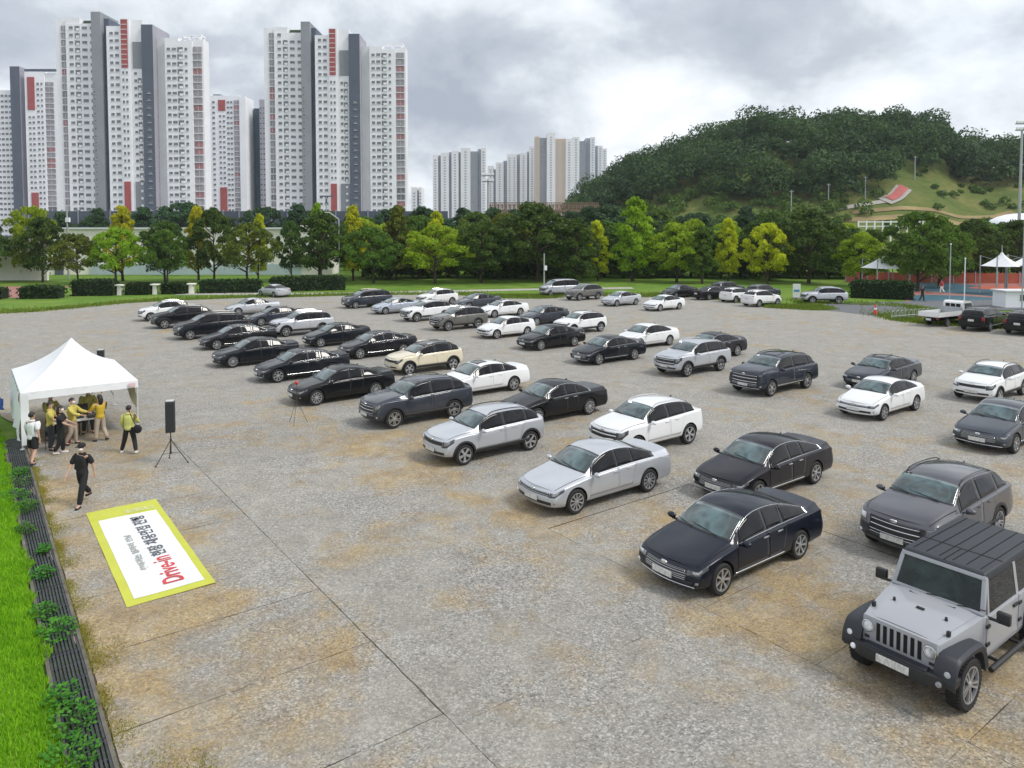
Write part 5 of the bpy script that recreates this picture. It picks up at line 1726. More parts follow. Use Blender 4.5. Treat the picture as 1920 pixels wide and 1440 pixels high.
        part('turn_lamp', MB().ell((wb / 2 + 0.60, sy * 0.78, 0.74), (0.03, 0.05, 0.05), 12, 8), M['lamp'], root, True)
    # bumpers, plate, fogs
    V = []
    for (y, x, z0, z1) in ((-0.88, 2.02, 0.52, 0.66), (-0.55, 2.18, 0.46, 0.68), (0.55, 2.18, 0.46, 0.68), (0.88, 2.02, 0.52, 0.66)):
        V += [(x, y, z0), (x, y, z1), (x - 0.20, y, z1), (x - 0.20, y, z0)]
    F = [(0, 1, 2, 3), (15, 14, 13, 12)]
    for i in range(3):
        for k in range(4):
            F.append((4 * i + k, 4 * i + 4 + k, 4 * i + 4 + (k + 1) % 4, 4 * i + (k + 1) % 4))
    bp = part('front_bumper', MB().add(V, F), M['trim'], root, True, 0.02, weld=True)
    part('bumper_cap', MB().box((2.08, 0, 0.69), (0.16, 1.0, 0.03)), M['hardtop'], bp, False, 0.008)
    for sy in (1, -1):
        part('fog_lamp', MB().ell((2.13, sy * 0.68, 0.56), (0.04, 0.05, 0.05), 12, 8), M['lamp'], bp, True)
    part('number_plate', MB().box((2.195, 0.0, 0.58), (0.02, 0.52, 0.12)), M['plate'], root)
    part('chassis', MB().box((-0.05, 0, 0.48), (3.6, 1.0, 0.14)).cyl((wb / 2, -0.7, r), (wb / 2, 0.7, r), 0.07, 0.07, 8).cyl((-wb / 2, -0.7, r), (-wb / 2, 0.7, r), 0.07, 0.07, 8), M['dark'], root)
    part('rear_bumper', MB().box((-2.14, 0, 0.56), (0.16, 1.7, 0.18)), M['trim'], root, False, 0.02)
    for sy in (1, -1):
        part('tail_light', MB().box((-2.08, sy * 0.70, 0.98), (0.06, 0.12, 0.22)), M['tail'], root)
    sp = link('spare_wheel', wheel_meshes(r, 3)[0], root, (-2.22, 0, 1.05), -math.pi / 2)
    link('rim', wheel_meshes(r, 3)[1], sp).rotation_euler = (0, 0, math.pi)
    add_wheels(root, wb, W / 2, r, 3, 0.16, True)
    return root
M['hardtop'] = simple('charcoal_hardtop', (0.026, 0.030, 0.038), 0.5, var=0.12, scale=30, bump=0.15)
M['glass_dark'] = glassmat('dark_windscreen', (0.016, 0.028, 0.024), 0.03, 0.35)

def make_truck():
    """small flatbed, cab forward along +x"""
    root = link('flatbed_truck', None)
    S = MB()
    prof = [(2.45, 0.45, 0.95), (2.48, 0.95, 1.02), (2.10, 1.72, 1.76), (1.85, 1.92, 1.92)]
    cabp = [(0.78, 0.5), (2.44, 0.5), (2.50, 0.95), (2.42, 1.10), (2.02, 1.80), (1.85, 1.90), (0.95, 1.90), (0.80, 1.75)]
    V, F = [], []
    for y, k in ((-0.84, 0.94), (-0.86, 1.0), (0.86, 1.0), (0.84, 0.94)):
        for (x, z) in cabp:
            yy = y * (1 - max(0, z - 1.1) * 0.13)
            V.append((x, yy, z))
    n = len(cabp)
    for i in range(3):
        for j in range(n):
            F.append((i * n + j, i * n + (j + 1) % n, (i + 1) * n + (j + 1) % n, (i + 1) * n + j))
    F += [tuple(range(n - 1, -1, -1)), tuple(range(3 * n, 4 * n))]
    part('cab', MB().add(V, F), P['black'], root, True, 0.03, weld=True)
    for k in range(3):
        part('rear_window', MB().box((0.775, -0.42 + k * 0.42, 1.50), (0.03, 0.34, 0.36)), M['glass_side'], root, False, 0.008)
    for sy in (1, -1):
        part('side_window', MB().add([(2.22, sy * 0.868, 1.15), (1.05, sy * 0.868, 1.15), (1.05, sy * 0.80, 1.72), (1.95, sy * 0.80, 1.72), (2.22, sy * 0.84, 1.15), (1.05, sy * 0.84, 1.15), (1.05, sy * 0.77, 1.72), (1.95, sy * 0.77, 1.72)], [(0, 1, 2, 3), (7, 6, 5, 4), (0, 4, 5, 1), (1, 5, 6, 2), (2, 6, 7, 3), (3, 7, 4, 0)]), M['glass_side'], root, weld=True)
        part('wing_mirror', MB().box((2.25, sy * 1.02, 1.30), (0.08, 0.16, 0.28)), M['trim'], root, False, 0.02)
        part('bed_side', MB().box((-1.0, sy * 0.83, 0.98), (3.1, 0.05, 0.36)), P['black'], root, False, 0.008)
        part('tail_light', MB().box((-2.56, sy * 0.70, 0.66), (0.05, 0.22, 0.11)), M['tail'], root)
    part('windscreen', MB().add([(2.44, -0.76, 1.13), (2.44, 0.76, 1.13), (2.06, 0.68, 1.78), (2.06, -0.68, 1.78), (2.41, -0.76, 1.12), (2.41, 0.76, 1.12), (2.03, 0.68, 1.77), (2.03, -0.68, 1.77)], [(0, 1, 2, 3), (7, 6, 5, 4), (0, 4, 5, 1), (1, 5, 6, 2), (2, 6, 7, 3), (3, 7, 4, 0)]), M['glass_front'], root)
    part('bed_floor', MB().box((-1.0, 0, 0.80), (3.1, 1.64, 0.08)), M['galv'], root)
    part('tailgate', MB().box((-2.55, 0, 0.98), (0.05, 1.66, 0.36)), P['black'], root, False, 0.008)
    part('headboard', MB().box((0.58, 0, 1.12), (0.06, 1.6, 0.62)), M['galv'], root, False, 0.01)
    part('chassis', MB().box((-0.3, 0, 0.55), (4.4, 0.8, 0.22)), M['dark'], root)
    part('number_plate', MB().box((-2.6, 0, 0.58), (0.02, 0.4, 0.16)), M['plate'], root)
    add_wheels(root, 2.6, 0.85, 0.31, 0, 0.13)
    return root

PROTOS = {}
SPEC = [
('round_suv', 'white', -29.60, 62.62, 216.7, 'white suv at the far left head of the front row'),
    ('mid_suv', 'black', -26.23, 58.00, 216.7, 'black suv beside the white one at the far left'),
    ('minivan', 'blackblue', -21.62, 52.36, 216.7, 'black minivan third from the far end of the front row'),
    ('fast_sedan', 'black', -18.10, 47.94, 216.7, 'black sedan fourth from the far end of the front row'),
    ('round_sedan', 'blackblue', -14.83, 41.95, 216.7, 'blue-black sedan fifth from the far end of the front row'),
    ('fast_sedan', 'blackblue', -11.05, 37.97, 216.7, 'blue-black sedan sixth from the far end of the front row'),
    ('round_sedan', 'black', -7.87, 33.16, 216.7, 'black sedan in the front row left of the dark grey suv'),
    ('mid_suv', 'graphite', -3.96, 29.44, 216.7, 'dark grey suv in the front row between a black sedan and a silver suv'),
    ('crossover', 'silver', -0.96, 24.99, 216.7, 'silver suv with black wheel arches at the middle of the front row'),
    ('round_sedan', 'silver', 2.32, 20.93, 216.7, 'silver sedan in the front row between the silver suv and the navy sedan'),
    ('fast_sedan', 'navy', 4.98, 16.55, 216.7, 'dark navy sedan with chrome trim beside the boxy off-road car'),
    ('jeep', 'billet', 7.90, 12.90, 216.7, 'grey boxy off-road car with black flared wings at the lower right'),
    ('classic_sedan', 'silver', -23.83, 66.88, 216.7, 'silver sedan at the far end of the second row'),
    ('sport_sedan', 'slate', -19.27, 59.61, 216.7, 'dark slate sedan behind the silver suv in the second row'),
    ('old_suv', 'silver', -15.55, 53.74, 216.7, 'silver suv with roof rails in the second row among black cars'),
    ('compact_sedan', 'blackblue', -11.82, 48.93, 216.7, 'dark blue-black sedan in the second row next to the silver suv'),
    ('fast_sedan', 'brownblack', -8.33, 44.65, 216.7, 'plum-black sedan in the second row left of the cream suv'),
    ('crossover_two_tone', 'cream', -4.81, 39.80, 216.7, 'cream suv with black roof in the second row'),
    ('sport_sedan', 'white', -1.57, 34.45, 216.7, 'white sedan with black sunroof behind the dark grey suv'),
    ('classic_sedan', 'black', 1.57, 29.93, 216.7, 'black old-style sedan behind the silver suv'),
    ('round_suv', 'white', 4.72, 25.79, 216.7, 'white suv behind the silver sedan'),
    ('fast_sedan', 'brownblack', 7.43, 21.61, 216.7, 'plum-black sedan with chrome trim behind the navy sedan'),
    ('mid_suv', 'grey', 10.47, 17.89, 216.7, 'grey suv with pale windscreen behind the boxy off-road car'),
    ('minivan', 'slate', -14.51, 72.84, 216.7, 'dark minivan on a grass patch at the far end of the third row'),
    ('compact_sedan', 'silverblue', -10.85, 67.68, 216.7, 'silver-blue sedan second in the third row'),
    ('mid_suv', 'white', -7.33, 62.29, 216.7, 'white suv with dark wheel arches in the third row'),
    ('old_suv', 'bronze', -4.25, 56.80, 216.7, 'bronze-grey suv between two white cars in the third row'),
    ('liftback', 'white', -0.49, 52.69, 216.7, 'white hatchback with dark grille in the third row'),
    ('round_sedan', 'black', 2.44, 47.72, 216.7, 'black sedan between the white hatchback and another black sedan'),
    ('fast_sedan', 'blackblue', 5.53, 42.77, 216.7, 'blue-black sedan left of the silver suv in the third row'),
    ('old_suv', 'silver', 9.66, 39.41, 216.7, 'silver suv with roof rails in the middle of the third row'),
    ('box_suv', 'slate', 12.47, 34.97, 216.7, 'slate boxy suv alone right of the silver suv'),
    ('compact_sedan', 'white', 15.44, 30.60, 216.7, 'white compact sedan in front of the slate sedan at right'),
    ('fast_sedan', 'graphite', 17.76, 26.31, 216.7, 'graphite sedan cut by the right edge in the third row'),
    ('round_suv', 'white', -7.72, 75.19, 216.7, 'white suv furthest back in the fourth row'),
    ('sport_sedan', 'graphite', -3.50, 72.01, 216.7, 'graphite sedan behind the bronze-grey suv'),
    ('sport_sedan', 'white', -0.91, 65.22, 216.7, 'white sedan half hidden behind the bronze-grey suv'),
    ('liftback', 'slate', 2.55, 59.95, 216.7, 'dark slate hatchback behind the white hatchback'),
    ('crossover', 'white', 5.08, 54.86, 216.7, 'white suv behind the two black sedans of the third row'),
    ('round_sedan', 'white', 8.76, 48.19, 216.7, 'white sedan between the black sedan and the silver suv, further back'),
    ('fast_sedan', 'brownblack', 11.96, 44.06, 216.7, 'dark sedan tucked behind the silver suv'),
    ('sport_sedan', 'slate', 18.22, 36.03, 216.7, 'slate sedan behind the white compact sedan at right'),
    ('crossover', 'white', 21.98, 33.50, 216.7, 'white suv at the right edge behind the graphite sedan'),
    ('compact_sedan', 'silver', -27.46, 84.60, 140.0, 'lone silver sedan beside the long hedge, seen from behind'),
    ('van', 'silver', 5.49, 85.96, 206.7, 'silver van at the far edge of the lot'),
    ('old_suv', 'bronze', 7.86, 80.81, 216.7, 'bronze-grey suv beside the silver van'),
    ('compact_sedan', 'silver', 11.04, 74.65, 216.7, 'silver compact sedan left of a white one at the far side'),
    ('compact_sedan', 'white', 14.48, 70.30, 216.7, 'white compact sedan alone at the far side of the lot'),
    ('round_sedan', 'brownblack', 18.89, 83.32, 216.7, 'plum-black sedan facing out in the far corner'),
    ('classic_sedan', 'black', 22.23, 81.35, 30.0, 'black sedan seen from behind in the far corner'),
    ('mid_suv', 'slate', 25.26, 85.87, 30.0, 'slate suv behind the black sedan in the far corner'),
    ('crossover', 'white', 24.10, 78.42, 35.0, 'small white suv squeezed in the far corner group'),
    ('round_suv', 'white', 25.21, 74.08, 30.0, 'white suv seen from behind at the right end of the far corner group'),
    ('mid_suv', 'graphite', 27.88, 81.40, 35.0, 'dark suv hidden behind the white one in the far corner'),
    ('old_suv', 'silver', 32.48, 76.77, 178.0, 'silver estate-like suv standing on the access road'),
    ('truck', 'white', 35.09, 59.10, 30.0, 'white flatbed truck parked before the coloured court'),
    ('box_suv', 'black', 36.47, 56.61, 38.0, 'black boxy suv beside the white truck'),
    ('box_suv', 'black', 38.40, 54.38, 38.0, 'black suv cut off by the right edge beside the truck group'),
]
def recolour(root, col):
    for c in root.children_recursive:
        for s in c.material_slots:
            if s.material == P['black']:
                s.link = 'OBJECT'
                s.material = P[col]
NAMES = {'mid_suv': 'suv', 'old_suv': 'suv', 'box_suv': 'suv', 'round_suv': 'suv', 'crossover': 'suv', 'crossover_two_tone': 'suv', 'minivan': 'minivan', 'van': 'van', 'jeep': 'off_road_car', 'truck': 'flatbed_truck', 'liftback': 'hatchback'}
CATS = {'suv': 'suv', 'minivan': 'minivan', 'van': 'van', 'off_road_car': 'off-road car', 'flatbed_truck': 'truck', 'hatchback': 'car', 'sedan': 'car'}
for (typ, col, x, y, hd, lab) in SPEC:
    nm = NAMES.get(typ, 'sedan')
    if typ not in PROTOS:
        root = make_jeep() if typ == 'jeep' else make_truck() if typ == 'truck' else make_car(nm, TYPES[typ])
        root.name = nm
        PROTOS[typ] = root
    else:
        root = copy_tree(PROTOS[typ])
    root.location = (x, y, 0.013)
    root.rotation_euler = (0, 0, R(hd))
    tag(root, lab, CATS[nm], 'cars parked on the lot')
_bylab = {s[5]: s[1] for s in SPEC}
for o in [o for o in COL.objects if o.parent is None and o.get('group') == 'cars parked on the lot']:
    recolour(o, _bylab[o['label']])
# ------------------------------------------------------------------ banner on the ground
M['lime'] = simple('lime_vinyl', (0.52, 0.54, 0.045), 0.5, var=0.06, scale=2)
M['vinyl'] = simple('white_vinyl', (0.78, 0.79, 0.80), 0.45, var=0.03, scale=2, bump=0.1)
M['ink_red'] = simple('red_ink', (0.62, 0.035, 0.04), 0.5)
M['ink_black'] = simple('black_ink', (0.075, 0.08, 0.10), 0.5)
M['ink_grey'] = simple('grey_ink', (0.36, 0.37, 0.34), 0.5)
M['ink_pale'] = simple('pale_ink', (0.74, 0.76, 0.55), 0.5)
bz = TA + math.pi / 2
bc = LT(3.30, 19.32, 0.0165)
bn_ = thing('ground_banner', 'lime bordered white banner laid on the slabs with red and black lettering', 'banner', bc, bz)
# local frame: x runs away along the rows (reading direction), y points left (letter tops)
def wavy(x0, x1, y0, y1, z, name, mat, par):
    V, F = [], []
    nx_, ny_ = 40, 12
    for i in range(nx_ + 1):
        for j in range(ny_ + 1):
            x, y = x0 + (x1 - x0) * i / nx_, y0 + (y1 - y0) * j / ny_
            V.append((x, y, z + 0.006 * (math.sin(x * 3.1 + y * 2) + math.sin(x * 7 - y * 5) * 0.5)))
    for i in range(nx_):
        for j in range(ny_):
            a = i * (ny_ + 1) + j
            F.append((a, a + ny_ + 1, a + ny_ + 2, a + 1))
    return part(name, MB().add(V, F), mat, par, 'all')
wavy(-3.08, 3.08, -0.86, 0.86, 0.012, 'border', M['lime'], bn_)
wavy(-2.80, 2.22, -0.70, 0.68, 0.017, 'panel', M['vinyl'], bn_)
def lettering(body, x0, x1, y, h, mat, par, name='lettering', z=0.030):
    cu = bpy.data.curves.new('lettering', 'FONT')
    cu.body = body
    cu.size = h
    cu.offset = 0.006
    cu.fill_mode = 'FRONT'
    o = bpy.data.objects.new('tmp_text', cu)
    COL.objects.link(o)
    dg = bpy.context.evaluated_depsgraph_get()
    me = bpy.data.meshes.new_from_object(o.evaluated_get(dg))
    bpy.data.objects.remove(o)
    co = np.zeros(len(me.vertices) * 3)
    me.vertices.foreach_get('co', co)
    co = co.reshape(-1, 3)
    if len(co):
        lo, hi = co.min(0), co.max(0)
        co[:, 0] = x0 + (co[:, 0] - lo[0]) * (x1 - x0) / (hi[0] - lo[0])
        co[:, 1] = y + (co[:, 1] - lo[1]) * h / (hi[1] - lo[1])
        co[:, 2] = z
        me.vertices.foreach_set('co', co.ravel())
    me.materials.clear()
    me.materials.append(mat)
    me.name = name
    return link(name, me, par)
lettering('Drive-in', -2.52, -1.02, -0.36, 0.42, M['ink_red'], bn_)
lettering('\ud604\uc7a5 \ucc44\uc6a9\uba74\uc811 \uc9c4\ud589', -0.92, 1.95, -0.34, 0.33, M['ink_black'], bn_)
lettering('\ucc3e\uc544\uac00\ub294 \uc77c\uc790\ub9ac \ub9cc\ub0a8', -1.55, 0.78, 0.17, 0.16, M['ink_grey'], bn_)
lettering('\uc77c\uc790\ub9ac\uc13c\ud130', 2.36, 2.60, -0.70, 0.75, M['ink_pale'], bn_)

# ------------------------------------------------------------------ marquee
M['canvas'] = simple('white_canvas', (0.80, 0.81, 0.84), 0.7, var=0.04, scale=1.2, bump=0.25, bscale=3)
M['alu'] = simple('white_pole', (0.62, 0.63, 0.64), 0.4, 0.3)
M['canvas_yellow'] = simple('cream_canvas', (0.70, 0.66, 0.42), 0.7, var=0.05, scale=1)
tc0 = LT(3.27, 33.05, 0.014)
DY = 2.75 / 1.84          # the tent is deeper than wide
tent = thing('event_tent', 'white peaked canopy tent with a closed left side', 'tent', tc0, TA)
# local: x across (t), y along rows (m, away)
S2, EZ, AP = 1.84, 1.98, 3.42
V, F = [], []
n = 12
for side in range(4):
    a0 = [(-S2, -S2), (S2, -S2), (S2, S2), (-S2, S2)][side]
    a1 = [(S2, -S2), (S2, S2), (-S2, S2), (-S2, -S2)][side]
    b = len(V)
    for i in range(n + 1):
        q = i / n
        for j in range(n + 1):
            p = j / n
            x, y = (a0[0] + (a1[0] - a0[0]) * p) * (1 - q), (a0[1] + (a1[1] - a0[1]) * p) * (1 - q)
            sag = 0.10 * math.sin(math.pi * q) + 0.05 * math.sin(math.pi * p) * (1 - q) * q * 3
            V.append((x, y, EZ + (AP - EZ) * (0.72 * q + 0.28 * q ** 2.6) - sag * 0.6))
    for i in range(n):
        for j in range(n):
            k = b + i * (n + 1) + j
            F.append((k, k + 1, k + n + 2, k + n + 1))
part('roof', MB().add(V, F), M['canvas'], tent, True)
for i, (x0, y0, x1, y1) in enumerate(((-S2, -S2, S2, -S2), (S2, -S2, S2, S2), (S2, S2, -S2, S2), (-S2, S2, -S2, -S2))):
    V, F = [], []
    for j in range(17):
        q = j / 16
        x, y = x0 + (x1 - x0) * q, y0 + (y1 - y0) * q
        o_ = 0.02 * math.sin(q * 40)
        nxx, nyy = (y1 - y0) / 3.68, -(x1 - x0) / 3.68
        V += [(x + nxx * 0.012, y + nyy * 0.012, EZ + 0.004), (x + nxx * (0.02 + o_), y + nyy * (0.02 + o_), EZ - 0.26)]
        if j:
            F.append((2 * j - 2, 2 * j, 2 * j + 1, 2 * j - 1))
    vl = part('valance', MB().add(V, F), M['canvas'], tent, True)
part('logo', MB().box((S2 - 0.22, -S2 - 0.05, EZ - 0.14), (0.22, 0.012, 0.13)), simple('pink_print', (0.72, 0.50, 0.52), 0.7), tent)
for x in (-1, 1):
    for y in (-1, 1):
        pl = part('post', MB().box((x * (S2 - 0.03), y * (S2 - 0.03), EZ / 2), (0.05, 0.05, EZ)), M['alu'], tent)
        part('foot', MB().box((x * (S2 - 0.03), y * (S2 - 0.03), 0.006), (0.14, 0.14, 0.012)), M['alu'], pl)
# left wall of cloth, slightly billowed
V, F = [], []
for i in range(21):
    for j in range(9):
        y, q = -S2 + 2 * S2 * i / 20, j / 8
        V.append((-S2 - 0.03 - 0.07 * math.sin(i * 0.9) * (1 - q) - 0.05 * math.sin(i * 2.3 + j), y, 0.30 + (EZ - 0.32) * q))
for i in range(20):
    for j in range(8):
        k = i * 9 + j
        F.append((k, k + 9, k + 10, k + 1))
part('side_wall', MB().add(V, F), M['canvas'], tent, True)
# front left return and gathered cloth at the right post
V, F = [], []
for j in range(9):
    q = j / 8
    V += [(-S2 + 0.0, -S2 - 0.035, 0.15 + (EZ - 0.2) * q), (-S2 + 0.22 + 0.08 * (1 - q), -S2 - 0.035 - 0.03 * math.sin(j), 0.15 + (EZ - 0.2) * q)]
    if j:
        F.append((2 * j - 2, 2 * j - 1, 2 * j + 1, 2 * j))
part('corner_cloth', MB().add(V, F), M['canvas'], tent, True)
V, F = [], []
for i in range(9):
    for j in range(7):
        p, q = i / 8, j / 6
        yy = -S2 + 2 * S2 * p
        low = EZ - 0.3 - 0.75 * (1 - p) ** 1.6
        V.append((S2 - 0.05 - 0.05 * math.sin(i * 1.3 + j), yy, EZ - 0.05 + (low - EZ) * q))
for i in range(8):
    for j in range(6):
        k = i * 7 + j
        F.append((k, k + 7, k + 8, k + 1))
part('curtain', MB().add(V, F), M['canvas_yellow'], tent, True)
part('truss', MB().tube([(-S2, -S2, EZ - 0.05), (S2, -S2, EZ - 0.05), (S2, S2, EZ - 0.05), (-S2, S2, EZ - 0.05), (-S2, -S2, EZ - 0.05)], 0.014, 6).cyl((0, 0, EZ - 0.3), (0, 0, AP - 0.04), 0.02, 0.02, 8), M['alu'], tent)
for q_ in list(tent.children_recursive):
    if q_.parent == tent:
        q_.scale = (1, DY, 1)
o = thing('blue_tarpaulin', 'crumpled blue tarpaulin tied behind the tent', 'tarpaulin', LT(0.55, 34.6, 0.2), TA)
V, F = [], []
for i in range(15):
    for j in range(11):
        x, y = -0.5 + i / 14 * 1.0, -0.6 + j / 10 * 1.2
        z = 1.35 - 1.1 * (abs(x) * 1.3) ** 1.5 - 0.5 * abs(y) + 0.09 * math.sin(i * 1.9 + j) + 0.07 * math.sin(j * 2.3 - i * 0.7)
        V.append((x + 0.05 * math.sin(j * 1.7), y + 0.05 * math.sin(i * 2.1), max(0.0, z)))
for i in range(14):
    for j in range(10):
        k = i * 11 + j
        F.append((k, k + 11, k + 12, k + 1))
part('cloth', MB().add(V, F), simple('blue_tarp', (0.03, 0.10, 0.36), 0.5, var=0.3, scale=4, bump=0.6, bscale=5), o, True)
# ------------------------------------------------------------------ loudspeakers and stands
M['spk'] = simple('speaker_cabinet', (0.035, 0.037, 0.040), 0.55, var=0.2, scale=20, bump=0.1)
M['spkgrille'] = simple('speaker_grille', (0.022, 0.023, 0.026), 0.7, var=0.3, scale=80, bump=0.5, bscale=300)
def speaker(x, y, rz, label, zb=1.02, h=1.02):
    o = thing('loudspeaker', label, 'loudspeaker', (x, y, 0.014), rz)
    part('cabinet', MB().box((0, 0, zb + h / 2), (0.29, 0.27, h), taper=(0.98, 0.9)), M['spk'], o, True, 0.02)
    part('grille', MB().box((0, -0.137, zb + h / 2), (0.25, 0.02, h * 0.92)), M['spkgrille'], o, False, 0.005)
    part('top_plate', MB().box((0, 0, zb + h + 0.012), (0.24, 0.22, 0.03)), M['alu'], o, False, 0.008)
    part('pole', MB().cyl((0, 0, 0.30), (0, 0, zb + 0.01), 0.018, 0.018, 8), M['spk'], o, True)
    part('collar', MB().cyl((0, 0, 0.72), (0, 0, 0.80), 0.034, 0.034, 10).cyl((0, 0, 0.30), (0, 0, 0.36), 0.03, 0.03, 10), M['spk'], o, True)
    for i in range(3):
        a = R(-20 + i * 120)
        lg = part('leg', MB().tube([(0.02 * math.cos(a), 0.02 * math.sin(a), 0.74), (0.55 * math.cos(a), 0.55 * math.sin(a), 0.02)], 0.014, 6), M['spk'], o)
        part('rubber_foot', MB().ell((0.55 * math.cos(a), 0.55 * math.sin(a), 0.02), (0.03, 0.03, 0.02), 8, 6), M['tyre'], lg)
        part('strut', MB().tube([(0, 0, 0.33), (0.30 * math.cos(a), 0.30 * math.sin(a), 0.36)], 0.008, 5), M['spk'], o)
    return o
speaker(-11.13, 23.72, R(20), 'tall black loudspeaker on a tripod right of the tent')
speaker(-18.9, 33.6, R(20), 'black loudspeaker whose top shows behind the tent roof', 1.2, 0.9)
o = thing('tripod_stand', 'thin wire tripod with a red lamp before the black sedan', 'tripod', (-8.45, 28.6, 0.014))
for i in range(3):
    a = R(30 + i * 120)
    part('leg', MB().tube([(0, 0, 0.95), (0.42 * math.cos(a), 0.42 * math.sin(a), 0.0)], 0.008, 5), M['spk'], o)
part('pole', MB().cyl((0, 0, 0.9), (0, 0, 1.55), 0.008, 0.008, 6), M['spk'], o)
part('lamp', MB().ell((0, 0, 1.62), (0.08, 0.08, 0.09), 10, 8), M['tail'], o, True)

# ------------------------------------------------------------------ tables and gear under the tent
M['tabletop'] = simple('white_laminate', (0.70, 0.70, 0.68), 0.45)
M['carton'] = simple('carton', (0.62, 0.56, 0.40), 0.8)
M['screen'] = simple('dark_screen', (0.015, 0.017, 0.02), 0.2)
def table(t, m, rz, lx, ly, label):
    o = thing('folding_table', label, 'table', LT(t, m, 0.014), rz, 'tables under the tent')
    part('tabletop', MB().box((0, 0, 0.72), (lx, ly, 0.035)), M['tabletop'], o, False, 0.006)
    for x in (-1, 1):
        for y in (-1, 1):
            part('leg', MB().cyl((x * (lx / 2 - 0.1), y * (ly / 2 - 0.06), 0), (x * (lx / 2 - 0.1), y * (ly / 2 - 0.06), 0.71), 0.014, 0.014, 6), M['spk'], o)
    return o
table(3.05, 30.7, TA, 1.6, 0.6, 'folding table at the open front of the tent')
table(3.4, 32.3, TA, 1.8, 0.7, 'folding table further inside the tent')
def on_table(name, label, cat, t, m, size, mat, z=0.7525, rz=TA):
    o = thing(name, label, cat, LT(t, m, z), rz)
    part('body', MB().box((0, 0, size[2] / 2), size), mat, o, False, 0.008)
    return o
b1 = on_table('carton_box', 'cream carton box on the front tent table', 'box', 2.75, 30.7, (0.42, 0.32, 0.34), M['carton'])
part('lid', MB().box((0, 0, 0.35), (0.44, 0.34, 0.03)), M['carton'], b1)
b2 = on_table('monitor', 'black monitor on the front tent table', 'monitor', 3.25, 30.75, (0.24, 0.16, 0.03), M['spk'])
part('neck', MB().box((0, 0.02, 0.12), (0.05, 0.04, 0.2)), M['spk'], b2)
part('screen', MB().box((0, 0, 0.36), (0.50, 0.04, 0.32)), M['screen'], b2, False, 0.006)
b3 = on_table('mixing_console', 'black mixing console at the right of the tent table', 'mixer', 3.68, 30.7, (0.42, 0.38, 0.10), M['spk'])
for i in range(5):
    part('fader', MB().box((-0.15 + i * 0.075, -0.05, 0.108), (0.02, 0.05, 0.02)), M['alu'], b3)
b4 = on_table('white_crate', 'white crate on the inner tent table', 'crate', 3.7, 32.3, (0.5, 0.4, 0.36), M['vinyl'])
part('rim', MB().box((0, 0, 0.37), (0.53, 0.43, 0.03)), M['vinyl'], b4)
o = thing('red_bag', 'small red bag under the front tent table', 'bag', LT(2.75, 30.35, 0.014), TA)
part('pouch', MB().box((0, 0, 0.13), (0.30, 0.16, 0.26), taper=(0.8, 0.6)), simple('red_fabric', (0.45, 0.05, 0.05), 0.7), o, True, 0.03)
part('strap', MB().tube([(-0.08, 0, 0.25), (0, 0, 0.36), (0.08, 0, 0.25)], 0.01, 5), M['spk'], o)
# chairs at the tent
for t, m, a, lb in ((2.35, 29.75, 0.4, 'black folding chair beside the woman in black'), (3.3, 31.5, 2.2, 'black folding chair between the tent tables')):
    o = thing('folding_chair', lb, 'chair', LT(t, m, 0.014), TA + a)
    part('seat', MB().box((0, 0, 0.45), (0.42, 0.40, 0.04)), M['spk'], o, True, 0.01)
    part('backrest', MB().box((-0.20, 0, 0.78), (0.03, 0.40, 0.26)), M['spk'], o, True, 0.01)
    for x in (-1, 1):
        for y in (-1, 1):
            part('leg', MB().cyl((x * 0.2, y * 0.18, 0), (x * 0.16 if x > 0 else -0.2, y * 0.18, 0.45 if x > 0 else 0.9), 0.012, 0.012, 6), M['spk'], o)

# ------------------------------------------------------------------ people
M['skin'] = simple('skin', (0.52, 0.32, 0.23), 0.6, var=0.06)
M['hair'] = simple('black_hair', (0.012, 0.010, 0.010), 0.45, var=0.3, scale=40, bump=0.3)
M['mask'] = simple('white_mask', (0.78, 0.79, 0.80), 0.8)
def cloth(name, c):
    return simple(name, c, 0.85, var=0.14, scale=5, bump=0.5, bscale=9)
CL = {k: cloth('cloth_' + k, c) for k, c in {
    'black': (0.012, 0.012, 0.014), 'white': (0.72, 0.73, 0.75), 'lime': (0.52, 0.54, 0.16), 'mustard': (0.50, 0.36, 0.03), 'beige': (0.40, 0.33, 0.26),
    'olive': (0.40, 0.36, 0.10), 'dark': (0.03, 0.032, 0.04), 'red': (0.40, 0.05, 0.05), 'yellowvest': (0.52, 0.44, 0.10)}.items()}
SKINJOBS = []
def skin_mesh(name, nodes, edges, root, mat, parent, lvl=2):
    """nodes: name -> (pos, radius or (rx, ry))"""
    keys = list(nodes)
    me = bpy.data.meshes.new(name)
    me.from_pydata([nodes[k][0] for k in keys], [(keys.index(a), keys.index(b)) for a, b in edges], [])
    o = bpy.data.objects.new('tmp_skin', me)
    COL.objects.link(o)
    md = o.modifiers.new('skin', 'SKIN')
    md.use_smooth_shade = True
    md.branch_smoothing = 0.6
    for i, k in enumerate(keys):
        r = nodes[k][1]
        sv = me.skin_vertices[0].data[i]
        sv.radius = r if isinstance(r, tuple) else (r, r)
        sv.use_root = (k == root)
    sb = o.modifiers.new('sub', 'SUBSURF')
    sb.levels = lvl
    sb.render_levels = lvl
    SKINJOBS.append((o, name, mat, parent))
def flush_skins():
    bpy.context.view_layer.update()
    dg = bpy.context.evaluated_depsgraph_get()
    for o, name, mat, parent in SKINJOBS:
        me = bpy.data.meshes.new_from_object(o.evaluated_get(dg))
        me.name = name
        me.materials.clear()
        me.materials.append(mat)
        me.polygons.foreach_set('use_smooth', [True] * len(me.polygons))
        link(name, me, parent)
    for o, *_ in SKINJOBS:
        bpy.data.objects.remove(o)
    SKINJOBS.clear()
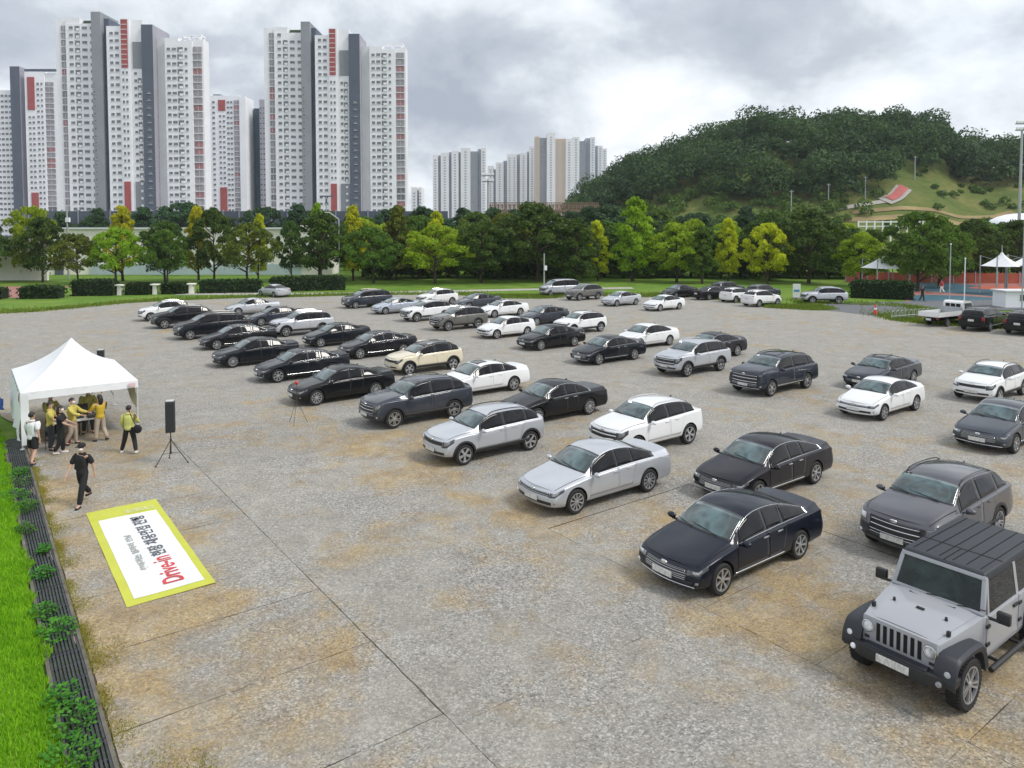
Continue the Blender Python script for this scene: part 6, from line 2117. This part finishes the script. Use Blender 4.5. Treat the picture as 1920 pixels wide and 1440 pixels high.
def person(x, y, face, label, top, bottom, stride=0.0, spread=0.10, arms=(0.0, 0.0), elbows=(0.15, 0.15), sleeves='short', shorts=False, hair='short', mask=False, cap=None, shoes=None, skirt=False, h=1.68, look=0.0, vest=None):
    o = thing('person', label, 'person', (x, y, 0.014), R(face))
    k = h / 1.70
    o.scale = (k, k, k)
    def leg(s, f):
        a = f * 0.42
        hip = Vector((0, s * 0.095, 0.90))
        knee = hip + Vector((math.sin(a) * 0.43 + 0.02, s * spread * 0.25, -math.cos(a) * 0.43))
        b = a - (0.45 if f < 0 else 0.06)
        ank = knee + Vector((math.sin(b) * 0.40, s * spread * 0.35, -math.cos(b) * 0.40))
        if ank.z > 0.085 and f >= 0:
            ank.z = 0.085
        ank.z = max(ank.z, 0.085)
        toe = ank + Vector((0.15, s * 0.015, -0.055 if f >= 0 else -0.06))
        heel = ank + Vector((-0.05, 0, -0.05))
        return hip, knee, ank, toe, heel
    def arm(s, f, e):
        sh = Vector((0, s * 0.185, 1.39))
        el = sh + Vector((math.sin(f) * 0.28, s * 0.07, -math.cos(f) * 0.28))
        wr_ = el + Vector((math.sin(f + e) * 0.25, s * 0.01 - s * 0.03 * (e > 0.6), -math.cos(f + e) * 0.25))
        d = (wr_ - el).normalized()
        return sh, el, wr_, d
    N_, E_ = {}, []
    N_['pel'] = ((0, 0, 0.94), (0.105, 0.08))
    N_['spi'] = ((-0.005, 0, 1.10), (0.095, 0.07))
    N_['che'] = ((0, 0, 1.30), (0.11, 0.08))
    N_['nek'] = ((0.0, 0, 1.455), 0.055)
    N_['jaw'] = ((0.025, 0, 1.545), (0.068, 0.075))
    N_['hed'] = ((0.012, 0, 1.625), (0.080, 0.094))
    N_['top'] = ((0.0, 0, 1.685), 0.062)
    E_ += [('pel', 'spi'), ('spi', 'che'), ('che', 'nek'), ('nek', 'jaw'), ('jaw', 'hed'), ('hed', 'top')]
    G = {}
    for s, nm, st in ((1, 'l', stride), (-1, 'r', -stride)):
        hip, knee, ank, toe, heel = leg(s, st)
        G['leg' + nm] = (hip, knee, ank, toe, heel)
        N_['hip' + nm] = (hip, 0.070)
        N_['kne' + nm] = (knee, 0.058)
        N_['ank' + nm] = (ank, 0.040)
        N_['toe' + nm] = (toe, 0.032)
        E_ += [('pel', 'hip' + nm), ('hip' + nm, 'kne' + nm), ('kne' + nm, 'ank' + nm), ('ank' + nm, 'toe' + nm)]
        i_ = 0 if s > 0 else 1
        sh, el, wr_, d = arm(s, arms[i_], elbows[i_])
        G['arm' + nm] = (sh, el, wr_, d)
        N_['sho' + nm] = (sh, 0.046)
        N_['elb' + nm] = (el, 0.041)
        N_['wri' + nm] = (wr_, 0.029)
        palm = wr_ + d * 0.07
        N_['pal' + nm] = (palm, (0.036, 0.020))
        E_ += [('che', 'sho' + nm), ('sho' + nm, 'elb' + nm), ('elb' + nm, 'wri' + nm), ('wri' + nm, 'pal' + nm)]
        side = Vector((1, 0, 0)) if abs(d.z) > 0.5 else Vector((0, 0, 1))
        for q, (off, ln) in enumerate(((-0.030, 0.062), (-0.010, 0.075), (0.010, 0.080), (0.030, 0.070))):
            b0 = palm + d * 0.035 + side * off
            f1 = b0 + d * ln * 0.55
            f2 = f1 + (d + Vector((0, -s * 0.5, 0))).normalized() * ln * 0.45
            N_['f%d0%s' % (q, nm)] = (b0, 0.010)
            N_['f%d1%s' % (q, nm)] = (f1, 0.009)
            N_['f%d2%s' % (q, nm)] = (f2, 0.007)
            E_ += [('pal' + nm, 'f%d0%s' % (q, nm)), ('f%d0%s' % (q, nm), 'f%d1%s' % (q, nm)), ('f%d1%s' % (q, nm), 'f%d2%s' % (q, nm))]
        th = wr_ + d * 0.03 + side * 0.045
        N_['th' + nm] = (th, 0.012)
        N_['tt' + nm] = (th + d * 0.045 + side * 0.01, 0.009)
        E_ += [('wri' + nm, 'th' + nm), ('th' + nm, 'tt' + nm)]
    skin_mesh('body', N_, E_, 'pel', M['skin'], o)
    # shirt
    n2 = {'v': ((0, 0, 0.80), (0.175, 0.140)), 'w': ((0, 0, 0.93), (0.178, 0.142)), 's': ((-0.005, 0, 1.10), (0.172, 0.136)), 'c': ((0, 0, 1.30), (0.190, 0.145)), 'n': ((0, 0, 1.41), (0.155, 0.118)), 'm': ((0, 0, 1.485), (0.095, 0.088))}
    e2 = [('v', 'w'), ('w', 's'), ('s', 'c'), ('c', 'n'), ('n', 'm')]
    if skirt:
        n2['q'] = ((0, 0, 0.62), (0.19, 0.16))
        n2['z'] = ((0, 0, 0.35), (0.21, 0.18))
        e2 += [('w', 'q'), ('q', 'z')]
    for nm in 'lr':
        sh, el, wr_, d = G['arm' + nm]
        n2['a' + nm] = (sh + Vector((0, 0, 0.0)), 0.090)
        n2['b' + nm] = (el if sleeves == 'long' else sh.lerp(el, 0.95), 0.076)
        e2 += [('c', 'a' + nm), ('a' + nm, 'b' + nm)]
        if sleeves == 'long':
            n2['d' + nm] = (el.lerp(wr_, 0.95), 0.055)
            e2 += [('b' + nm, 'd' + nm)]
    skin_mesh('shirt', n2, e2, 's', top, o)
    n3 = {'o': ((0, 0, 1.06), (0.155, 0.122)), 'p': ((0, 0, 0.93), (0.165, 0.130))}
    e3 = [('o', 'p')]
    for nm in 'lr':
        hip, knee, ank, toe, heel = G['leg' + nm]
        n3['h' + nm] = (hip + Vector((0, 0, -0.06)), 0.112)
        n3['k' + nm] = (knee, 0.084)
        e3 += [('p', 'h' + nm), ('h' + nm, 'k' + nm)]
        if not shorts:
            n3['a' + nm] = (ank + Vector((0, 0, -0.005)), 0.070)
            e3 += [('k' + nm, 'a' + nm)]
        else:
            n3['k' + nm] = (hip.lerp(knee, 0.95), 0.108)
    skin_mesh('shorts' if shorts else 'trousers', n3, e3, 'p', bottom, o)
    for nm in 'lr':
        hip, knee, ank, toe, heel = G['leg' + nm]
        skin_mesh('shoe', {'h': (heel, 0.042), 'm': (ank + Vector((0.04, 0, -0.045)), 0.045), 't': (toe + Vector((0.02, 0, -0.005)), 0.038)}, [('h', 'm'), ('m', 't')], 'm', shoes or CL['dark'], o)
    # head details
    c = Vector((0.006, 0, 1.622))
    hb = MB()
    nth, nph = 16, 10
    Vh, Fh = [], []
    for j in range(nph + 1):
        for i in range(nth):
            a = 2 * math.pi * i / nth
            front = (1 + math.cos(a)) / 2
            lim = R(62) * front ** 1.5 + (R(118) if hair == 'short' else R(126)) * (1 - front ** 1.5)
            tq = lim * j / nph
            rr = (0.106, 0.094, 0.112)
            Vh.append((c.x + rr[0] * math.sin(tq) * math.cos(a) - 0.006, rr[1] * math.sin(tq) * math.sin(a), c.z + rr[2] * math.cos(tq)))
    for j in range(nph):
        for i in range(nth):
            Fh.append((j * nth + i, (j + 1) * nth + i, (j + 1) * nth + (i + 1) % nth, j * nth + (i + 1) % nth))
    hb.add(Vh, Fh)
    if hair == 'long':
        hb.ell((-0.075, 0, 1.50), (0.055, 0.095, 0.16), 12, 8)
    ho = part('hair', hb, M['hair'], o, 'all')
    if cap:
        cb = MB().ell((c.x - 0.004, 0, c.z + 0.035), (0.114, 0.102, 0.085), 16, 8)
        cb.box((c.x + 0.13, 0, c.z + 0.035), (0.10, 0.13, 0.012))
        part('cap', cb, cap, o, True, 0)
    fb = MB()
    for sy in (1, -1):
        fb.ell((0.090, sy * 0.032, 1.630), (0.010, 0.014, 0.008), 8, 6)
    part('eyes', fb, M['hair'], o, True)
    nb_ = MB().ell((0.102, 0, 1.600), (0.018, 0.013, 0.024), 8, 6)
    for sy in (1, -1):
        nb_.ell((0.005, sy * 0.092, 1.610), (0.020, 0.010, 0.030), 8, 6)
    part('nose_and_ears', nb_, M['skin'], o, True)
    if mask:
        part('face_mask', MB().ell((0.058, 0, 1.565), (0.058, 0.068, 0.048), 14, 8), M['mask'], o, True)
    else:
        part('mouth', MB().ell((0.092, 0, 1.555), (0.008, 0.024, 0.006), 8, 6), simple('lip', (0.40, 0.16, 0.14), 0.5), o, True)
    return o
pm_ = person(-11.87, 20.05, -96, 'person in black with white mask and dark cap walking past the banner', CL['black'], CL['black'], 0.85, 0.0, (-0.30, 0.35), (0.15, 0.25), mask=True, cap=CL['black'], shoes=CL['black'], h=1.70)
pl_ = person(-13.05, 24.8, 98, 'person in lime top and black trousers seen from behind near the tent', CL['lime'], CL['black'], 0.15, 0.32, (0.1, 0.25), (0.5, 1.0), sleeves='long', shoes=CL['white'], h=1.62)
o = thing('shoulder_bag', 'round black bag at the hip of the person in lime', 'bag', (-12.72, 24.72, 0.86))
part('pouch', MB().ell((0, 0, 0), (0.15, 0.08, 0.15), 14, 8), CL['black'], o, True)
part('strap', MB().tube([(-0.05, 0, 0.13), (-0.20, 0.02, 0.40), (-0.30, 0.05, 0.62)], 0.012, 5), CL['black'], o)
person(-15.53, 23.55, 80, 'person in white t-shirt and black shorts at the left tent corner', CL['white'], CL['black'], 0.35, 0.15, (0.1, -0.15), (0.2, 0.3), shorts=True, h=1.70)
person(-14.85, 26.25, 150, 'person in mustard jacket and beige trousers at the tent table', CL['mustard'], CL['beige'], 0.1, 0.1, (0.5, 0.5), (0.8, 0.8), sleeves='long', hair='long', h=1.66)
person(-15.32, 24.70, 20, 'long haired person in black with white shoes in front of the tent', CL['black'], CL['black'], 0.1, 0.05, (0.4, 0.5), (0.7, 0.6), hair='long', mask=True, shoes=CL['white'], h=1.64)
person(-15.95, 25.15, 25, 'person in yellow vest and dark trousers at the left tent post', CL['yellowvest'], CL['dark'], 0.0, 0.1, (0.5, 0.4), (0.8, 0.8), h=1.66)
person(-15.55, 25.75, 5, 'masked person in yellow top leaning over the tent table', CL['yellowvest'], CL['beige'], 0.1, 0.1, (0.7, 0.7), (0.7, 0.7), sleeves='long', mask=True, h=1.66)
person(-15.85, 27.25, -60, 'person in olive top standing between the tent tables', CL['olive'], CL['dark'], 0.0, 0.1, (0.4, 0.5), (0.9, 0.9), sleeves='long', h=1.70)
person(-16.75, 26.45, -30, 'person in olive top deep inside the tent by the cloth wall', CL['olive'], CL['dark'], 0.0, 0.1, (0.3, 0.4), (0.9, 0.9), sleeves='long', h=1.66)
person(51.8, 88.5, 120, 'person with white trousers and dark red top on the coloured court', CL['red'], CL['white'], 0.3, 0.1, (0.2, -0.2), (0.2, 0.2), h=1.70)
person(43.9, 78.5, -60, 'person in dark clothes at the hedge by the coloured court', CL['black'], CL['dark'], 0.3, 0.1, (0.2, -0.2), (0.2, 0.2), h=1.70)
flush_skins()

# ------------------------------------------------------------------ weeds over the drain
M['weed'] = leafmat('weed_leaf', (0.03, 0.15, 0.012), (0.12, 0.33, 0.03), 0.3, 5, 0.3)
def weed(t, m, r_, label, n=110):
    o = thing('weed', label, 'plant', LT(t, m, 0.0), group='weeds along the drain')
    st = MB()
    V, F = [], []
    k = 0
    for i in range(n):
        a, q = rng.uniform(0, 6.28), r_ * math.sqrt(rng.random())
        c = Vector((q * math.cos(a) * 0.75 - q * math.sin(a) * 0.7, q * math.sin(a) * 1.1 + q * math.cos(a) * 0.5, rng.uniform(0.03, 0.22) * (1.15 - q / r_ * 0.7)))
        d = Vector((math.cos(a + rng.normal(0, 0.8)), math.sin(a + rng.normal(0, 0.8)), rng.uniform(-0.2, 0.5))).normalized()
        s = Vector((-d.y, d.x, rng.normal(0, 0.3))).normalized()
        L_ = rng.uniform(0.05, 0.10)
        V += [c[:], (c + d * L_ * 0.5 + s * L_ * 0.35)[:], (c + d * L_)[:], (c + d * L_ * 0.5 - s * L_ * 0.35)[:]]
        F.append((k, k + 1, k + 2, k + 3))
        k += 4
        if i % 6 == 0:
            st.tube([(0, 0, 0), c[:]], 0.004, 4)
    part('stems', st, M['weed'], o)
    link('foliage', poly_mesh('foliage', V, F, M['weed']), o)
for i, (t, m, r_) in enumerate([(1.25, 10.7, 0.32), (1.05, 11.9, 0.42), (1.15, 12.7, 0.36), (1.0, 13.6, 0.28), (1.2, 16.2, 0.28), (1.1, 17.2, 0.22), (1.25, 18.9, 0.20), (1.3, 20.2, 0.18), (1.1, 21.9, 0.22), (1.1, 23.9, 0.42), (1.0, 25.2, 0.5), (0.9, 26.4, 0.5), (1.2, 27.4, 0.3)]):
    weed(t + random.uniform(-0.06, 0.06), m + random.uniform(-0.25, 0.25), r_ * random.uniform(0.8, 1.35), ['weed tuft nearest the camera on the drain', 'broad leafy weed clump on the drain near the picture bottom', 'weed clump just beyond the broad one on the drain', 'weed on the lawn side of the drain', 'weed patch in the drain level with the banner foot', 'small weed beyond the banner foot patch', 'weed sprig in the drain left of the banner middle', 'tiny weed sprig by the banner', 'weed sprig by the far end of the banner', 'weed clump in the drain left of the walking person', 'large bush of weeds at the drain by the left picture edge', 'furthest large bush of weeds at the left picture edge', 'weed sprig near the tent corner'][i], int(60 + r_ * 380))

# ------------------------------------------------------------------ poles, lamps, small things at the far side
def lamp_post(x, y, h, label, arm=1.4, mat=None):
    o = thing('street_lamp', label, 'lamp', (x, y, 0))
    part('base', MB().cyl((0, 0, -0.05), (0, 0, 0.6), 0.16, 0.13, 10), M['galv'], o)
    pts = [(0, 0, 0.5), (0, 0, h * 0.9)] + [(-arm * math.sin(R(a)) , 0, h * 0.9 + (h * 0.1) * (math.sin(R(a)))) for a in (25, 50, 75, 90)]
    part('pole', MB().tube(pts, 0.09, 8), M['galv'], o, True)
    part('lamp_head', MB().box((-arm - 0.25, 0, h - 0.02), (0.7, 0.26, 0.14)), M['alu'], o, True, 0.03)
    return o
lamp_post(-24.9, 106, 10.2, 'curved street lamp among the left centre trees')
o = thing('sign_pole', 'grey pole behind the silver van', 'pole', (4.2, 96, 0))
part('pole', MB().cyl((0, 0, -0.05), (0, 0, 4.6), 0.09, 0.08, 8), M['galv'], o)
part('box', MB().box((0.2, 0, 2.7), (0.35, 0.25, 0.6)), M['wall_white'], o)
def floodlight(x, y, h, label, lean=0.0):
    o = thing('floodlight_mast', label, 'mast', (x, y, -0.05))
    part('mast', MB().cyl((0, 0, 0), (0, 0, h), 0.35, 0.20, 10), M['galv'], o, True)
    part('platform', MB().box((0, 0, h - 0.6), (2.6, 0.3, 0.25)).box((0, 0, h + 0.7), (2.6, 0.3, 0.25)), M['galv'], o)
    for i in range(4):
        for j in range(2):
            part('lamp', MB().box((-1.05 + i * 0.7, -0.25, h - 0.3 + j * 1.3), (0.5, 0.35, 0.5)), M['wall_white'], o, False, 0.04)
    return o
floodlight(-5.2, 160, 18.8, 'pale floodlight mast left of the timber footbridge')
floodlight(103.2, 150, 28.5, 'tall floodlight mast at the right picture edge')
o = thing('utility_mast', 'dark mast with a crossbar in front of the central big tower', 'mast', (-50.3, 200, -0.05))
part('mast', MB().cyl((0, 0, 0), (0, 0, 16.8), 0.25, 0.16, 8), M['galv'], o, True)
part('crossbar', MB().box((0, 0, 16.9), (3.6, 0.3, 0.35)).box((0, 0, 15.6), (0.4, 0.4, 1.2)), M['wall_navy'], o)
o = thing('slim_pole', 'slim pole in front of the left big tower', 'pole', (-70.0, 116, -0.05))
part('shaft', MB().cyl((0, 0, 0), (0, 0, 11.5), 0.16, 0.11, 8), M['galv'], o, True)
part('camera_box', MB().box((0.1, 0, 9.3), (0.6, 0.4, 0.7)), M['wall_white'], o)
for i, (x, y, h, lb) in enumerate([(46.2, 77.5, 6.2, 'grey pole left of the coloured court'), (49.0, 79.5, 4.6, 'short white bollard lamp by the coloured court'), (49.5, 71.2, 9.8, 'tall grey pole behind the white truck')]):
    o = thing('court_pole', lb, 'pole', (x, y, -0.05), group='poles by the coloured court')
    part('shaft', MB().cyl((0, 0, 0), (0, 0, h), 0.065, 0.05, 8), M['galv'] if i != 1 else M['wall_white'], o, True)
    part('cap', MB().ell((0, 0, h), (0.09, 0.09, 0.09), 10, 8), M['wall_white'], o, True)
def peak_canopy(x, y, w_, ez, ap, label):
    o = thing('canopy_shade', label, 'canopy', (x, y, -0.03), group='white tensile canopies by the court')
    V, F = [], []
    n, m = 24, 10
    for i in range(m + 1):
        q = i / m
        for j in range(n):
            a = 2 * math.pi * j / n
            sq = 1 / max(abs(math.cos(a + 0.785)), abs(math.sin(a + 0.785)))
            rr = w_ / 2 * sq * (1 - q) ** 1.5 + 0.12
            V.append((rr * math.cos(a), rr * math.sin(a), ez + (ap - ez) * q - 0.15 * (1 - q) * (1.4 - sq)))
    for i in range(m):
        for j in range(n):
            F.append((i * n + j, i * n + (j + 1) % n, (i + 1) * n + (j + 1) % n, (i + 1) * n + j))
    part('membrane', MB().add(V, F), M['canvas'], o, True)
    part('finial', MB().cyl((0, 0, ap - 0.3), (0, 0, ap + 0.9), 0.08, 0.03, 8), M['galv'], o)
    for sx in (-1, 1):
        for sy in (-1, 1):
            part('post', MB().cyl((sx * w_ * 0.46, sy * w_ * 0.46, 0), (sx * w_ * 0.46, sy * w_ * 0.46, ez + 1.2), 0.09, 0.07, 8), M['galv'], o)
            part('stay', MB().tube([(sx * w_ * 0.46, sy * w_ * 0.46, ez + 1.15), (sx * w_ * 0.2, sy * w_ * 0.2, ez + 0.75)], 0.02, 5), M['galv'], o)
peak_canopy(48.5, 95.5, 4.4, 2.8, 4.7, 'white peaked canopy standing left of the coloured court')
peak_canopy(58.6, 88.0, 3.4, 3.4, 5.0, 'white peaked canopy right of the court at the picture edge')
peak_canopy(62.4, 88.0, 4.0, 3.5, 5.4, 'white canopy cut off by the right picture edge')
k_ = thing('kiosk', 'white booth with dark opening on the court behind the black suv', 'booth', (50.6, 73.2, -0.03))
part('wall', MB().box((0, 0, 0.8), (4.0, 2.0, 1.6)), M['wall_white'], k_)
part('roof', MB().box((0, 0, 1.66), (4.3, 2.3, 0.12)), M['wall_shade'], k_)
part('window', MB().box((0.3, -1.02, 1.0), (1.8, 0.06, 0.6)), M['bldg_glass'], k_)
o = thing('traffic_cone', 'red traffic cone at the mouth of the access road', 'cone', (32.8, 66.2, 0.006))
part('base', MB().box((0, 0, 0.02), (0.42, 0.42, 0.04)), M['spk'], o)
part('cone', MB().cyl((0, 0, 0.04), (0, 0, 0.95), 0.19, 0.04, 14), simple('cone_red', (0.62, 0.06, 0.05), 0.5), o, True)
part('stripe', MB().cyl((0, 0, 0.45), (0, 0, 0.62), 0.128, 0.103, 14, False), M['wall_white'], o, True)
o = thing('notice_board', 'small white notice board on the grass behind the far cars', 'sign', (31.6, 81.5, -0.04), R(-10))
part('board', MB().box((0, 0, 0.95), (0.8, 0.12, 1.5)), M['vinyl'], o, False, 0.02)
part('stripe', MB().box((0, -0.065, 0.95), (0.6, 0.012, 0.25)), simple('blue_print', (0.10, 0.28, 0.50), 0.5), o)
part('foot', MB().box((0, 0, 0.1), (0.9, 0.4, 0.2)), M['concrete'], o)
# low railings by the truck
o = thing('cycle_rack', 'grey tubular cycle rack beside the white truck', 'rack', (34.4, 63.4, 0.0), R(28))
for i in range(9):
    x = -2.4 + i * 0.6
    part('hoop', MB().tube([(x, 0, 0), (x, 0, 0.65), (x + 0.1, 0, 0.75), (x + 0.3, 0, 0.75), (x + 0.4, 0, 0.65), (x + 0.4, 0, 0)], 0.025, 6), M['galv'], o)
part('rail', MB().tube([(-2.5, 0, 0.3), (2.9, 0, 0.3)], 0.03, 6), M['galv'], o)
o = thing('bin', 'lime green bin between the two black suvs', 'bin', (39.4, 58.5, 0.0))
part('body', MB().box((0, 0, 0.5), (0.6, 0.6, 1.0), taper=(1.1, 1.1)), M['lime'], o, False, 0.03)
part('lid', MB().box((0, 0, 1.03), (0.7, 0.7, 0.08)), M['trim'], o, False, 0.02)
o = thing('court_wall', 'low orange red wall at the back of the coloured court', 'wall', (70, 106, -0.05), R(-6))
for i in range(14):
    part('panel', MB().box((-19.5 + i * 3.0, 0, 0.75), (2.9, 0.15, 1.5)), orange if i % 4 else M['track_red'], o)
    part('post', MB().box((-21 + i * 3.0, -0.02, 0.85), (0.12, 0.25, 1.7)), M['galv'], o)
# ------------------------------------------------------------------ air
hz = MB().box((0, 1150, 54.2), (5600, 5600, 112))
m, t, b = mat_new('haze')
t.nodes.remove(b)
pv = N(t, 'ShaderNodeVolumePrincipled')
pv.inputs['Color'].default_value = (0.86, 0.92, 1.0, 1)
pv.inputs['Density'].default_value = 0.00014
t.links.new(pv.outputs[0], t.nodes['Material Output'].inputs['Volume'])
tag(part('haze', hz, m, None), kind='stuff')
